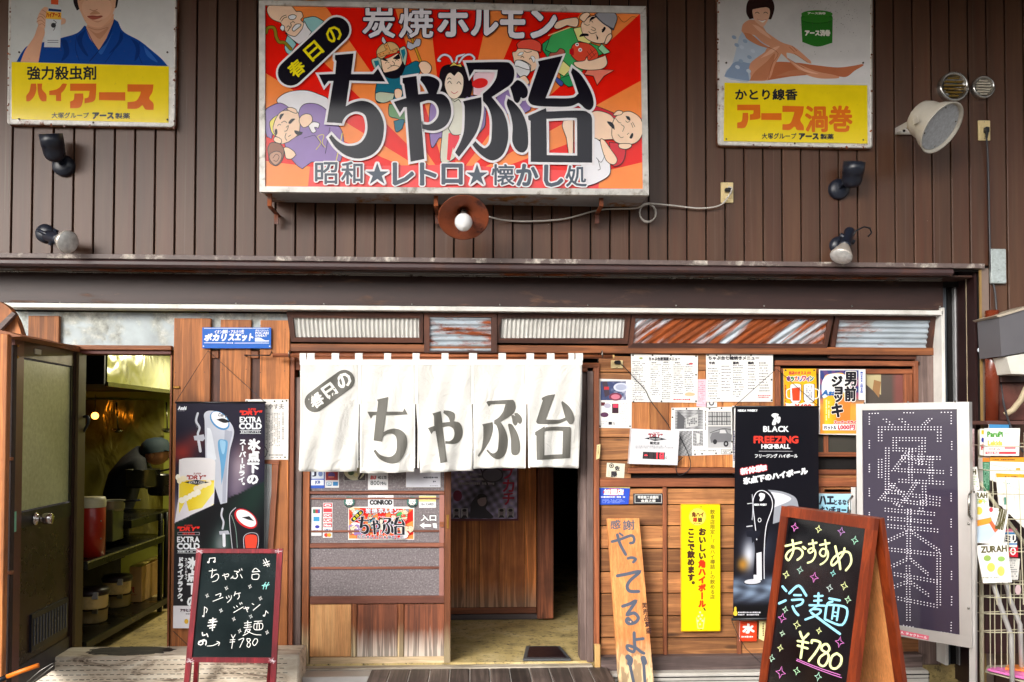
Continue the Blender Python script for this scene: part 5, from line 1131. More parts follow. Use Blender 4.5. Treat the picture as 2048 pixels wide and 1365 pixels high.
# range hood
hx = W(213, 770, .9).x
hd = thing('range_hood', 'bright dented stainless hood above the stove in the kitchen', 'range hood')
N_ = NT('hood_steel'); v_ = N_.coords((1, 1, 1)); n_ = N_.noise(v_, 3.4, 2, .5, .5); N_.col(lin((214, 214, 176))); N_.set(Roughness=.25, Metallic=.6); N_.bump(n_, .9, .06); hoodm = N_.m
zb_ = W(213, 770, .9).z
m = MB(); m.smooth = True; m.sheet(lambda u, v: (hx + .004 + .012 * math.sin(u * 9) * v, .9 + 1.7 * u, zb_ + .02 + (2.3 - zb_) * v), 16, 8); part(hd, 'side_panel', m, hoodm)
part(hd, 'rim', MB().box(hx - .01, hx + .012, .9, 2.6, zb_ - .01, zb_ + .018), st); part(hd, 'front_panel', MB().box(-3.6, hx, .86, .88, zb_ - .0, 2.3), plain('hood_black', (18, 16, 12), .5))
part(hd, 'underside', MB().box(-3.6, hx - .011, .88, 2.6, zb_ + .02, zb_ + .03), dkvoid)
# counter along the left
ct = thing('kitchen_counter', 'dark steel counter with an open lower shelf on the left of the kitchen', 'counter')
z1 = W(158, 1130, .3).z; z2 = W(158, 1295, .3).z; yend = WZ(320, 1070, z1).y
dk = plain('dark_steel', (34, 34, 28), .3, .7, scale=5, vary=.4)
part(ct, 'middle_shelf', MB().box(kx - .6, kx, .42, yend, z1 - .055, z1, .004), dk); part(ct, 'bottom_shelf', MB().box(kx - .6, kx, .42, yend + .1, z2 - .05, z2, .004), dk)
part(ct, 'edge_strip', MB().box(kx + .0005, kx + .003, .42, yend, z1 - .01, z1 - .002), plain('edge_bright', (190, 186, 160), .25, .8))
for y in (yend - .03, yend + .1): part(ct, 'leg', MB().tube([(kx - .02, y, .16), (kx - .02, y, .92)], .02, 8), dk)
part(ct, 'back_panel', MB().box(kx - .62, kx - .605, .42, 2.5, .14, .95), dkvoid)
yc = WZ(322, 1018, .93).y
part(ct, 'stove_top', MB().box(kx - .62, kx - .03, 1.2, yc, .87, .93, .005), dk); part(ct, 'stove_side', MB().box(kx - .3, kx - .08, 1.0, 1.19, .8, 1.02, .005), plain('olive_steel', (96, 98, 66), .35, .5))
rc = thing('red_tin', 'big red round tin with a cream lid standing on the kitchen shelf', 'tin')
o = W(181, 1112, .68); o.z = z1 + .001; r_ = .088; hh = W(181, 995, .68).z - z1
rd = plain('red_paint', (176, 38, 22), .35, dirt=(90, 40, 30), dirtamt=.5, coat=.3)
part(rc, 'body', MB().lathe([(0, 0), (r_, 0), (r_, hh * .82), (r_ * .97, hh * .83)], o, (0, 0, 1), 30), rd); part(rc, 'lid', MB().lathe([(r_ * 1.01, hh * .83), (r_ * 1.03, hh * .86), (r_ * 1.03, hh * .95), (r_ * .96, hh), (0, hh)], o, (0, 0, 1), 30), plain('lid_cream', (206, 198, 160), .5, dirt=(110, 90, 60)))
for z in (.3, .6): part(rc, 'rivet', MB().ball(o + Vector((r_ * .9, -r_ * .44, hh * z)), .006, 8), steel)
def jar(px, py, depth, r, label):
    t = thing('pickling_pot', label, 'pot', 'lidded pots on the bottom shelf'); o = WZ(px, py, z2 + .001 if depth == 0 else depth); 
    jb_ = part(t, 'body', MB().lathe([(0, 0), (r * .86, 0), (r * .93, .01), (r * .95, .085), (r, .09), (0, .09)], o, (0, 0, 1), 26), plain('jar_beige', (216, 190, 132), .4, dirt=(90, 50, 24), dirtamt=.8))
    part(t, 'lid', MB().lathe([(r * 1.0, .088), (r * 1.04, .095), (r * 1.05, .112), (r * .92, .13), (0, .138)], o, (0, 0, 1), 26), plain('lid_black', (22, 20, 20), .25, .2))
    d = Vector((.55, -.83, 0)); part(jb_, 'clasp', MB().box(o.x + d.x * r - .02, o.x + d.x * r + .02, o.y + d.y * r - .012, o.y + d.y * r, o.z + .07, o.z + .115, .003), alu)
jar(184, 1243, 0, .105, 'lidded beige pot at the bottom front of the stack in the kitchen'); jar(184, 1215, z2 + .141, .105, 'lidded beige pot on top of the front stack in the kitchen')
jar(234, 1212, 0, .10, 'lidded beige pot at the bottom of the rear stack in the kitchen'); jar(234, 1186, z2 + .141, .10, 'lidded beige pot on top of the rear stack beside the carton')
bx = thing('cardboard_box', 'tan cardboard box with red lettering on the kitchen bottom shelf', 'box')
o = WZ(272, 1205, z2 + .001); x0b, y0b = W(258, 1205, o.y).x, o.y; hb_ = .27
part(bx, 'carton', MB().box(x0b, W(283, 1205, o.y).x, y0b, y0b + .42, z2 + .001, z2 + hb_, .003), plain('cardboard', (206, 164, 106), .7))
part(bx, 'flap', MB().prism([(x0b, y0b + .005, z2 + hb_ + .001), (W(283, 1205, o.y).x, y0b + .005, z2 + hb_ + .001), (W(283, 1205, o.y).x, y0b + .4, z2 + hb_ + .035), (x0b, y0b + .4, z2 + hb_ + .001)], (0, 0, .004)), plain('cardboard_side', (190, 170, 90), .7))
p = Print((0, y0b, 0), (0, -1, 0)); p.txt('炭', 259, 1174, 269, 1186, (190, 50, 40), .5); p.bits(258, 1189, 281, 1191, 1, (190, 60, 40)); p.build(bx, 'lettering', inkm)
def pot(px, py, Y, r, h, label, m2=None):
    t = thing('cooking_pot', label, 'pot', 'cooking vessels on the stove'); o = W(px, py, Y); part(t, 'pan', MB().lathe([(0, 0), (r * .9, 0), (r, .02), (r, h), (r * 1.04, h + .004), (r * .96, h), (r * .95, .03), (0, .03)], o, (0, 0, 1), 26), m2 or st)
    part(t, 'handle', MB().tube([o + Vector((r, 0, h * .9)), o + Vector((r + .12, -.03, h * 1.1))], .008, 6), black)
pot(286, 975, 1.9, .13, .14, 'tall steel pot at the middle of the stove'); pot(222, 1022, 1.1, .09, .07, 'shallow strainer bowl on the counter behind the red tin', plain('mesh_bowl', (150, 146, 120), .4, .6)); pot(330, 990, 2.0, .13, .16, 'dark pot at the right end of the stove', plain('pot_dark', (60, 60, 56), .3, .7))
for px, la_ in ((233, 'left ladle hanging on the steel splashback'), (333, 'right ladle hanging beside the kitchen doorway post')):
    t = thing('ladle', la_, 'ladle', 'ladles hanging over the stove'); a = W(px, 805, Yk - .08); b = W(px + (3 if px < 300 else 2), 862, Yk - .1); part(t, 'rod', MB().tube([a, b], .007, 6), st); part(t, 'bowl', MB().lathe([(.001, -.02), (.03, -.012), (.045, .0), (.05, .012), (.046, .012), (.03, 0), (0, -.012)], b, (0.1, -.2, 1), 18), st)
for k, (x0, y0, x1, y1) in enumerate(((153, 795, 166, 809), (153, 829, 166, 843))):
    t = thing('kitchen_socket', ('upper white socket beside the kitchen door post', 'lower white socket with a plugged cable beside the kitchen door post')[k], 'socket', 'white kitchen sockets'); part(t, 'plate', pxbox(x0, y0, x1, y1, .32, .02, .004), plain('socket_white', (196, 190, 170), .4)); part(t, 'insert', pxbox(x0 + 4, y0 + 3, x1 - 2, y1 - 3, .312, .008, .002), plain('socket_grey', (120, 116, 100), .4))
cable('kitchen_cable', [(160, 836, .34), (174, 834, .3), (177, 845, .3), (168, 862, .32), (158, 878, .36)], .009, black, 'thick black cable plugged into the lower kitchen socket')
m = MB(); m.ball((0, 0, 0), .03, 12); 
# kitchen lamp (lit: seen as the orange glow on the steel and the yellow light)
kl = thing('kitchen_lamp', 'lit warm kitchen lamp under the ceiling', 'lamp')
part(kl, 'tube', MB().box(-2.3, -1.8, 1.95, 2.02, 2.20, 2.23, .01), emis('warm_tube', (255, 232, 170), 4)); part(kl, 'fixture', MB().box(-2.33, -1.77, 1.92, 2.05, 2.231, 2.26, .005), whitep)
a = bpy.data.lights.new('kitchen_light', 'AREA'); a.shape = 'RECTANGLE'; a.size = .5; a.size_y = .08; a.energy = 10; a.color = (1, .92, .68); ao = bpy.data.objects.new('kitchen_light', a); sc.collection.objects.link(ao); ao.location = (-2.05, 1.985, 2.19)
bl = thing('glowing_bulb', 'small glowing orange bulb deep in the kitchen', 'bulb'); b = W(190, 832, 2.35); part(bl, 'globe', MB().ball(b, .03, 14), emis('orange_bulb', (255, 150, 60), 5)); part(bl, 'cord', MB().tube([b + Vector((0, 0, .03)), b + Vector((0, 0, .18))], .003, 5), black)

# cook bending over the stove
pe = thing('person', 'cook in dark clothes and a blue-grey cap bending over the stove', 'person')
def skin_body(chain, edges, radii):
    me = bpy.data.meshes.new('body'); me.from_pydata(chain, edges, []); ob = bpy.data.objects.new('body', me); sc.collection.objects.link(ob)
    md = ob.modifiers.new('s', 'SKIN'); 
    for v, r in zip(me.skin_vertices[0].data, radii): v.radius = (r, r)
    me.skin_vertices[0].data[0].use_root = True
    ss = ob.modifiers.new('d', 'SUBSURF'); ss.levels = 1; ss.render_levels = 1
    dg = bpy.context.evaluated_depsgraph_get(); nm = bpy.data.meshes.new_from_object(ob.evaluated_get(dg)); vs = [tuple(v.co) for v in nm.vertices]; fs = [tuple(f.vertices) for f in nm.polygons]
    bpy.data.objects.remove(ob); m = MB(); m.smooth = True; m.add(vs, fs); return m
Yp = 2.2
q = lambda x, y, dy=0: tuple(W(x, y, Yp + dy))
pts = [q(236, 985), q(246, 950), q(264, 922), q(284, 912), q(298, 906), q(310, 903),   # pelvis .. neck, head
       q(276, 930, -.16), q(284, 962, -.2), q(308, 972, -.22), q(322, 970, -.22), q(276, 925, .16), q(300, 955, .2), q(316, 975, .12),
       q(238, 1045, -.09), q(240, 1120, -.08), q(238, 1045, .09), q(240, 1120, .08)]
ed = [(0, 1), (1, 2), (2, 3), (3, 4), (4, 5), (2, 6), (6, 7), (7, 8), (8, 9), (2, 10), (10, 11), (11, 12), (0, 13), (13, 14), (0, 15), (15, 16)]
ra = [.15, .15, .17, .10, .06, .07, .08, .055, .045, .035, .08, .055, .04, .09, .06, .09, .06]
part(pe, 'body', skin_body(pts, ed, ra), plain('dark_shirt', (13, 15, 17), .8))
h = W(313, 905, Yp); m = MB(); m.smooth = True; m.ball(h, .105, 20, (1.05, .85, 1.0)); nse = MB(); m.ball(h + Vector((.108, 0, -.035)), .018, 8); m.ball(h + Vector((-.01, -.09, -.02)), .022, 8, (1, .5, 1.3)); m.ball(h + Vector((.085, -.04, -.0)), .008, 6); m.box(h.x + .085, h.x + .1, h.y - .02, h.y + .02, h.z - .066, h.z - .06)
part(pe, 'head', m, plain('skin', (176, 116, 84), .5))
m = MB(); m.smooth = True; m.lathe([(.118, -.01), (.12, .03), (.105, .08), (.06, .112), (0, .12)], h + Vector((-.005, 0, .005)), (-.15, 0, 1), 24); m.prism([h + Vector((.06, -.08, .02)), h + Vector((.17, -.05, .0)), h + Vector((.18, .03, .0)), h + Vector((.06, .08, .02))], (0, 0, .008)); part(pe, 'cap', m, plain('cap_blue', (22, 38, 44), .8))
for wx, wy, dy in ((322, 970, -.22), (316, 975, .12)):
    w0 = W(wx, wy, Yp + dy); m = MB(); m.smooth = True; m.ball(w0 + Vector((.03, 0, -.01)), .04, 12, (1, .7, .5))
    for k in range(5): 
        a0 = w0 + Vector((.055, (-.028 + .014 * k), -.012)); m.tube([a0, a0 + Vector((.03, 0, -.006)), a0 + Vector((.042 - .004 * abs(k - 2), 0, -.026))], .009, 6, r2=.006)
    part(pe, 'hand', m, plain('glove_green', (60, 130, 70), .5) if dy < 0 else plain('skin', (176, 116, 84)))

# ================================================================ open aluminium kitchen door
dr = thing('kitchen_door', 'open brown aluminium door with frosted glass, round knob and vent grille', 'door')
Hh = W(155, 703, .26); zt_ = Hh.z; OO = WZ(30, 675, zt_); OO.z = zt_
dv = Vector((OO.x - Hh.x, OO.y - Hh.y, 0)); Lw = dv.length; dvn = dv.normalized(); Nd = Vector((-dvn.y, dvn.x, 0))
if Nd.x < 0: Nd = -Nd
zb2 = W(155, 1315, .26).z
brown_al = plain('bronze_aluminium', (62, 40, 36), .35, .3, vary=.15)
def dbox(u0, u1, z0, z1, off, th, mb=None):      # u measured from the hinge along the door
    a = Vector((Hh.x, Hh.y, 0)) + dvn * u0 + Nd * off; b = Vector((Hh.x, Hh.y, 0)) + dvn * u1 + Nd * off
    mb = mb or MB(); return mb.prism([(a.x, a.y, z0), (b.x, b.y, z0), (b.x, b.y, z1), (a.x, a.y, z1)], -Nd * th)
P0d = Vector((Hh.x, Hh.y, 1)); zd = lambda px, py: WP(px, py, P0d, Nd)
ud = lambda px, py: (zd(px, py) - Vector((Hh.x, Hh.y, 0))).dot(dvn)
part(dr, 'stile', dbox(0, .05, zb2, zt_, 0, .035), brown_al); ue = Lw; u_in = ud(45, 900)
part(dr, 'stile', dbox(u_in, ue, zb2, zt_, 0, .035), plain('bronze_lit', (104, 66, 60), .35, .3, vary=.1))  # outer stile in paler bronze, its lit look put into the colour
ztg, zbg = zd(142, 735).z, zd(142, 1002).z
part(dr, 'top_rail', dbox(.05, u_in, ztg + .01, zt_, -.002, .03), brown_al); part(dr, 'middle_rail', dbox(.05, u_in, zbg - .09, zbg - .01, -.002, .03), plain('rail_black', (26, 20, 18), .4)); part(dr, 'bottom_rail', dbox(.05, u_in, zb2, zb2 + .14, -.002, .03), plain('rail_navy', (36, 32, 42), .35))
ug = ud(142, 900)
part(dr, 'stile_inner', dbox(.05, ug, zbg - .01, ztg + .01, -.004, .02), plain('rail_black', (26, 20, 18), .4))
N_ = NT('frosted_glass'); v_ = N_.coords((1, 1, 1)); n_ = N_.noise(v_, 40, 5, .65); g_ = N_.noise(N_.coords((1, 1, 1), rnd=False), 2.2, 2, .5)
N_.col(N_.mix(N_.ramp(n_, [(.3, lin((170, 174, 128))), (.7, lin((200, 204, 158)))]), N_.ramp(g_, [(.3, (.8, .8, .75)), (.7, (1, 1, 1))]), 1, 'MULTIPLY')); N_.set(Roughness=.32); N_.bump(n_, .4, .003); part(dr, 'glass_pane', dbox(ug, u_in, zbg, ztg, -.012, .006), N_.m)
dr_p = part(dr, 'panel', dbox(.05, u_in, zb2 + .14, zbg - .09, -.008, .02), plain('door_panel', (54, 36, 28), .3, .2, vary=.2, dirt=(90, 70, 60)))
u1, u2 = ud(134, 1250), ud(62, 1250); zv0, zv1 = zd(134, 1195).z, zd(134, 1263).z
vt = part(dr_p, 'vent_grille', dbox(u1, u2, zv1, zv0, .004, .012), plain('vent_black', (24, 26, 38), .35))
m = MB()
for k in range(12): u = u1 + .03 + (u2 - u1 - .06) * k / 11; dbox(u - .005, u + .005, zv1 + .03, zv0 - .03, .008, .004, m); 
part(dr_p, 'vent_slats', m, plain('vent_slat', (96, 100, 112), .3, .4), kind='stuff')
kc = zd(70, 1038); part(dr, 'knob', MB().lathe([(.034, 0), (.036, .006), (.03, .012), (.016, .016), (.015, .035), (.026, .04), (.03, .05), (.03, .085), (.026, .09), (0, .09)], kc, Nd, 26), plain('chrome_knob', (206, 200, 196), .12, 1.0, vary=.05))
part(dr, 'lock_plate', dbox(ue - .05, ue - .02, zd(38, 1062).z, zd(38, 1022).z, .001, .004), plain('mint_tape', (120, 190, 160), .5))
part(dr, 'label_tag', dbox(ud(82, 705), ud(70, 705), zd(76, 709).z, zd(76, 699).z, .002, .004), plain('tag_grey', (196, 196, 180), .5))
for z in (zt_ - .04, zt_ - .10): part(dr, 'screw', MB().ball(Vector((Hh.x, Hh.y, 0)) + dvn * (ue - .03) + Nd * .001 + Vector((0, 0, z)), .008, 8), plain('brass', (190, 140, 70)))
# timber stand at the far left edge
fr = thing('timber_stand', 'orange timber post and round-edged board at the far left edge', 'stand')
Yl = -.75
part(fr, 'post', pxbox(-30, 668, 9, 1400, Yl, .04), w_or); part(fr, 'post', pxbox(8, 690, 21, 1400, Yl + .12, .04), plain('stand_dark_brown', (44, 26, 20), .7))  # second post set back, in plain dark brown
part(fr, 'crosspiece', pxbox(9, 915, 24, 922, Yl + .1, .02), w_orx); part(fr, 'crosspiece', pxbox(9, 1143, 24, 1150, Yl + .1, .02), w_orx)
part(fr, 'round_board', MB().prism([W(x, y, Yl + .3) for x, y in G('c-30,600 0,604 s18,616 s32,638 c44,671 c-30,690')], (0, .05, 0)), w_or)
part(fr, 'brace', MB().prism([W(x, y, Yl + .26) for x, y in [(-30, 676), (24, 624), (31, 628), (-28, 690)]], (0, .03, 0)), w_greyx)
part(fr, 'top_rail', MB().prism([W(x, y, Yl + .02) for x, y in [(-30, 656), (3, 661), (45, 673), (9, 675), (-30, 668)]], (0, .5, 0)), w_orx)
part(fr, 'edge_batten', MB().prism([OO + Vector((.015, 0, .012)), Hh + Vector((.015, 0, .03)), Hh + Vector((.015, 0, -.005)), OO + Vector((.015, 0, -.004))], (-.03, 0, 0)), w_orx)
# orange handle with steel rod bottom left
tg = thing('fire_tongs', 'orange handled steel tool leaning at the bottom left corner', 'tool')
Yt_ = -1.0
part(tg, 'grip', MB().tube([W(14, 1354, Yt_), W(40, 1344, Yt_), W(77, 1331, Yt_)], .011, 10), plain('orange_grip', (232, 120, 20), .4)); part(tg, 'sleeve', MB().tube([W(-20, 1369, Yt_), W(14, 1354, Yt_)], .013, 10), black)
part(tg, 'rod', MB().tube([W(50, 1368, Yt_), W(80, 1342, Yt_), W(105, 1327, Yt_), W(110, 1329, Yt_), W(104, 1334, Yt_), W(60, 1369, Yt_)], .0025, 6), steel)

# ================================================================ curtain (noren)
rod_m = wood('curtain_pole', (176, 100, 56), (96, 50, 28), 'x', knots=False, vary=.05)
rd_ = thing('curtain_rod', 'orange wooden curtain pole with iron hooks across the entrance', 'rod'); Yr = .19
a, b = W(546, 711, Yr), W(1225, 714, Yr); part(rd_, 'pole', MB().tube([a, b], .0125, 14), rod_m); part(rd_, 'end_cap', MB().tube([b, b + Vector((.012, 0, 0))], .0125, 14), plain('raw_wood', (200, 160, 100)))
for x in (579, 1204): o = W(x, 709, Yr); part(rd_, 'hook', MB().tube([o + Vector((0, .018 * math.cos(t), .024 * math.sin(t))) for t in [k / 10 * 5.2 - .6 for k in range(11)]], .0028, 6), steel)
Yn = .175
def fold(X, Z):
    """gentle folds of the cloth, metres"""
    t = max(0.0, min(1.0, (zt_n - Z) / .72))
    return .020 * math.sin(X * 9.0 + 1.2) * t + .012 * math.sin(X * 21 + Z * 6) * t + .009 * math.sin(X * 44 - Z * 10) * (.3 + t) - .02 * t
zt_n = W(880, 722, Yn).z
def cl(x, y, off=0.0): p = W(x, y, Yn); return (p.x, Yn + fold(p.x, p.z) - off, p.z)
nrn = thing('shop_curtain', 'white five panel shop curtain with grey lettering over the entrance', 'curtain')
N_ = NT('white_cotton'); v_ = N_.coords((1, 1, 1)); n_ = N_.noise(v_, 3, 4, .6); N_.col(N_.ramp(n_, [(.3, lin((214, 212, 206))), (.7, lin((228, 227, 222)))])); N_.set(Roughness=.85); N_.bump(N_.noise(v_, 7, 5, .6, 1.0), .55, .03)
try: N_.b.inputs['Subsurface Weight'].default_value = 0.0
except Exception: pass
cloth = N_.m
edges = [(601, 602, 719, 714, 942), (719.5, 719.5, 831, 829, 945), (831.5, 841, 945, 946.5, 944), (946, 947.5, 1053, 1051, 938), (1054, 1056, 1164, 1157, 936)]
for k, (xl0, xl1, xr0, xr1, yb_) in enumerate(edges):
    def f(u, v):
        y = 722 + (yb_ - 722) * v; s_ = max(0, (v - .34) / .66)
        a = xl0 + (xl1 - xl0) * s_; b = xr0 + (xr1 - xr0) * s_; return cl(a + (b - a) * u, y + (2 * math.sin(u * 3 + k) if v > .98 else 0))
    m = MB(); m.smooth = True; m.sheet(f, 20, 34); o = part(nrn, 'cloth_panel', m, cloth)
    md = o.modifiers.new('thick', 'SOLIDIFY'); md.thickness = .0012; md.offset = 1
hem = plain('hem_cotton', (232, 231, 226), .85, vary=.02)
m = MB(); m.smooth = True; m.sheet(lambda u, v: cl(600 + 565 * u, 719.5 + 11 * v, .0022), 60, 2); part(nrn, 'top_hem', m, hem)
for x in (719.3, 833, 945.5, 1053.5):
    m = MB(); m.smooth = True; m.sheet(lambda u, v: cl(x - 3.2 + 6.4 * u, 730.5 + (808 - 730) * v, .0025), 2, 14); part(nrn, 'seam_strip', m, hem)
    for sgn in (-1, 1): m = MB(); m.smooth = True; m.sheet(lambda u, v: cl(x + sgn * (2.5 + 3.2 * u), 808 + 128 * v, .0014), 1, 20); part(nrn, 'seam_strip', m, hem)
m = MB(); m.sheet(lambda u, v: cl(601 + 4 * u, 731 + 208 * v, .0014), 1, 20); part(nrn, 'seam_strip', m, hem)
tabs = [(599, 612), (614, 629), (663, 678), (710, 725), (768, 782), (825, 839), (883, 897), (938, 954), (997, 1012), (1053, 1068), (1094, 1109), (1137, 1149), (1151, 1166)]
for x0, x1 in tabs:
    A, B_ = W(x0, 721, Yn), W(x1, 721, Yn); zc = W(x0, 711.5, Yr).z
    prof = [(Yn - .001, A.z)] + [(Yr - .0155 * math.cos(t), zc + .0155 * math.sin(t)) for t in [k / 8 * math.pi - .3 for k in range(9)]] + [(Yn + .006, A.z)]
    m = MB(); m.smooth = True; n = len(prof); m.add([(A.x, y, z) for y, z in prof] + [(B_.x, y, z) for y, z in prof], [[i, i + 1, n + i + 1, n + i] for i in range(n - 1)]); o = part(nrn, 'tab', m, hem)
NC = lambda st, d='c': G(st, 600, 730, 6.204, d); ND = lambda st, d='c': G(st, 840, 730, 6.203, d)
GRY = (98, 96, 90)
p = PY(Yn - .003)
p.stroke([(630.5, 804), (688.5, 761)], 42, GRY)
for ch, cx, cy, hh, ww in (('春', 633.5, 801, 13.5, 14), ('日', 659.5, 782, 12.5, 11), ('の', 687.5, 761.5, 13.5, 14)): p.txt(ch, cx - ww, cy - hh, cx + ww, cy + hh, (236, 234, 228), 1.35 if ch != '春' else .8, rot=-36)
for o, h in ((NC('955,432 1096,400 1078,582 1278,582 1297,540 1340,618 1068,628 1042,835 s1100,805 s1180,792 s1260,815 s1320,880 s1332,980 s1310,1080 s1255,1180 s1180,1222 s1080,1215 s980,1160 912,1072 935,1050 s1000,1115 s1080,1142 s1150,1130 s1195,1080 s1205,1000 s1195,900 s1150,858 s1090,858 s1040,895 1022,955 912,940 945,625 905,628 880,670 836,582 955,582 970,460'), []),
    (ND('155,605 258,575 278,718 372,708 s350,650 290,598 295,566 s370,572 s425,600 s432,650 420,700 s490,720 s525,790 s525,880 s490,950 s430,980 315,978 315,945 s370,945 s415,910 s428,850 s410,790 s360,765 282,775 340,1200 255,1220 195,820 165,825 145,862 102,785 180,758 175,640'), []),
    (ND('840,450 s1120,435 s1165,450 s1185,500 s1180,560 s1140,620 1000,712 s1050,790 s1085,900 s1085,1010 s1050,1120 s970,1170 s890,1140 822,1065 838,1048 s880,1090 s920,1095 s960,1060 s972,980 s975,850 s950,760 918,730 920,690 s980,650 s1030,580 1060,488 880,490 855,520 822,465'), []),
    (ND('772,738 902,712 s905,790 s880,900 s830,1000 730,1145 715,1125 s760,1050 s780,940 s785,860 785,770'), []), (ND('1110,730 s1150,750 s1210,860 s1235,970 s1235,1060 s1210,1110 s1170,1122 s1135,1100 s1128,1020 s1125,900 s1092,750'), []),
    (ND('1130,625 1160,625 1182,640 s1172,605 s1210,600 s1255,650 s1262,700 s1240,735 1212,715 s1198,745 s1175,755 s1150,720 s1142,670'), []),
    (ND('1510,412 s1580,380 1675,367 1558,680 s1720,682 1800,655 s1770,540 s1752,470 1765,450 s1840,510 s1890,590 s1912,670 s1890,730 s1850,735 1815,690 s1720,728 s1580,735 s1470,735 s1440,710 s1450,670 1525,435 1512,440'), []),
    (ND('1425,835 1540,765 1547,792 s1580,772 s1830,768 s1865,785 s1870,830 1862,1158 1440,1178 1440,880 1425,870'), [ND('1537,862 s1562,820 s1752,820 1772,832 1762,1108 1535,1120')])): p.poly(o, GRY, h)
x0n, x1n = W(600, 800, Yn).x, W(1165, 800, Yn).x; z0n, z1n = W(800, 945, Yn).z, W(800, 735, Yn).z
cuts = [((x0n + i * .018, 0, 0), (1, 0, 0)) for i in range(int((x1n - x0n) / .018) + 1)] + [((0, 0, z0n + i * .03), (0, 0, 1)) for i in range(int((z1n - z0n) / .03) + 1)]
p.build(nrn, 'lettering', inkm, cloth=dict(cuts=cuts, fn=fold))

# ================================================================ beer banner, blue sign, clipping
def board(name, label, cat, x0, y0, x1, y1, Y, th, mat, group=None, c=.001):
    t = thing(name, label, cat, group); return part(t, 'board' if th > .008 else 'sheet', pxbox(x0, y0, x1, y1, Y, th, c), mat)
def lerp(a, b, t): return tuple(a[k] + (b[k] - a[k]) * t for k in range(3))
def smooth(e0, e1, x): t = max(0, min(1, (x - e0) / (e1 - e0))); return t * t * (3 - 2 * t)
nc = board('newspaper_clipping', 'yellowed newspaper clipping pinned to the planks behind the beer banner', 'clipping', 490, 799, 577, 920, .258, .002, paper)
p = PY(.2575); p.txt('癒やす夫', 525, 808, 568, 819, (120, 116, 112), .2); p.bits(531, 826, 560, 905, 9, (150, 146, 142), 1.6, 3, .8, True); p.bits(563, 824, 569, 890, 1, (120, 116, 112), 2, 4, .9, True); p.stroke(G('529,893 s534,902 s532,912 s527,916', 0, 0, 1, 's', False), 1.6, (60, 50, 60))
p.bits(538, 908, 570, 918, 2, (130, 126, 122), 2.4, 9)
for q in ((494, 803), (549, 803), (565, 803), (573, 802), (570, 915)): p.ell(q[0], q[1], 1.8, 1.8, (70, 66, 50), n=8)
p.build(nc, 'print', inkm)
bs = board('drink_sign', 'small blue enamel drink sign above the beer banner', 'sign', 404.5, 655.5, 542, 697, .245, .012, plain('blue_enamel', (20, 96, 190), .3), c=.003)
p = PY(.2445); BW = (236, 240, 244); p.rect(404.5, 655.5, 542, 697, (22, 98, 194)); p.rect(408, 656.5, 538, 657.6, BW); p.rect(408, 685.5, 451, 686.7, BW); p.rect(469, 686, 538, 687.2, BW)
p.txt('イオン飲料・アルカリ性', 429, 660, 488, 668, BW, .25, italic=.2); p.txt('ポカリ', 409, 668, 453, 682, BW, 1.0, italic=.2); p.txt('スエット', 457, 668, 506, 682, BW, 1.0, italic=.2); p.bits(453, 685, 468, 688, 1, BW, 2.2)
p.txt('ポカリスエット', 511, 659.5, 537, 663, BW, .2); p.txt('POCARI', 511, 664, 537, 669, BW, .25); p.txt('SWEAT', 511, 670, 534, 674, BW, .25); p.poly(G('c510,676 s520,676 s530,681 c538,681 c538,683.5 c510,683.5'), BW); p.bits(511, 684, 537, 686, 1, (120, 170, 220), 1)
for q in ((407, 693), (539.5, 693)): p.ell(q[0], q[1], 1.7, 1.7, (200, 206, 210), n=8)
p.build(bs, 'print', inkg)
bn = thing('beer_banner', 'hanging black beer banner showing a frosted tap and a full glass', 'banner')
Yb_ = .215; bn_s = part(bn, 'sheet', pxpoly([(352.5, 806), (530, 806), (527, 1257), (346, 1257)], Yb_ + .001, .002), plain('banner_back', (20, 22, 26), .4)); part(bn, 'rod', MB().tube([W(351, 805.5, Yb_), W(532, 805.5, Yb_)], .006, 8), black)
part(bn, 'string', MB().tube([W(351, 805, Yb_), W(416, 702, .24), W(529, 804, Yb_)], .002, 5), black); part(bn, 'string', MB().tube([W(346, 1262, Yb_), W(390, 1305, .23), W(430, 1330, .2), W(470, 1310, .2)], .002, 5), black)
def beerpic(u, v):
    x = 352 - 6 * v + (178 + 3 * v) * u; y = 806 + 291 * v
    c = (22, 18, 40)
    c = lerp(c, (150, 40, 30), .9 * math.exp(-((x - 362) / 26) ** 2 - ((y - 905) / 22) ** 2) + .5 * math.exp(-((x - 392) / 20) ** 2 - ((y - 880) / 16) ** 2))
    c = lerp(c, (190, 170, 180), .75 * math.exp(-((x - 480) / 26) ** 2 - ((y - 935) / 42) ** 2)); c = lerp(c, (170, 150, 170), .5 * math.exp(-((x - 470) / 20) ** 2 - ((y - 980) / 30) ** 2))
    c = lerp(c, (120, 60, 50), .4 * math.exp(-((x - 500) / 24) ** 2 - ((y - 900) / 20) ** 2)); c = lerp(c, (220, 210, 225), .6 * smooth(960, 1040, y) * smooth(420, 352, x))
    yl = 1046 - (x - 348) * .46
    if y > yl: c = lerp((16, 40, 34), (12, 12, 18), .5 + .5 * math.sin(x * .05 + y * .03)); c = lerp(c, (170, 170, 176), .6 * math.exp(-((x - 440) / 14) ** 2 - ((y - 1090) / 30) ** 2))
    return c
p = PY(Yb_ - .0005); p.grid(0, 0, 0, 0, 60, 96, beerpic, quad=[(352.5, 806), (530, 806), (528, 1097), (348.5, 1097)])
p.poly([(348.5, 1097), (528, 1097), (527, 1212), (346.5, 1212)], (18, 18, 28)); p.poly([(346.5, 1212), (527, 1212), (527, 1257), (346, 1257)], (226, 224, 230))
Zb_ = lambda st, d='s', cl_=True: G(st, 330, 640, 2.967, d, cl_, 5)
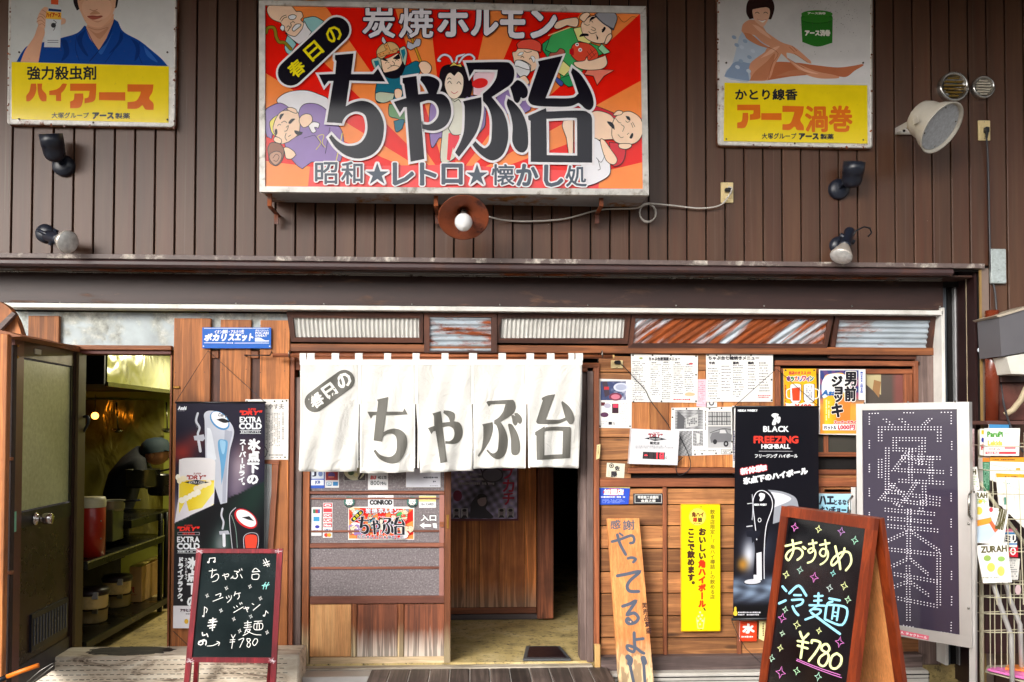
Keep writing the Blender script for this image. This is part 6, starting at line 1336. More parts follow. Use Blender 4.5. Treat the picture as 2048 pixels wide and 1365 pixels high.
p.txt('Asahi', 356, 813, 373, 820, BW, .5, italic=.2); p.bits(356, 821.5, 372, 823, 1, (160, 160, 170), .9)
# tap tower
def silver(pts, a, b, col0=(150, 154, 166), col1=(226, 228, 236)): p.poly(pts, col1)
p.poly(Zb_('c235,600 232,560 260,540 320,550 380,600 408,650 405,700 385,780 375,900 c368,1085 c345,1090 c330,1095 c240,820'), (196, 200, 212)); p.poly(Zb_('c355,650 380,660 400,670 380,760 368,900 c360,1085 c340,1085 345,850'), (168, 172, 188)); p.poly(Zb_('c250,640 275,660 300,800 300,830 250,822'), (226, 230, 238))
p.ell(330 + 325 / 2.967, 640 + 598 / 2.967, 23, 15, (70, 140, 196), .75); p.ell(330 + 325 / 2.967, 640 + 594 / 2.967, 20.5, 12.6, (236, 238, 242), .75); p.poly(Zb_('c305,592 345,585 c390,605 350,612', 's'), (30, 30, 34)); p.txt('DRY', 437, 829, 454, 835, (90, 90, 96), .3, rot=18)
p.poly(Zb_('318,715 345,710 372,725 365,800 350,900 c335,980 330,860 315,760'), (100, 160, 204)); p.poly(Zb_('325,722 345,716 360,730 352,790 338,790'), (150, 196, 226))
p.stroke(Zb_('195,555 185,600 205,640 195,680 215,710', 's', False), 4.2, (200, 204, 214)); p.poly(Zb_('170,690 230,680 238,705 225,720 175,715', 'c'), (190, 192, 204)); p.stroke(Zb_('200,720 210,780', 's', False), 5.5, (206, 208, 218)); p.stroke(Zb_('186,560 178,600 192,640', 's', False), 1, (110, 112, 124))
# glass of beer
p.poly(Zb_('c84,845 c84,830 130,820 250,820 c297,835 c300,850 292,1060 c285,1100 c60,1200 c60,1190 c80,1060'), (232, 228, 230)); p.grid(0, 0, 0, 0, 20, 18, lambda u, v: lerp((236, 200, 20), (250, 236, 120), abs(u - .35) * 1.2 + v * .3 if v > .1 else 0.1), quad=[(358.5, 961), (428.5, 961), (427, 1010), (358, 1028)])
for k in range(12): p.ell(356 + (k * 37) % 66, 955 + (k * 23) % 50, 5 + k % 3, 6, (244, 232, 200) if k % 2 else (250, 244, 226))
p.lay += 1; p.poly([(349, 1046), (372, 1000), (380, 1032)], (230, 224, 232)); p.poly([(400, 1022), (428, 985), (428, 1008)], (234, 230, 236))
p.txt('SUPER', 387, 946, 402, 949.5, (150, 50, 40), .1, italic=.2); p.txt('"DRY"', 374, 951, 412, 959, (160, 40, 30), .5, italic=.2); p.poly([(368, 965), (393, 960), (419, 965), (393, 970.5)], BLK); p.txt('EXTRA COLD', 378, 963.3, 410, 967.5, (230, 230, 230), .1, italic=.2)
p.txt('SUPER', 496, 817, 512, 821, (226, 50, 40), .15, italic=.2); p.txt('"DRY"', 480, 822, 524, 830, (232, 50, 36), .7, italic=.2); p.txt('EXTRA', 480, 834.5, 522, 845, BW, .55); p.txt('COLD', 479, 847, 523, 858.5, BW, .8); p.rect(480, 861, 522, 861.8, BW); p.txt('氷点下のスーパードライ', 482, 862.5, 520, 866.2, BW, .15); p.rect(480, 867, 522, 867.8, BW)
p.vtxt('氷点下の', 509, 878, 970, 25, BW, 1.5, dx=-4); p.vtxt('スーパードライ。', 486, 878, 978, 14.5, BW, .7, dx=-3)
# black tap (lower)
p.poly(Zb_('c400,1355 c382,1200 380,1150 420,1112 480,1115 540,1160 566,1210 c560,1355'), (26, 24, 30)); p.stroke(Zb_('400,1355 385,1210 388,1150 420,1115', 's', False), 1.5, (190, 190, 200)); p.ell(330 + 480 / 2.967, 640 + 1180 / 2.967, 26, 16, (200, 30, 40), .65); p.ell(330 + 482 / 2.967, 640 + 1178 / 2.967, 23, 13, (236, 236, 240), .65); p.poly(Zb_('c455,1172 c500,1165 c530,1195 c490,1185', 's'), (40, 40, 44)); p.poly(Zb_('475,1290 500,1275 540,1280 548,1310 c540,1355 c480,1355'), (226, 70, 50)); p.stroke(Zb_('470,1355 468,1290 500,1265 545,1270 556,1310 550,1355', 's', False), 1.2, (180, 180, 190))
p.stroke(Zb_('342,1120 335,1160 348,1200 342,1240', 's', False), 3.6, (196, 198, 208)); p.poly(Zb_('322,1255 375,1250 385,1272 325,1275', 'c'), (180, 182, 194)); p.stroke(Zb_('350,1275 352,1340', 's', False), 6, (220, 222, 230)); p.line('395,1160 420,1240 430,1355', 1.2, (120, 150, 140), 330, 640, 2.967)
p.txt('SUPER', 369, 1050, 385, 1053, (226, 50, 40), .1, italic=.2); p.txt('"DRY"', 356, 1054, 399, 1062, (232, 50, 36), .7, italic=.2); p.stroke([(356, 1065), (399, 1065), (399, 1070), (356, 1070)], .7, (190, 180, 190), True); p.txt('DRY BLACK', 366, 1066, 390, 1069.3, (226, 60, 50), .2); p.txt('EXTRA', 355, 1074, 399, 1084.5, BW, .6); p.txt('COLD', 355, 1087, 399, 1098.5, BW, .9); p.rect(355, 1101, 398, 1101.8, BW); p.bits(356, 1102.5, 396, 1105, 1, BW, 2.4); p.rect(355, 1106, 398, 1106.7, BW)
p.vtxt('ドライブラック。', 362, 1114, 1210, 12, BW, .9, dx=-2); p.vtxt('スーパードライ', 372.5, 1116, 1160, 6.5, BW, .3); p.vtxt('氷点下の', 386, 1114, 1215, 22, BW, 1.3, dx=-2)
p.txt('アサヒスーパー', 361, 1218, 400, 1223.5, (70, 40, 60), .4); p.bits(372, 1227, 400, 1229, 1, (90, 80, 90), 2); p.ell(373, 1243, 4, 5, (216, 170, 40))
p.build(bn_s, 'print', inkb)

# ================================================================ things stuck on the sliding door
def sticker(label, x0, y0, x1, y1, draw, Y=None, base=(226, 226, 228), cat='sticker', group='stickers on the sliding door', rot=0, name='door_sticker'):
    Y = Y if Y is not None else Yd + .0135
    t = thing(name, label, cat, group); bs_ = part(t, 'sheet', pxbox(x0, y0, x1, y1, Y, .0015, 0), paper); p = PY(Y - .0003); p.rect(x0 + .3, y0 + .3, x1 - .3, y1 - .3, base); draw(p); p.build(bs_, 'print', inkm); return t
def cards(p, x0, y0, x1, y1, rows):
    n = len(rows); h = (y1 - y0) / n
    for i, (bgc, tx, tc) in enumerate(rows):
        p.rect(x0 + 1, y0 + i * h + 1.2, x1 - 1, y0 + (i + 1) * h - 1.2, bgc)
        if tx: p.txt(tx, x0 + 3, y0 + i * h + h * .3, x1 - 3, y0 + i * h + h * .72, tc, .35)
sticker('blue and white card sticker with a J under the curtain at the left', 620, 942, 649, 977, lambda p: (p.rect(620, 942, 649, 977, (50, 90, 190)), p.rect(622, 942, 647.5, 958, (206, 214, 226)), p.rect(622, 960, 647.5, 971, (230, 234, 240)), p.txt('J', 625, 944, 632, 953, (30, 30, 60), .8), p.ell(641, 948, 4.5, 5.5, (110, 130, 180)), p.txt('JCB', 630, 962, 640, 969, (40, 70, 150), .4)))
sticker('white card sticker with a red picture right of the blue J sticker', 650, 942, 678, 976, lambda p: (p.rect(651.5, 943, 676, 961, (150, 50, 54)), p.ell(663, 951, 7, 6, (90, 70, 130)), p.rect(657, 953, 668, 956, (200, 120, 90)), p.rect(653, 964, 663, 972, (60, 130, 170)), p.txt('JCB', 654, 965, 662, 971, BW, .3), p.rect(666, 964, 676, 972, (50, 130, 190))))
def dogface(p, cx, cy, r, nm):
    p.ell(cx, cy, r, r, (60, 62, 60)); p.ell(cx, cy - 1, r * .92, r * .9, (70, 120, 112)); p.shape([(cx + r * .62 * math.cos(t) * (1 + .12 * math.sin(7 * t)), cy - .5 + r * .66 * math.sin(t) * (1 + .12 * math.cos(6 * t))) for t in [k / 24 * 6.283 for k in range(24)]], (238, 238, 234), w=.5)
    for s_ in (-1, 1): p.ell(cx + s_ * r * .22, cy - r * .1, .9, 1.1, BLK, n=8); p.poly([(cx + s_ * r * .25, cy - r * .5), (cx + s_ * r * .6, cy - r * .8), (cx + s_ * r * .55, cy - r * .25)], (230, 230, 226))
    p.ell(cx, cy + r * .18, 1.4, 1, BLK, n=8); p.txt(nm, cx - r * .6, cy + r * .42, cx + r * .6, cy + r * .72, (40, 40, 40), .4)
def round_st(cx, cy, r, nm, label):
    t = thing('round_sticker', label, 'sticker', 'stickers on the sliding door'); o = W(cx, cy, Yd + .0125); part(t, 'disc', MB().lathe([(r / 320, .0015), (0, .0018)], o, (0, -1, 0), 24), paper); p = PY(Yd + .0105); dogface(p, cx, cy, r, nm); p.build(t, 'print', inkm)
round_st(698.5, 1005, 11.5, 'HANA', 'left round sticker with a white dog face above the mini poster'); round_st(824.5, 1005, 11.5, 'HACHI', 'right round sticker with a white dog face above the mini poster')
sticker('cream and green paper blob under the curtain left of the phone sticker', 688, 940, 731, 962, lambda p: (p.ell(709, 940, 22, 21, (206, 200, 166)), p.ell(702, 946, 6, 5, (90, 110, 80)), p.poly([(715, 958), (722, 944), (726, 946), (718, 960)], (60, 52, 56)), p.ell(712, 950, 4, 4, (240, 230, 170))), base=(74, 68, 72))
sticker('white phone network sticker reading 4G LTE 800MHz', 736, 940, 776, 980, lambda p: (p.txt('au', 741, 952, 752, 959, (200, 60, 50), .5, italic=.2), p.txt('4G LTE', 756, 952.5, 773, 958.5, (60, 60, 66), .3), p.txt('800', 741, 962, 759, 970.5, (70, 72, 78), .2), p.txt('MHz', 761, 964, 773, 970.5, (70, 72, 78), .2)))
sticker('glossy white notice card under the curtain at the right of the door', 812, 938, 881, 975, lambda p: (p.bits(847, 954, 873, 957, 1, (60, 60, 80), 3, 2), p.bits(866, 962, 874, 965, 1, (70, 70, 90), 3, 3), p.bits(860, 971, 879, 973, 1, (150, 150, 160), 1.5, 3)), base=(214, 214, 224))
sticker('white rectangular sticker with bold stencil letters CONROD', 736, 991, 787, 1014, lambda p: (p.txt('CONROD', 740, 1001, 784, 1009.5, (40, 40, 44), .9), p.txt('Coast Transfer', 741, 994, 770, 997.5, (90, 90, 96), .1, italic=.3)))
sticker('pale yellow card sticker at the upper right of the door glass', 838, 992, 872, 1016, lambda p: (p.rect(838.3, 992.3, 871.7, 1004, (226, 206, 136)), p.bits(845, 997, 868, 1000, 1, (245, 236, 200), 2), p.txt('G-- CARD', 843, 1006.5, 867, 1011, (70, 70, 74), .2)))
sticker('narrow white strip of blue card logos on the left of the door glass', 623, 1015, 643, 1072, lambda p: (p.rect(626, 1019, 631, 1027, (60, 120, 90)), p.rect(631, 1019, 636, 1027, (180, 60, 60)), p.rect(636, 1019, 640, 1027, (60, 90, 170)), p.rect(627, 1034, 639, 1043, (60, 150, 200)), p.ell(634.5, 1054, 4.6, 3.2, (50, 60, 170)), p.bits(627, 1060, 640, 1062, 1, (120, 130, 180), 1)))
sticker('narrow white strip of red card logos beside the blue one', 646, 1006, 665, 1076, lambda p: (cards(p, 646, 1006, 665, 1076, [((206, 50, 66), 'O', BW), ((206, 60, 66), '', BW), ((196, 50, 50), 'DC', BW), ((206, 60, 60), 'UC', BW), ((200, 50, 60), 'Nicos', BW), ((232, 234, 238), 'VISA', (40, 60, 130)), ((226, 226, 226), '', BW)]), p.ell(652.5, 1070.5, 4.2, 4, (206, 60, 40)), p.ell(658.5, 1070.5, 4.2, 4, (236, 160, 50))))
ar = thing('entrance_arrow', 'white hand drawn arrow with kanji for entrance on the door glass', 'sticker', 'stickers on the sliding door')
p = PY(Yd + .0155); p.txt('入口', 842, 1030.5, 872, 1042, (240, 240, 240), .7, ((30, 28, 34), 1.6)); p.poly([(839, 1051), (849, 1045), (848, 1049), (862, 1049), (862, 1054), (848, 1054), (849, 1058)], (240, 240, 240)); p.poly([(865, 1047), (873, 1047), (874, 1057), (867, 1056)], (240, 240, 240)); p.build(ar, 'lettering', inkm)
mp_ = thing('mini_poster', 'small printed copy of the shop sign stuck on the door glass', 'poster'); mp_s = part(mp_, 'sheet', pxbox(696.5, 1014, 828.5, 1080, Yd + .012, .002, 0), paper)
p = Print((0, Yd + .0117, 0), (0, -1, 0), lambda x, y: (698 + (x - 530) / 756 * 129, 1016 + (y - 12) / 366 * 62.5)); sign_art(p, True); p.build(mp_s, 'print', inkm)

# ================================================================ notices on the wooden wall
Yq = YW - .004
def notice(name, label, cat, quad, draw, Y=Yq, th=.0025, group='notices on the wooden wall', pins=(), mat=None, inkmat=None, base=(236, 234, 230)):
    t = thing(name, label, cat, group); nb_ = part(t, 'sheet' if th < .006 else 'board', MB().prism([W(x, y, Y) for x, y in quad], (0, th, 0)), mat or paper)
    p = PY(Y - .0003); p.poly(quad, base); draw(p)
    for x, y in pins: p.ell(x, y, 1.9, 1.9, (66, 62, 56), n=8)
    p.build(nb_, 'print', inkmat or inkm); return t
DK = (44, 42, 48)
def menu1(p):
    p.txt('ちゃぶ台居酒屋メニュー', 1298, 715, 1360, 721.5, DK, .45)
    for x0, x1, n, y0, y1 in ((1265, 1289, 22, 722, 802), (1301, 1320, 15, 728, 792), (1324, 1342, 18, 728, 800), (1347, 1366, 15, 728, 790), (1369, 1387, 12, 732, 784)): p.bits(x0, y0, x1, y1, n, (96, 94, 100), 1.5, x0, .85)
    for x, y in ((1303, 726), (1327, 725), (1350, 726), (1373, 729)): p.bits(x, y - 1.2, x + 11, y + 1.2, 1, DK, 2.4, 1, 1)
    p.ell(1282, 717, 3.5, 2, (150, 160, 90)); p.ell(1382, 728, 4, 2, (190, 70, 80)); p.poly(G('s1370,788 s1378,785 s1390,788 s1386,792 s1372,792'), (240, 190, 150)); p.bits(1347, 798, 1382, 801, 1, (200, 50, 60), 2.4, 5, 1)
notice('menu_sheet', 'white izakaya menu sheet at the top left of the wooden wall', 'menu', [(1262, 708), (1396, 712), (1395, 806), (1263, 804)], menu1, pins=[(1266, 711), (1305, 711), (1342, 711), (1392, 713), (1392, 750), (1323, 803), (1392, 803), (1267, 804)], Y=Yq - .004)
def menu2(p):
    p.txt('ちゃぶ台七輪焼きメニュー', 1417, 713, 1518, 720, DK, .45)
    for x0, x1, n, y0, y1 in ((1416, 1440, 13, 735, 800), (1443, 1462, 9, 730, 785), (1466, 1488, 14, 729, 796), (1496, 1512, 9, 729, 780), (1518, 1540, 10, 728, 785)): p.bits(x0, y0, x1, y1, n, (84, 82, 88), 1.5, x0, .85)
    for x, s_ in ((1418, '牛肉'), (1466, '豚肉'), (1496, '鶏肉')): p.txt(s_, x, 724, x + 11, 729, DK, .4)
    p.bits(1518, 725, 1534, 728, 1, DK, 2, 3, 1); p.bits(1516, 790, 1542, 797, 2, (200, 60, 70), 1.8, 5, 1)
notice('menu_sheet', 'white charcoal grill menu sheet right of the izakaya menu', 'menu', [(1412, 708), (1546, 708), (1545, 804), (1413, 804)], menu2, pins=[(1416, 711), (1433, 711), (1461, 711), (1502, 711), (1543, 760), (1543, 801)], Y=Yq - .0045)
notice('pink_note', 'pale pink note between the two menu sheets', 'note', [(1394, 759), (1412, 759), (1414, 815), (1393, 813)], lambda p: (p.bits(1397, 762, 1410, 812, 13, (180, 120, 140), 1.3, 4), p.rect(1395, 809, 1412, 811, (240, 170, 190))), base=(236, 196, 208))
def food(p):
    def pic(u, v): a = math.sin(u * 21 + 3 * v) * math.cos(v * 17 + u * 4); return lerp((60, 70, 110), (206, 206, 222), smooth(.3, .9, v * .2 + u * .5 + .25 * a))
    p.grid(1201, 763, 1252, 801, 16, 14, pic); p.ell(1242, 775, 15, 9, (206, 210, 226)); p.ell(1242, 775, 11, 6, (170, 176, 200)); p.ell(1231, 794, 13, 8, (120, 50, 70)); p.ell(1231, 794, 9, 5, (206, 120, 140)); p.poly([(1204, 765), (1214, 763), (1220, 790), (1210, 795)], (70, 56, 70)); p.rect(1208, 774, 1218, 780, (190, 50, 60))
    p.rect(1202, 805, 1210, 812, (100, 40, 50)); p.ell(1215, 812, 7, 5, (180, 176, 196)); p.rect(1224, 808, 1237, 827, (60, 30, 44)); p.rect(1226, 809, 1236, 816, (220, 60, 90)); p.ell(1209, 830, 8, 5, (90, 50, 80)); p.rect(1217, 844, 1224, 850, (40, 36, 44)); p.bits(1240, 806, 1256, 852, 14, (170, 166, 176), 1, 6); p.bits(1201, 842, 1215, 852, 3, (150, 146, 156), 1, 7); p.bits(1225, 845, 1232, 850, 2, (110, 106, 116), 1.4, 8)
notice('food_flyer', 'flyer with food photographs at the left edge of the wooden wall', 'flyer', [(1197, 758), (1264, 760), (1263, 857), (1196, 856)], food, pins=[(1200, 853), (1260, 853)])
# temperature sign
ts = thing('temperature_sign', 'white box sign with red digits on its display', 'sign'); Yt = .245
ts_c = part(ts, 'case', MB().prism([W(x, y, Yt) for x, y in [(1263, 857.5), (1359, 862), (1355, 931), (1258, 928)]], (0, .05, 0)), plain('case_white', (214, 212, 216), .35))
p = PY(Yt - .0004); p.poly([(1263.6, 858.2), (1358, 862.6), (1354.4, 930.3), (1259, 927.3)], (216, 216, 220)); p.txt('SUPER', 1306, 865, 1319, 867.5, (160, 60, 60), .1, italic=.2); p.txt('"DRY"', 1297, 868, 1325, 875.5, (150, 50, 60), .5, italic=.2, rot=2); p.poly([(1288, 877), (1310, 873.5), (1334, 879), (1310, 882.5)], BLK); p.txt('EXTRA COLD', 1299, 876.8, 1321, 879.6, (220, 220, 220), .1); p.txt('認定店', 1300, 884, 1319, 889.5, DK, .3, rot=2)
p.bits(1271, 891, 1347, 898, 2, (100, 98, 106), 1.2, 3, .95); p.poly([(1286, 904), (1330, 905.5), (1329, 919.5), (1285, 918)], (34, 26, 30))
for k in range(4): x = 1287.5 + k * 10.6; p.rect(x, 905.5, x + 8.6, 917.5, (58, 50, 54))
p.txt('C', 1331, 914, 1333.5, 918, DK, .2); p.build(ts_c, 'print', inkm)
p = PY(Yt - .0012)
for (a, b) in (((1290, 911), (1294, 911.2)), ((1314.5, 906.5), (1314, 917)), ((1321, 906.8), (1326.5, 907)), ((1320.5, 917), (1326, 917)), ((1320.8, 912), (1326.2, 912)), ((1321, 907), (1320.6, 912)), ((1326.6, 907), (1326, 917)), ((1320.6, 912), (1320.4, 917))): p.stroke([a, b], 1.5, (255, 60, 70))
p.build(ts_c, 'digits', emis('led_red', (255, 46, 60), 1.6))
cable('sign_cable', [(1240, 727, .275), (1252, 738, .27), (1268, 756, .27), (1290, 780, .265), (1300, 800, .265), (1322, 830, .26), (1335, 848, .255), (1341, 860, .26)], .0026, black, 'thin black cable from the small socket to the temperature sign')
cable('sign_cable', [(1357, 868, .27), (1368, 890, .27), (1375, 905, .265), (1381, 925, .265), (1378, 940, .262), (1360, 951, .262), (1352, 940, .262), (1356, 925, .265), (1366, 915, .265), (1350, 930, .262)], .0026, black, 'tangled black cable hanging to the right of the temperature sign')
def news(p):
    def ph(s0):
        R = random.Random(s0); a = [R.uniform(5, 25) for _ in range(5)]
        return lambda u, v: (lambda g: (g, g, g + 2))(150 + 45 * math.sin(a[0] * u + a[1] * v) * math.sin(a[2] * v - a[3] * u) + 22 * math.sin(a[4] * (u + v) * 3))
    p.grid(1350, 820, 1406, 859, 26, 18, ph(1)); p.poly([(1355, 822), (1370, 836), (1368, 858), (1354, 858)], (90, 90, 94)); p.poly([(1372, 838), (1396, 828), (1396, 852), (1372, 856)], (196, 196, 196)); p.bits(1374, 836, 1394, 850, 6, (90, 90, 94), 2.4, 4, .8, True)
    p.grid(1356, 862, 1384, 912, 14, 20, ph(2)); p.grid(1386, 862, 1406, 892, 12, 14, ph(3)); p.poly([(1392, 866), (1400, 868), (1399, 886), (1394, 888)], (210, 210, 210))
    p.grid(1416, 824, 1462, 851, 24, 14, lambda u, v: (60, 60, 64) if (v * 3) % 1 < .2 else (lambda g: (g, g, g))(120 + 90 * (math.sin(u * 60) > .2)))
    p.grid(1416, 853, 1462, 896, 8, 8, lambda u, v: (150 + 40 * v, 150 + 40 * v, 152 + 40 * v))
    p.poly(G('1420,876 1424,866 1438,864 1440,858 1452,858 1456,866 1464,870 1463,884 1422,886'), (120, 120, 124)); p.poly([(1440, 860), (1450, 860), (1453, 867), (1439, 867)], (206, 206, 208)); p.ell(1430, 884, 4, 5, (44, 44, 48)); p.ell(1452, 888, 5, 6, (44, 44, 48)); p.ell(1452, 888, 2, 2.6, (170, 170, 172)); p.line('1420,866 1445,858 1462,860', 1.2, (60, 60, 64))
    p.bits(1409, 822, 1413, 868, 1, (120, 118, 116), 2.6, 8, .9, True); p.stroke([(1443, 899), (1462, 899), (1462, 908), (1443, 908)], .8, (80, 80, 84), True); p.bits(1445, 901, 1460, 907, 3, (90, 90, 94), 1.2, 2); p.bits(1388, 896, 1438, 908, 1, (140, 138, 136), 2, 5)
notice('newspaper_sheet', 'white sheet with black and white town photographs and an old truck', 'newspaper', [(1343, 816), (1468, 814), (1467, 909), (1380, 912), (1342, 870)], news, pins=[(1346, 819), (1373, 818), (1397, 818), (1419, 818), (1443, 817), (1390, 909), (1404, 908), (1432, 907), (1464, 884), (1463, 905), (1345, 835)])
notice('photo_strip', 'narrow white strip with rows of print behind the whisky banner', 'notice', [(1464, 812), (1474, 812), (1474, 948), (1466, 948)], lambda p: (p.bits(1466, 862, 1470, 935, 1, (110, 106, 130), 3, 3, 1, True), p.ell(1468, 816, 1.8, 1.8, DK)))
notice('round_logo_card', 'small white card with a round grey emblem under the grill menu', 'card', [(1412, 805), (1434, 805), (1434, 816), (1412, 816)], lambda p: (p.ell(1423, 806, 5.5, 6, (90, 90, 96)), p.ell(1423, 806, 3, 3.4, (220, 220, 220))))
def sato(p): p.ell(1223, 932, 4.8, 4.8, (40, 38, 40)); p.ell(1223, 932, 3.2, 3.2, (220, 212, 190)); p.ell(1223, 932, 2, 2, (60, 56, 54)); p.txt('佐', 1230, 932.5, 1239, 941.5, DK, .6); p.txt('藤', 1222, 943, 1234, 954, DK, .6); p.bits(1217, 942, 1219, 952, 1, (90, 86, 80), 1, 4, 1, True)
notice('name_plate', 'cream name plate with two kanji and a round crest', 'plate', [(1214, 926), (1250, 928), (1248, 957), (1212, 954)], sato, th=.008, base=(226, 218, 196), mat=cream)
def kamei(p): p.poly([(1197, 962), (1260, 964), (1260, 977), (1197, 976)], (240, 226, 130)); p.bits(1200, 965, 1256, 968, 1, (100, 96, 80), 1.6, 3); p.bits(1200, 970.5, 1257, 974, 1, (70, 70, 80), 2.2, 5); p.ell(1227, 984.5, 21, 7, (214, 50, 60)); p.txt('加盟店', 1208, 979, 1247, 990, (246, 246, 246), .7); p.bits(1202, 992, 1252, 997, 1, (236, 238, 246), 3, 6, .95); p.bits(1204, 999, 1252, 1007, 4, (150, 170, 226), 1, 7)
notice('member_sign', 'blue and yellow member shop sign with a red oval', 'sign', [(1196, 962), (1261, 964), (1257, 1009), (1197, 1010)], kamei, base=(44, 80, 196), Y=Yq - .003, pins=[(1199, 964), (1257, 966), (1230, 964)])
def plq(p): p.stroke([(1270, 990), (1323, 990), (1323, 1006), (1270, 1006)], .9, (220, 220, 216), True); p.txt('甲府商工会議所', 1276, 992, 1317, 998, (226, 226, 222), .25); p.txt('会員之章', 1282, 999.5, 1311, 1004.5, (226, 226, 222), .25)
notice('black_plaque', 'small black plaque with white kanji beside the blue member sign', 'plaque', [(1266.5, 987.5), (1326.5, 987.5), (1326.5, 1008.5), (1266.5, 1008.5)], plq, th=.006, base=(44, 46, 52), mat=black)
notice('peeling_tape', 'strip of peeling cream tape on the post left of the name plate', 'tape', [(1194, 890), (1201, 889), (1199, 917), (1192, 920)], lambda p: p.bits(1195, 893, 1198, 916, 1, (150, 130, 90), 1.6, 3, .8, True), Y=.268, base=(226, 206, 150))

# yellow sign
ys = thing('yellow_sign', 'tall yellow enamel highball sign with vertical black and red writing', 'sign')
N_ = NT('yellow_rim'); N_.col(lin((236, 176, 20))); N_.set(Roughness=.3); ys_b = part(ys, 'board', pxbox(1362, 1008.5, 1441.5, 1264, .262, .014, .005), N_.m)
p = PY(.2615); YY = (240, 220, 8); p.poly([(1366, 1010.5), (1438, 1010.5), (1440, 1013), (1439.5, 1259), (1437, 1262), (1366, 1262), (1363.5, 1259), (1364, 1013)], YY); DB = (70, 40, 30)
p.ell(1395, 1034, 17.5, 18, (150, 140, 40)); p.ell(1395, 1034, 16.8, 17.2, (250, 226, 90)); p.txt('角ハイ', 1384, 1025, 1407, 1034, (110, 60, 30), .7); p.txt('樽', 1386, 1035.5, 1394, 1044.5, (180, 60, 30), .5); p.txt('詰', 1396, 1035.5, 1404, 1044.5, DB, .5); p.bits(1388, 1046, 1403, 1048.5, 1, DB, 1.2, 3)
p.vtxt('飲食店限定！「角ハイ樽詰」の飲める店', 1425, 1019, 1199, 10, (120, 104, 30), .2); p.vtxt('おいしい', 1404.5, 1056, 1120, 15.5, DB, 1.1); p.vtxt('角ハイボール', 1404, 1120, 1216, 15.5, (214, 50, 20), 1.2); p.txt('、', 1407, 1216, 1411, 1222, DB, .6)
p.vtxt('ここで飲めます。', 1382, 1056, 1178, 15, DB, 1.1); p.ell(1379, 1189, 10, 10, (226, 206, 20)); p.ell(1379, 1189, 9.2, 9.2, (248, 232, 12)); p.bits(1373, 1185, 1386, 1193, 2, (200, 180, 30), 1.2, 4)
p.stroke(G('1393,1236 1396,1257 1406,1257 1409,1236', 0, 0, 1, 'c', False), 1.8, (252, 246, 150))
for x, y in ((1400, 1225), (1404, 1231), (1397, 1233), (1401, 1238), (1396, 1242), (1405, 1242), (1400, 1249)): p.ell(x, y, 2, 2, (252, 246, 170))
for y in (1014, 1259): p.ell(1402, y, 1.2, 1.2, (90, 80, 40), n=8)
p.build(ys_b, 'print', inkg)

# leaning plank with brush lettering
lk = thing('lettered_plank', 'long orange plank with grey brush lettering leaning on the wooden wall', 'plank')
tp = WZ(1242, 1037, 1.07); Yl2 = .1; cl_ = [(1214, 1037.5), (1278, 1036.5), (1311, 1400), (1240, 1400)]
top = W(1246, 1037, .24); P0 = Vector(top); tilt = .16; Nn = Vector((0, -1, tilt)).normalized()
front = [WP(x, y, P0, Nn) for x, y in cl_]; lim = [front[0], front[1], None, None]
def down(a, b):       # run the plank's edge to the ground
    d = b - a; return a + d * ((a.z - 0.005) / -d.z)
front[2] = down(front[1], front[2]); front[3] = down(front[0], front[3])
lk_p = part(lk, 'plank', MB().prism(front, -Nn * .03), wood('fresh_plank', (240, 166, 96), (214, 128, 64), 'z', knots=False, vary=.03, pale=((236, 206, 160), .22, .12)))
p = Print(P0, Nn); BG = (84, 92, 108); LP = lambda st: G(st, 1180, 950, 3.29, 's', False, 5)
p.txt('感', 1221, 1041, 1241, 1058, BG, .4, rot=-3); p.txt('謝', 1246, 1041, 1269, 1060, BG, .4, rot=-3)
for st, w in (('145,440 200,425 270,400 290,420 285,445 265,450', 5.5), ('195,385 215,400', 4), ('180,395 200,460 235,525', 6), ('250,550 275,545 300,555 285,575', 5.5), ('180,665 235,655 325,638 270,690 245,730 260,765 320,768', 6.5), ('215,865 260,850 300,832 270,880 245,920 290,910 318,940 300,970 260,980 240,965 250,945 280,975', 6.5), ('290,1040 292,1100 298,1140', 6.5), ('298,1085 350,1078', 6), ('298,1140 275,1130 245,1125 250,1150 285,1165 300,1140 335,1165 355,1175', 6)): p.stroke(LP(st), w, BG)
for st in ('250,1205 265,1260 275,1310 290,1380', '350,1212 355,1270 358,1320 362,1380'): p.stroke(LP(st), 6, BG)
p.stroke(LP('250,1200 265,1215 262,1240'), 11, BG); p.stroke(LP('350,1208 358,1235'), 11, BG)
p.vtxt('笑売品繁盛', 1288, 1205, 1268, 11, (60, 30, 30), .3, dx=10); p.ell(1261, 1244, 1.6, 1.6, (240, 190, 160))
p.build(lk_p, 'brush_lettering', inkm)

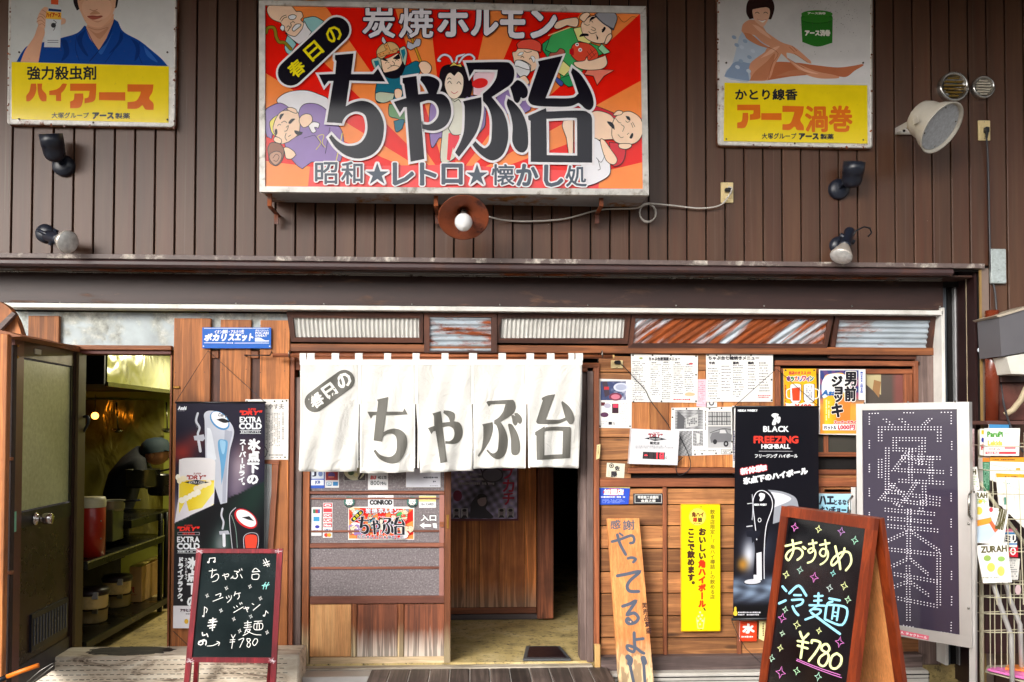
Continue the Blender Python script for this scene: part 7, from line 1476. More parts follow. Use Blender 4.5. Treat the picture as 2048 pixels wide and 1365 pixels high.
# posters on the window
def wine(p):
    p.txt('当店のオススメ!!', 1578, 743, 1621, 749.5, (190, 50, 60), .35)
    for i, (ch, cc) in enumerate(zip('ホッカリワイン', [(120, 60, 130), (60, 120, 70), (220, 100, 60), (80, 90, 170), (190, 60, 90), (110, 60, 140), (60, 130, 110)])): p.txt(ch, 1574 + i * 7.6, 753 + (i % 2), 1581 + i * 7.6, 762 + (i % 2), cc, .9, ((250, 246, 240), 1.7))
    for dx, fc in ((0, (220, 70, 30)), (27, (226, 224, 226))):
        p.shape([(1580 + dx, 771), (1602 + dx, 769), (1602 + dx, 800), (1598 + dx, 806), (1584 + dx, 806), (1580 + dx, 800)], (240, 236, 236), w=1); p.poly([(1583 + dx, 777), (1600 + dx, 775), (1599 + dx, 802), (1585 + dx, 802)], fc); p.ell(1591 + dx, 771, 10.5, 3, (246, 240, 236)); p.stroke(G('1579,778 1573,782 1574,795 1580,798' if dx == 0 else '1630,778 1637,782 1636,795 1630,798', 0, 0, 1, 's', False), 2, (240, 236, 236))
    p.bits(1612, 770, 1624, 800, 4, (90, 100, 130), 1.4, 3, .8, True); p.poly(G('1570,806 1580,808 1590,804 1600,808 1612,804 1628,808 1628,820 1570,820'), (250, 246, 240)); p.txt('¥480', 1590, 809, 1622, 819, (220, 60, 40), .8); p.bits(1568, 770, 1573, 815, 1, (190, 60, 60), 2.4, 6, .9, True)
notice('wine_poster', 'orange-yellow poster with two drawn mugs beside the grill menu', 'poster', [(1567, 738), (1632, 738), (1635, 830), (1568, 830)], wine, Y=.262, base=(246, 178, 10), pins=[(1571, 741), (1628, 741)])
def mug(p):
    def bgf(u, v):
        a = math.atan2(v - .45, u - .35); c = (40, 60, 120) if math.sin(a * 16) > 0 else (150, 70, 110); c = lerp(c, (250, 160, 60), smooth(.35, .6, v)); c = lerp(c, (60, 70, 130), smooth(.3, 0, v) * .6); return c
    p.grid(1640, 741, 1729, 868, 40, 50, bgf); p.poly(G('c1646,790 s1648,756 s1662,748 s1690,750 c1700,790 s1702,820 c1700,862 c1648,866'), (246, 176, 40)); p.poly(G('s1646,796 s1644,766 s1656,750 s1680,748 s1698,756 s1700,780 s1690,786 s1676,780 s1662,788'), (226, 232, 242)); p.grid(1650, 800, 1672, 858, 6, 10, lambda u, v: lerp((252, 206, 40), (246, 160, 30), u))
    p.txt('Asahi', 1644, 781, 1684, 791, (30, 100, 170), 1.0, italic=.2); p.poly([(1672, 800), (1702, 790), (1700, 862), (1672, 862)], (236, 132, 50))
    p.txt('男', 1690, 745, 1712, 772, BLK, 1.3, ((250, 246, 240), 2.6)); p.txt('前', 1690, 774, 1711, 802, BLK, 1.3, ((250, 246, 240), 2.6))
    p.txt('ジ', 1664, 753, 1684, 773, BLK, 1.5, ((250, 246, 240), 2.6)); p.txt('ョ', 1670, 775, 1684, 789, BLK, 1.5, ((250, 246, 240), 2.6)); p.txt('ッ', 1669, 791, 1684, 804, BLK, 1.5, ((250, 246, 240), 2.6)); p.txt('キ', 1664, 808, 1685, 834, BLK, 1.6, ((250, 246, 240), 2.6))
    p.rect(1717, 741, 1729, 800, (240, 240, 244)); p.bits(1720, 744, 1726, 796, 1, (60, 90, 180), 4.5, 8, .95, True); p.bits(1650, 800, 1660, 846, 2, (250, 240, 200), 2, 9, .8, True); p.txt('スーパードライ', 1668, 842, 1712, 848, (214, 40, 40), .6, ((250, 240, 236), 1.3)); p.rect(1645, 849, 1711, 861, (240, 240, 244)); p.txt('1リットル', 1648, 852, 1672, 859.5, BLK, .4); p.txt('1,000円', 1676, 850.5, 1709, 860, (206, 40, 60), .6)
notice('beer_poster', 'colourful beer mug poster with bold black vertical writing on the window', 'poster', [(1638, 739), (1731, 739), (1731, 871), (1638, 869)], mug, Y=.258)
def haex(p): p.grid(1637, 988, 1712, 1060, 2, 6, lambda u, v: lerp((190, 228, 244), (120, 196, 228), v)); p.txt('ハエ', 1639, 993, 1667, 1009, (36, 40, 60), 1.2); p.txt('とるなら', 1668, 1000, 1701, 1010, (36, 40, 60), .6); p.txt('キンチョール', 1641, 1014, 1703, 1028, (36, 40, 60), 1.0)
notice('light_blue_sign', 'light blue enamel sign peeking out above the big chalkboard', 'sign', [(1636, 987), (1714, 990), (1712, 1062), (1636, 1060)], haex, Y=.268, th=.006, inkmat=inkg)
def mizu(p): p.txt('水', 1486, 1249, 1508, 1266, (246, 240, 236), 1.6); p.bits(1483, 1271, 1512, 1277, 1, (246, 236, 230), 3.2, 3, .9)
notice('water_sign', 'small red-orange sign with a white kanji under the whisky banner', 'sign', [(1480, 1243), (1514, 1243), (1513, 1283), (1479, 1283)], mizu, Y=.272, th=.006, base=(226, 66, 30), inkmat=inkg)
notice('cream_tag', 'narrow cream tag beside the small red-orange sign', 'tag', [(1519, 1243), (1532, 1243), (1528, 1283), (1518, 1278)], lambda p: p.bits(1524, 1246, 1529, 1276, 1, (120, 90, 60), 3, 3, .9, True), Y=.272, th=.006, base=(236, 222, 160))

# whisky banner
wb = thing('whisky_banner', 'hanging black highball banner showing a dark drink tower', 'banner'); Yw_ = .20
wb_s = part(wb, 'sheet', pxpoly([(1471, 815), (1636, 815), (1640, 1234), (1466, 1240)], Yw_ + .001, .002), plain('banner_back', (20, 22, 26)))
part(wb, 'rod', MB().tube([W(1469, 814, Yw_), W(1638, 814, Yw_)], .006, 8), black); part(wb, 'rod', MB().tube([W(1463, 1239, Yw_), W(1642, 1236, Yw_)], .009, 8), black)
part(wb, 'string', MB().tube([W(1470, 812, Yw_), W(1553, 738, .25), W(1636, 812, Yw_)], .0022, 5), black)
part(wb, 'string', MB().tube([W(*q) for q in [(1464, 1243, Yw_), (1475, 1270, Yw_), (1492, 1298, Yw_), (1520, 1325, .19), (1545, 1338, .19)]], .0022, 5), black)
ZW = lambda st, d='s', c_=True: G(st, 1440, 1000, 3.739, d, c_, 5)
def wbg(u, v):
    y = 815 + 420 * v; x = 1468 + 170 * u; c = (14, 13, 22)
    c = lerp(c, (70, 80, 100), .5 * math.exp(-((x - 1520) / 30) ** 2 - ((y - 1090) / 40) ** 2)); c = lerp(c, (226, 232, 244), .9 * math.exp(-((x - 1498) / 13) ** 2 - ((y - 1108) / 28) ** 2)); c = lerp(c, (190, 130, 40), .9 * math.exp(-((x - 1486) / 10) ** 2 - ((y - 1126) / 12) ** 2))
    w = .5 + .5 * math.sin(x * .13 + math.sin(y * .11) * 2) * math.sin(y * .19 + x * .05); c = lerp(c, (130, 150, 176), smooth(1140, 1170, y) * smooth(1216, 1185, y) * (.35 + .65 * w)); return lerp(c, (10, 10, 14), smooth(1196, 1216, y))
p = PY(Yw_ - .0006); p.grid(0, 0, 0, 0, 48, 110, wbg, quad=[(1471, 815), (1636, 815), (1640, 1234), (1466, 1240)])
p.txt('NIKKA WHISKY', 1476, 819.5, 1515, 823.5, BW, .45)
ZV = lambda st, d='s': G(st, 1440, 700, 3.793, d)
p.poly(ZV('390,500 400,485 420,482 445,490 440,505 458,512 455,545 440,560 430,545 420,570 395,568 400,540 410,520'), BW); p.stroke(ZV('428,505 432,525 445,535')[:10], .8, (20, 20, 26))
p.txt('BLACK', 1527, 853, 1577, 864, BW, .55); p.txt('FREEZING', 1508, 873, 1596, 886.5, (232, 64, 50), .8); p.txt('HIGHBALL', 1523, 889, 1580, 897.5, BW, .5); p.rect(1518, 902.5, 1585, 903.3, (200, 200, 206)); p.txt('フリージング ハイボール', 1510, 908.5, 1595, 916, BW, .3)
p.txt('新体験!!', 0, 0, 0, 0, BW, .9, ((220, 40, 50), 2.3), quad=[(1481, 938), (1532, 929), (1533, 941), (1482, 950)]); p.txt('氷点下のハイボール', 0, 0, 0, 0, BW, 1.2, quad=[(1486, 957), (1614, 935), (1615, 948), (1488, 969)])
p.poly(ZW('c360,-75 s470,-60 s560,-20 s585,40 c590,120 c395,180 c405,60'), (150, 154, 164)); p.poly(ZW('c380,-60 s480,-40 s530,0 c400,60 c398,0'), (214, 216, 224))
p.poly(ZW('c242,190 c240,40 s245,-20 s300,-72 s360,-70 s400,-20 s405,60 c330,380 c330,600 c245,600 c262,380'), (16, 15, 24)); p.stroke(ZW('330,590 330,380 345,200 390,60 380,-20 330,-66 280,-60 250,-10 248,60 262,190 275,300', 's', False), 1.6, (226, 228, 236)); p.poly(ZW('c272,400 c310,390 c312,600 c275,600'), (236, 238, 246))
p.stroke(ZW('240,-40 245,60 240,150', 's', False), 1.4, (190, 194, 204)); p.stroke(ZW('200,200 240,195', 's', False), 2.2, (206, 208, 216)); p.stroke(ZW('205,30 240,25', 's', False), 1.6, (206, 208, 216)); p.poly(ZW('c195,235 c305,228 c300,262 c240,325 c235,280 c200,275'), (26, 28, 40))
p.poly(ZW('290,-35 300,-50 320,-48 335,-38 330,-10 310,10 295,5 300,-15'), BW); p.txt('NIKKA WHISKY', 1508, 1008, 1533, 1011.5, BW, .35); p.stroke([(1519 + 3 * math.cos(t), 1040.5 + 4 * math.sin(t)) for t in [k / 12 * 6.283 for k in range(12)]], 1, BW, True)
p.ell(1505, 1164.5, 18, 6, (40, 44, 54), -.05); p.ell(1505, 1163.5, 16.5, 5, (206, 208, 216), -.05); p.rect(1507, 1150, 1521, 1160, (226, 228, 236))
p.ell(1470.5, 1227, 4.4, 5.2, (226, 196, 60)); p.stroke([(1470.5, 1221), (1470.5, 1216)], 4.5, (226, 196, 60)); p.bits(1476, 1223, 1530, 1232, 2, (214, 214, 222), 2.4, 3, .95)
p.build(wb_s, 'print', inkb)

# ================================================================ small maroon chalkboard on legs (left)
cb = thing('chalkboard_easel', 'small maroon framed chalkboard on legs in front of the beer banner', 'chalkboard')
Pc = Vector(W(470, 1330, -.42)); Nc = Vector((0, -1, .09)).normalized(); qc = lambda x, y: WP(x, y, Pc, Nc)
mar = wood('maroon_wood', (150, 34, 46), (84, 14, 26), 'z', knots=False, vary=.1, rough=.4)
legs = [((393, 1097), (404, 1098), (373, 1420), (362, 1420)), ((554, 1098), (565, 1098), (548, 1420), (537, 1420))]
for L_ in legs:
    q_ = [qc(*a) for a in L_]; q_[2] = down(q_[1], q_[2]); q_[3] = down(q_[0], q_[3]); part(cb, 'leg', MB().prism(q_, -Nc * .02), mar)
part(cb, 'rail', MB().prism([qc(x, y) + Nc * .001 for x, y in [(404.5, 1098), (553.5, 1098.5), (553.3, 1107), (403.5, 1106.5)]], -Nc * .018), mar); part(cb, 'rail', MB().prism([qc(x, y) + Nc * .001 for x, y in [(382, 1315), (543, 1316), (542, 1327), (381, 1325)]], -Nc * .018), mar)
cb_s = part(cb, 'slate', MB().prism([qc(x, y) - Nc * .008 for x, y in [(403, 1105), (554, 1105), (543, 1317), (381, 1317)]], -Nc * .006), plain('blackboard', (20, 32, 34), .22, vary=.3, dirt=(44, 56, 58), scale=3, coat=.2))
for rear in ((396, 551),):
    for x in rear: a = qc(x, 1104) - Nc * .03; part(cb, 'rear_leg', MB().prism([a, a + Vector((.025, 0, 0)), Vector((a.x - .10, a.y + .30, .004)), Vector((a.x - .125, a.y + .30, .004))], (0, .02, 0)), mar)
pt = Print(Pc - Nc * .0076, Nc); CW = (232, 230, 226); Zc = lambda st: G(st, 330, 1060, 4.475, 's', False, 5)
def chalk(st, w=1.5, col=CW): pt.stroke(Zc(st), w, col)
for st in ('395,370 460,360', '425,350 420,400 415,430 450,400 475,400 478,430 460,455 425,465', '515,410 560,395 570,405 560,420 545,418', '530,395 545,445', '620,370 660,375 640,390 650,410 635,435 605,430', '590,435 610,415', '675,400 690,430', '665,355 670,368', '685,350 690,362', '780,375 810,345 850,375', '785,378 845,372', '780,400 782,440 832,440 838,398 780,400',
           '455,585 500,570 490,600', '430,640 518,605', '550,600 556,615', '570,590 575,605', '595,590 590,620 560,650', '630,555 620,590', '630,575 675,565', '660,570 665,600 650,620', '615,690 625,700', '640,680 650,690', '615,740 700,690', '670,655 675,668', '685,650 690,662', '705,705 750,695 735,715', '720,690 740,735', '780,660 795,670', '790,720 850,670',
           '398,810 455,800', '390,830 465,820', '385,860 455,850', '400,880 445,870', '430,790 425,900', '410,815 415,835', '440,812 436,830', '335,920 340,945 360,940', '375,930 385,955', '305,1000 330,995 340,1015 320,1030 300,1015 345,985 370,1000 365,1030', '340,1000 370,990', '380,1040 430,1035 485,1010', '465,1000 490,1010 480,1035',
           '595,940 610,965 630,938', '612,965 598,1060', '585,985 628,982', '582,1005 625,1002', '660,985 705,970 690,1010 670,1052', '760,975 735,975 740,1000 765,1020 755,1050 735,1040 745,1010 765,990 760,975', '805,975 785,1010 800,1035 825,1010 828,980 805,975',
           '400,255 450,250', '400,255 395,290', '450,250 448,285', '880,270 920,330', '900,258 935,325', '880,300 935,280', '885,320 940,305', '905,470 890,490 880,530', '870,500 905,490', '930,470 915,495 905,530', '895,505 935,490', '355,690 350,770', '355,690 380,710 370,740', '905,725 895,770', '905,725 925,745', '800,820 868,815', '835,822 832,840', '800,840 802,890 868,888 870,838 800,840', '825,842 823,888', '845,842 846,888', '712,835 775,828', '715,855 770,850', '708,875 778,868', '742,815 742,880', '730,885 715,925', '720,900 765,890 740,925 700,945', '735,905 800,935 860,940'):
    chalk(st, 2.4 if st.startswith(('398', '390,8', '385,8', '400,88', '430,79', '335,9', '375,9', '305,10')) else 1.5, CW if not st.startswith(('905,4', '870,5', '930,4', '895,5')) else (150, 220, 214))
for x, y in ((390, 290), (443, 285), (345, 772), (888, 768)): pt.ell(330 + x / 4.475, 1060 + y / 4.475, 2.4, 1.9, CW)
for x, y in ((552, 522), (763, 507), (380, 590), (856, 613), (503, 722), (618, 798), (770, 775), (670, 905), (915, 917)): sparkle(pt, 330 + x / 4.475, 1060 + y / 4.475, 4.4, CW, .8, .3)
pt.build(cb_s, 'chalk_writing', chalkm)
pt = Print(Pc + Nc * .0015, Nc); R = random.Random(4)
for cx, cy in ((399, 1103), (557, 1103), (380, 1322), (545, 1322)):
    for k in range(7): a = R.uniform(0, 3.14); pt.stroke([(cx - 7 * math.cos(a) + R.uniform(-2, 2), cy - 5 * math.sin(a) + R.uniform(-2, 2)), (cx + 7 * math.cos(a), cy + 5 * math.sin(a) + R.uniform(-2, 2))], .6, (210, 190, 196))
pt.build(cb, 'corner_wire', chalkm)

# ================================================================ big A-board (right)
ab = thing('chalkboard_stand', 'large brown framed A-board with neon chalk writing in the foreground', 'chalkboard')
TRr = W(1750, 1037, CY + 3.8 * 1.0); TRr.z = TRr.z; zt3 = TRr.z; TLl = WZ(1563, 1012, zt3)
hd_ = (TRr - TLl); hd_.z = 0; wdt = hd_.length; e = hd_.normalized(); nout = Vector((e.y, -e.x, 0))
if nout.x > 0: nout = -nout
ang = math.atan(.165); dn = (Vector((0, 0, -1)) * math.cos(ang) + nout * math.sin(ang)); Na = (nout * math.cos(ang) + Vector((0, 0, 1)) * math.sin(ang))
Lb = zt3 / math.cos(ang)
brn = wood('aboard_wood', (150, 62, 26), (96, 34, 16), 'z', knots=False, vary=.05, rough=.35, freq=.8)
def apan(u0, u1, v0, v1, off, th, o=None, dn_=None, N2=None):
    o = o or TLl; dn_ = dn_ or dn; N2 = N2 or Na
    return MB().prism([o + e * u + dn_ * v + N2 * off for u, v in ((u0, v0), (u1, v0), (u1, v1), (u0, v1))], -N2 * th)
fw = .052
part(ab, 'frame_top', apan(0, wdt, 0, fw, 0, .025), brn); part(ab, 'frame_side', apan(0, fw, fw, Lb, 0, .025), brn); part(ab, 'frame_side', apan(wdt - fw, wdt, fw, Lb, 0, .025), brn); part(ab, 'frame_bottom', apan(fw, wdt - fw, Lb - .2, Lb - .15, 0, .025), brn)
ab_s = part(ab, 'slate', apan(fw - .005, wdt - fw + .005, fw, Lb - .15, -.01, .006), plain('blackboard_gloss', (8, 9, 14), .14, vary=.5, dirt=(40, 42, 48), dirtamt=.6, scale=3, coat=.2))
dn2 = (Vector((0, 0, -1)) * math.cos(ang) - nout * math.sin(ang)); N2 = (-nout * math.cos(ang) + Vector((0, 0, 1)) * math.sin(ang)); o2 = TLl - nout * .052
part(ab, 'rear_side', apan(wdt - fw, wdt, 0, Lb, 0, .025, o2, dn2, N2), brn); part(ab, 'rear_side', apan(0, fw, 0, Lb, 0, .025, o2, dn2, N2), brn); part(ab, 'rear_top', apan(fw, wdt - fw, 0, fw, 0, .025, o2, dn2, N2), brn)
part(ab, 'rear_board', apan(fw - .005, wdt - fw + .005, fw, Lb - .15, -.008, .006, o2, dn2, N2), wood('ply_orange', (250, 172, 104), (236, 150, 84), 'z', knots=False, vary=.03))
part(ab, 'hinge', apan(.1, wdt - .1, -.002, .004, -.02, .04), steel)
pa = Print(TLl - Na * .0096, Na); YC, BC, PC = (240, 248, 176), (150, 214, 240), (226, 130, 206)
ZA = lambda st: G(st, 1560, 1010, 7.58, 's', False, 5); ZB = lambda st: G(st, 1530, 1160, 6.657, 's', False, 5)
for st, w in (('85,625 320,570', 4.5), ('190,535 205,650 190,740 130,840 90,790 120,720 200,670 280,660 340,710 330,780 265,835', 4.2), ('350,640 385,665', 5), ('440,595 555,575', 4.2), ('495,535 510,640 500,700 450,730 430,690 480,660 530,690 535,770 490,850 420,880', 3.6), ('610,610 750,580', 4.2), ('685,535 700,640 690,760 640,780 605,730 640,670 700,680 730,730 715,820 660,880 615,905', 3.6),
              ('840,630 860,720 900,860 915,975', 4.6), ('980,660 960,740 880,850 800,920 780,870 830,790 940,720 1040,720 1080,800 1070,900 1000,995', 4.2)): pa.stroke(ZA(st), w, YC)
for st, w in (('235,90 285,150', 5), ('190,315 275,275', 5), ('325,180 450,80 550,210', 5), ('390,205 480,205', 4.5), ('360,270 500,265 490,320 420,350', 4.5), ('370,355 400,420 445,470', 5), ('715,180 710,330', 4.5), ('660,220 770,215', 4.2), ('655,280 755,275', 4.2), ('595,340 800,345', 4.4), ('690,350 600,415', 4.2), ('640,390 740,400 710,460 540,530', 4.4), ('620,440 700,500 860,620 1000,720', 5), ('860,250 1000,275', 4.6), ('900,290 830,330 800,520', 4.6), ('840,330 1090,380 1030,600 800,525', 4.6), ('920,350 895,520', 4), ('985,370 960,540', 4), ('910,430 980,440', 2.8), ('905,480 975,490', 2.8)): pa.stroke(ZB(st), w, BC)
for st, w in (('470,695 510,780 580,720', 5), ('515,780 480,1040', 4.8), ('440,815 580,840', 4.4), ('440,875 570,915', 4.4), ('625,840 640,805 740,840 690,950 590,1080', 4.8), ('860,900 830,860 780,870 760,930 850,1000 830,1100 780,1150 720,1110 740,1030 850,950 860,900', 4.6), ('960,980 900,1020 870,1110 890,1170 950,1180 1010,1120 1020,1030 960,980', 4.8)): pa.stroke(ZB(st), w, YC)
for st in ('430,1055 700,1165 1005,1268', '425,1075 700,1190 1022,1305'): pa.stroke(ZB(st), 1.4, PC)
for x, y, r, c_ in ((228, 340, 8, PC), (590, 370, 7, YC), (935, 405, 8, (190, 140, 200)), (1140, 540, 8, (170, 230, 200)), (100, 1060, 7, YC), (310, 990, 7, (180, 220, 200)), (525, 1100, 9.5, PC), (810, 1040, 6, (150, 220, 214)), (760, 1265, 7, (200, 220, 214)), (980, 1230, 8, YC)): sparkle(pa, 1560 + x / 7.58, 1010 + y / 7.58, r * 1.1, c_, 1.1, .2)
for x, y, r, c_ in ((1110, 265, 7, (200, 240, 200)), (275, 400, 6, (190, 230, 200)), (235, 510, 9, PC), (430, 600, 8, YC), (235, 715, 5.5, (200, 230, 200)), (725, 680, 6, YC), (1000, 830, 10, PC), (210, 910, 6.5, YC), (95, 1045, 7, (190, 230, 200)), (215, 1235, 11, PC), (430, 1215, 7.5, (190, 240, 190)), (715, 1290, 8, (180, 230, 200))): sparkle(pa, 1530 + x / 6.657, 1160 + y / 6.657, r * 1.1, c_, 1.1, .2)
pa.build(ab_s, 'chalk_writing', ink('ink_neon', .6))

# ================================================================ LED sign board (right)
le = thing('dot_matrix_sign', 'tall silver framed sign board with white dot characters on dark purple', 'sign')
TR = W(1938, 804, CY + 4.62); zl = TR.z; TL = WZ(1712, 808, zl); eh = TR - TL; eh.z = 0; wl_ = eh.length; eh = eh.normalized(); nl = Vector((eh.y, -eh.x, 0))
if nl.y > 0: nl = -nl
ql2 = lambda x, y, off=0.0: WP(x, y, TL + nl * off, nl)
zb3 = ql2(1937, 1296).z
def lbox(u0, u1, z0, z1, off, th): return MB().prism([TL + eh * u + nl * off + Vector((0, 0, z - TL.z)) for u, z in ((u0, z1), (u1, z1), (u1, z0), (u0, z0))], -nl * th)
ul = lambda x, y: (ql2(x, y) - TL).dot(eh)
u_a, u_b = ul(1725.5, 1000), ul(1916, 1000); zi1, zi0 = ql2(1800, 820).z, ql2(1916, 1270).z
part(le, 'frame', lbox(0, wl_, zi1, zl, 0, .05), alu); part(le, 'frame', lbox(0, wl_, zb3, zi0, 0, .05), alu); part(le, 'frame', lbox(0, u_a, zi0, zi1, 0, .05), alu); part(le, 'frame', lbox(u_b, wl_, zi0, zi1, 0, .05), alu)
N_ = NT('purple_glass'); N_.col(lin((58, 52, 68))); N_.set(Roughness=.06); N_.b.inputs['Specular IOR Level'].default_value = .7; le_s = part(le, 'screen', lbox(u_a - .01, u_b + .01, zi0 - .01, zi1 + .01, -.008, .01), N_.m)
for u in (.05, .3, .55): part(le, 'rivet', MB().ball(TL + eh * u + Vector((0, 0, .003)), .006, 8), steel)
S1 = ql2(1950, 1100, -.03); part(le, 'support', MB().prism([ql2(1938.5, 985, -.02), ql2(1951, 988, -.02), down(ql2(1951, 988, -.02), ql2(1951, 1365, -.02)), down(ql2(1938.5, 985, -.02), ql2(1938.5, 1365, -.02))], -nl * .03), alu)
for hx_, hy in ((1943, 1010), (1705, 1020)):
    a = ql2(hx_, hy - 27, .01); b = ql2(hx_, hy + 27, .01); part(le, 'handle', MB().tube([a, a + nl * .04 + Vector((0, 0, -.02)), b + nl * .04 + Vector((0, 0, .02)), b], .007, 8), steel)
for y in (1048, 1217): part(le, 'bolt', MB().ball(ql2(1937, y, .004), .008, 8), steel)
part(le, 'latch_plate', MB().prism([ql2(1702, 975, -.05), ql2(1711, 975, -.05), ql2(1711, 1060, -.05), ql2(1702, 1060, -.05)], -nl * .02), alu)
ctop = lbox(u_a + .1, u_b - .08, zi0 - .035, zi0 - .005, .001, .001)
pl = Print(TL + nl * .0012, nl); pl.poly([(1783, 1257), (1858, 1272), (1857, 1281), (1783, 1266)], (226, 110, 130)); pl.txt('OWA', 0, 0, 0, 0, (250, 240, 244), .2, quad=[(1785, 1259.5), (1807, 1263.5), (1807, 1268.5), (1785, 1264.5)]); pl.txt('チャクトール', 0, 0, 0, 0, (250, 240, 244), .3, quad=[(1812, 1265), (1854, 1273.5), (1854, 1279), (1812, 1270.5)])
pl.build(le, 'maker_plate', inkm)
pl = Print(TL - nl * .0078, nl); DOT = (236, 234, 240)
pl.lay = 4; seen = set()
def dot(x, y):
    k = (round(x / 2.6), round(y / 2.6))
    if k in seen: return
    seen.add(k); pl.ell(x, y, 1.4, 1.05, DOT, n=7, lay=5)
def dl(a, b, dbl=True, o=(0, 5.2), step=6.6, k=5.25, ox=1700, oy=800):
    x0, y0 = ox + a[0] / k, oy + a[1] / k; x1, y1 = ox + b[0] / k, oy + b[1] / k; L = math.hypot(x1 - x0, y1 - y0); n = max(1, round(L / (step if abs(x1 - x0) > abs(y1 - y0) else 5.2)))
    for i in range(n + 1):
        x, y = x0 + (x1 - x0) * i / n, y0 + (y1 - y0) * i / n; dot(x, y)
        if dbl: dot(x + o[0], y + o[1])
H, Vv_ = (0, 5.3), (6.4, 0)
for a, b, o in (((300, 286), (955, 286), H), ((300, 340), (300, 430), Vv_), ((920, 340), (920, 435), Vv_), ((350, 205), (415, 260), Vv_), ((515, 203), (580, 260), Vv_), ((825, 200), (760, 260), Vv_), ((453, 399), (790, 401), H), ((453, 450), (453, 535), Vv_), ((755, 455), (755, 545), Vv_), ((485, 508), (690, 512), H),
                ((375, 507), (372, 940), Vv_), ((300, 627), (300, 815), Vv_), ((545, 590), (945, 598), H), ((545, 620), (800, 650), H), ((510, 725), (980, 745), H), ((620, 520), (618, 870), Vv_), ((833, 600), (833, 880), Vv_), ((515, 835), (980, 860), H), ((725, 490), (720, 680), Vv_), ((580, 560), (440, 745), Vv_), ((440, 880), (300, 1050), Vv_), ((410, 880), (600, 1060), Vv_), ((690, 850), (540, 1080), Vv_), ((760, 880), (765, 1110), Vv_), ((660, 990), (945, 1025), H), ((370, 1030), (740, 1075), H), ((740, 1060), (940, 1085), H), ((375, 950), (570, 965), H),
                ((370, 1140), (885, 1185), H), ((460, 1090), (515, 1120), Vv_), ((730, 1138), (765, 1140), H), ((400, 1230), (850, 1270), H), ((330, 1305), (920, 1360), H), ((605, 1150), (600, 1360), Vv_)): dl(a, b, True, o)
for a, b, o in (((545, 110), (320, 215), H), ((610, 110), (870, 290), H), ((560, 10), (555, 380), Vv_), ((345, 272), (850, 325), H), ((850, 330), (850, 830), Vv_), ((550, 375), (370, 460), H), ((600, 380), (760, 515), H), ((370, 505), (850, 590), H), ((550, 450), (555, 980), Vv_), ((560, 590), (370, 665), H), ((600, 600), (765, 720), H), ((375, 735), (850, 830), H)): dl(a, b, True, o, k=4.877, oy=1040)
for a, b in (((203, 145), (295, 142)), ((203, 180), (203, 255)), ((567, 136), (665, 137)), ((960, 132), (1063, 132)), ((1063, 165), (1063, 250)), ((203, 430), (203, 505)), ((1068, 440), (1068, 520)), ((203, 680), (203, 755)), ((1062, 710), (1062, 790)), ((203, 932), (203, 1008)), ((1062, 985), (1062, 1062)), ((203, 1185), (203, 1230)), ((1062, 1255), (1062, 1335))): dl(a, b, False)
for a, b in (((988, 260), (990, 335)), ((990, 505), (990, 580)), ((992, 752), (990, 830)), ((988, 1002), (985, 1110)), ((890, 1095), (955, 1106)), ((523, 1030), (615, 1046))): dl(a, b, False, k=4.877, oy=1040)
pl.build(le_s, 'dot_characters', emis('dot_white', (216, 212, 222), .12))

# ================================================================ magazine rack at the right edge
rk = thing('magazine_rack', 'cream wire magazine rack at the right edge', 'rack'); Ym = -.32
crm = plain('rack_cream', (190, 184, 158), .4)
zf = .0
part(rk, 'post', MB().tube([W(1960, 860, Ym), Vector((W(1963, 1300, Ym).x, Ym, .0))], .012, 10), crm)
part(rk, 'post', MB().tube([W(2052, 865, Ym), Vector((W(2052, 1300, Ym).x, Ym, .0))], .012, 10), crm)
part(rk, 'tube_leg', MB().tube([W(1974, 1130, Ym - .15), W(2000, 1210, Ym - .15), W(2022, 1270, Ym - .15), W(2026, 1420, Ym - .15)], .013, 12), alu)
part(rk, 'tube_leg', MB().tube([W(2005, 1140, Ym - .02), W(2020, 1200, Ym - .02), W(2040, 1250, Ym - .02), W(2046, 1420, Ym - .02)], .013, 12), alu)
part(rk, 'brace', MB().tube([W(1959, 965, Ym - .1), W(2000, 1022, Ym - .1), W(2052, 1092, Ym - .1)], .011, 10), crm)
m = MB()
for y in (890, 938, 985, 1035, 1100, 1165, 1192, 1225, 1262): m.tube([W(1950, y, Ym - .02), W(1975, y + 3, Ym - .2), W(2052, y + 4, Ym - .2)], .003, 5); m.tube([W(1960, y, Ym + .02), W(2052, y - 3, Ym + .02)], .003, 5)
for x in (1980, 1989, 2002, 2014, 2028, 2040): m.tube([W(x, 1140, Ym + .02), W(x + 1, 1340, Ym + .02)], .003, 5)
for x in (1985, 2012, 2038): m.tube([W(x, 960, Ym - .2), W(x + 9, 1210, Ym - .2)], .0028, 5)
part(rk, 'wire', m, crm, kind='stuff')
m = MB(); m.prism([WZ(1972, 1345, .18), WZ(2060, 1358, .18), WZ(2060, 1338, .18), WZ(1975, 1338, .18)], (0, 0, .01)); 
def mag(label, quad, Y, draw, base=(240, 238, 232), th=.006):
    t = thing('magazine', label, 'magazine', 'magazines and leaflets in the rack'); pg_ = part(t, 'pages', MB().prism([W(x, y, Y) for x, y in quad], (0, th, 0)), paper); p = PY(Y - .0004); p.poly(quad, base); draw(p); p.build(pg_, 'cover', inkg); return t
GO = (90, 84, 50)
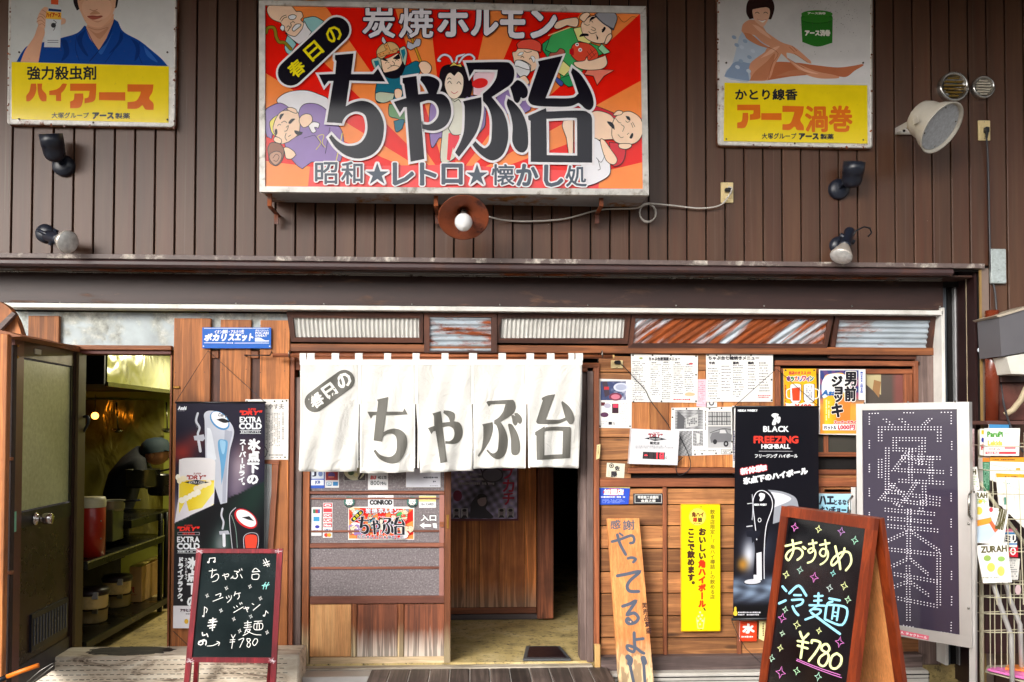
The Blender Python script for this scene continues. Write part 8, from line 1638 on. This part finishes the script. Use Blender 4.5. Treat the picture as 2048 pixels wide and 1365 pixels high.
mag('white leaflet with green ParuPi lettering at the top of the rack', [(1969, 857), (2040, 857), (2038, 912), (1968, 912)], -.44, lambda p: (p.txt('ParuPi', 1975, 864, 2005, 874, (70, 150, 50), .8), p.txt('Lekids', 1976, 882, 2004, 891, (246, 196, 90), .8), p.bits(2009, 866, 2021, 872, 2, (120, 170, 110), 1), p.bits(1977, 896, 2008, 901, 2, (220, 120, 130), 1.4), p.rect(1971, 904, 2032, 908.5, (216, 70, 80)), p.txt('TAKE FREE', 1973, 905, 1998, 908, BW, .2), p.rect(2009, 895, 2031, 898, (220, 100, 110))))
mag('blue edged booklet behind the ParuPi leaflet', [(1978, 849), (2018, 850), (2018, 858), (1978, 858)], -.40, lambda p: None, (70, 140, 190))
mag('white booklet with yellow, blue and red marks left of the ParuPi leaflet', [(1960, 858), (1972, 858), (1970, 912), (1960, 910)], -.42, lambda p: (p.rect(1963, 861, 1970, 869, (236, 206, 40)), p.txt('毎', 1963, 876, 1970, 885, (40, 60, 160), .6), p.txt('P', 1963, 890, 1969, 900, (220, 50, 70), .7)))
mag('map leaflet with an orange header, upper right of the rack', [(1980, 917), (2052, 917), (2052, 985), (1978, 960)], -.42, lambda p: (p.poly([(1980, 915), (2052, 915), (2052, 925), (1980, 923)], (240, 160, 50)), p.bits(1985, 918, 2040, 922, 1, (70, 60, 50), 2, 4), p.line('1982,930 2010,936 2045,950', .9, (220, 150, 130)), p.line('1990,945 2020,938 2050,936', .8, (170, 190, 170)), p.ell(2036, 939, 5, 3, (240, 160, 60))))
mag('stack of green spined booklets at the left of the rack', [(1965, 916), (1980, 916), (1979, 980), (1967, 985)], -.43, lambda p: (p.rect(1965, 916, 1979, 924, (226, 130, 50)), p.bits(1967, 926, 1978, 978, 4, (150, 200, 170), 1.4, 3, .9, True)), (50, 110, 80), .04)
mag('second map leaflet with an orange header below the first', [(1992, 947), (2052, 949), (2052, 1040), (1998, 1010)], -.45, lambda p: (p.poly([(1992, 947), (2052, 949), (2052, 956), (1993, 955)], (246, 170, 50)), p.bits(2010, 952, 2040, 956, 1, (60, 60, 80), 2, 5), p.line('2005,965 2030,975 2050,990', .9, (226, 170, 120)), p.line('2020,960 2028,1000', .8, (180, 190, 190)), p.ell(2036, 983, 3, 3, (220, 80, 100))))
mag('folded map leaflet standing in front at the right of the rack', [(2012, 957), (2052, 962), (2052, 1060), (2006, 1016)], -.48, lambda p: (p.line('2016,972 2040,980 2050,986', .9, (220, 160, 150)), p.line('2028,990 2032,1030', .8, (170, 180, 170)), p.bits(2014, 966, 2022, 970, 1, (90, 140, 130), 2), p.rect(2008, 995, 2013, 1010, (90, 150, 130))), (244, 244, 240))
def zurah(p, x0, y0, x1, y1, r=0): w, h = x1 - x0, y1 - y0; p.txt('ZURAH', x0 + w * .1, y0 + h * .06, x1 - w * .08, y0 + h * .22, GO, .8, rot=r); p.ell(x0 + w * .3, y0 + h * .38, w * .12, h * .08, (150, 180, 90)); p.ell(x0 + w * .75, y0 + h * .4, w * .12, h * .07, (150, 190, 100)); p.ell(x0 + w * .42, y0 + h * .62, w * .13, h * .12, (226, 206, 100)); p.ell(x0 + w * .74, y0 + h * .72, w * .12, h * .13, (230, 210, 110)); p.bits(x0 + w * .1, y0 + h * .86, x1 - w * .1, y0 + h * .93, 1, (120, 120, 90), 2)
mag('ZURAH magazine at the front of the rack with two yellow round figures', [(1952, 1092), (2014, 1086), (2024, 1165), (1967, 1167)], -.55, lambda p: zurah(p, 1956, 1088, 2018, 1164, -3))
mag('ZURAH magazine tilted sideways in the middle of the rack', [(1950, 1008), (2018, 1022), (2006, 1090), (1950, 1086)], -.53, lambda p: (p.poly([(1950, 1040), (1985, 1034), (1998, 1060), (1975, 1084), (1952, 1086)], (196, 214, 230)), p.poly([(1950, 1042), (1982, 1035), (1985, 1046), (1952, 1054)], (240, 160, 60)), p.poly([(1978, 1046), (1984, 1042), (1996, 1060), (1990, 1066)], (232, 110, 70)), p.txt('ZURAH', 1994, 1018, 2010, 1060, GO, .7, rot=12), p.ell(1958, 1022, 7, 8, (232, 210, 90)), p.ell(1982, 1020, 4, 5, (220, 80, 90))))
mag('ZURAH magazine at the left behind the sign handle', [(1951, 982), (1976, 984), (1978, 1014), (1951, 1012)], -.52, lambda p: (p.txt('RAH', 1953, 986, 1974, 996, GO, .8), p.bits(1954, 998, 1976, 1008, 3, (150, 190, 100), 3), p.ell(1961, 1003, 4, 3, (240, 200, 60))))
mag('leaflet with a grey H beside the silver sign edge', [(1944, 935), (1954, 934), (1960, 980), (1948, 983)], -.50, lambda p: (p.txt('H', 1945, 939, 1952, 949, GO, .8), p.bits(1945, 952, 1955, 976, 5, (170, 200, 130), 1.6)))
mag('blue and white printed card with black kana in the rack', [(2006, 1058), (2034, 1062), (2034, 1095), (2008, 1094)], -.42, lambda p: (p.rect(2006, 1058, 2034, 1064, (226, 120, 150)), p.rect(2008, 1065, 2034, 1069, (60, 130, 190)), p.txt('ミリ', 2011, 1072, 2034, 1085, (40, 40, 60), 1), p.rect(2009, 1087, 2034, 1090, (60, 130, 190))))
mag('red card with a white ring below the blue card', [(2012, 1092), (2036, 1092), (2036, 1115), (2016, 1114)], -.41, lambda p: (p.ell(2026, 1103, 6, 8, (246, 240, 240)), p.ell(2026, 1103, 3, 5, (214, 40, 60))), (214, 40, 60))
mag('pale printed sheet hanging low at the right of the rack', [(2012, 1115), (2040, 1118), (2036, 1160), (2018, 1160)], -.38, lambda p: (p.bits(2018, 1120, 2036, 1155, 8, (120, 116, 120), 1.6), p.ell(2036, 1180, 6, 10, (226, 196, 200))))
def flat_mag(label, q_, z, col): t = thing('magazine', label, 'magazine', 'magazines and leaflets in the rack'); part(t, 'pages', MB().prism([WZ(x, y, z) for x, y in q_], (0, 0, .012)), plain('cover_' + name_of(col), col, .35, vary=.2, scale=20))
def name_of(c): return {(230, 120, 190): 'pink', (226, 130, 60): 'orange'}[c]
flat_mag('pink magazine lying flat on the bottom shelf of the rack', [(1975, 1342), (2060, 1362), (2060, 1344), (1990, 1338)], .22, (230, 120, 190)); flat_mag('orange magazine lying flat behind the pink one', [(2010, 1340), (2060, 1345), (2060, 1334), (2014, 1334)], .235, (226, 130, 60))
part(rk, 'shelf', MB().prism([WZ(1970, 1345, .20), WZ(2065, 1370, .20), WZ(2065, 1332, .20), WZ(1975, 1334, .20)], (0, 0, .008)), crm)
part(rk, 'back_sheet', MB().box(W(1966, 900, -.25).x, W(2060, 900, -.25).x, -.25, -.24, .3, 1.2), plain('back_dark', (54, 30, 30), .5))
red = thing('side_leaflet', 'pinkish leaflet edge visible between the silver sign and the rack', 'leaflet'); part(red, 'sheet', pxbox(1941, 858, 1949, 935, -.3, .004, 0), plain('leaflet_pink', (226, 190, 194), .5, vary=.3, scale=50))

# ================================================================ the other side of the street (what glossy things reflect and what limits the sky light)
def far_block(x0, x1, h, col, label, y=-13.5):
    t = thing('opposite_building', label, 'building', 'buildings across the street'); part(t, 'wall', MB().box(x0, x1, y - 4, y, 0, h), plain('far_wall_%d%d%d' % col, col, .8, vary=.15, scale=1)); part(t, 'cornice', MB().box(x0, x1, y + .001, y + .25, h - .35, h - .1), plain('far_trim', (90, 86, 84), .7))
    n = int((x1 - x0) / 1.6)
    for r in range(int(h / 2.9)):
        for i in range(n): m = MB().box(x0 + .4 + i * 1.6, x0 + 1.4 + i * 1.6, y + .001, y + .03, 1.0 + r * 2.9, 2.3 + r * 2.9); part(t, 'window', m, plain('far_window', (40, 46, 56), .15))
far_block(-12, -3.2, 4.9, (130, 112, 96), 'tan two storey building across the street at the left'); far_block(-3.1, 3.0, 4.4, (84, 70, 64), 'low brown building across the street'); far_block(3.1, 13, 4.7, (120, 116, 112), 'grey building across the street at the right')
aw = thing('green_awning', 'green awning on the building across the street', 'awning'); part(aw, 'canvas', MB().prism([(2.6, -13.49, 2.9), (6.5, -13.49, 2.9), (6.5, -12.2, 2.2), (2.6, -12.2, 2.2)], (0, 0, .03)), plain('awning_green', (40, 140, 110), .6)); part(aw, 'valance', MB().box(2.6, 6.5, -12.21, -12.19, 1.95, 2.2), plain('awning_green', (40, 140, 110)))
finish()
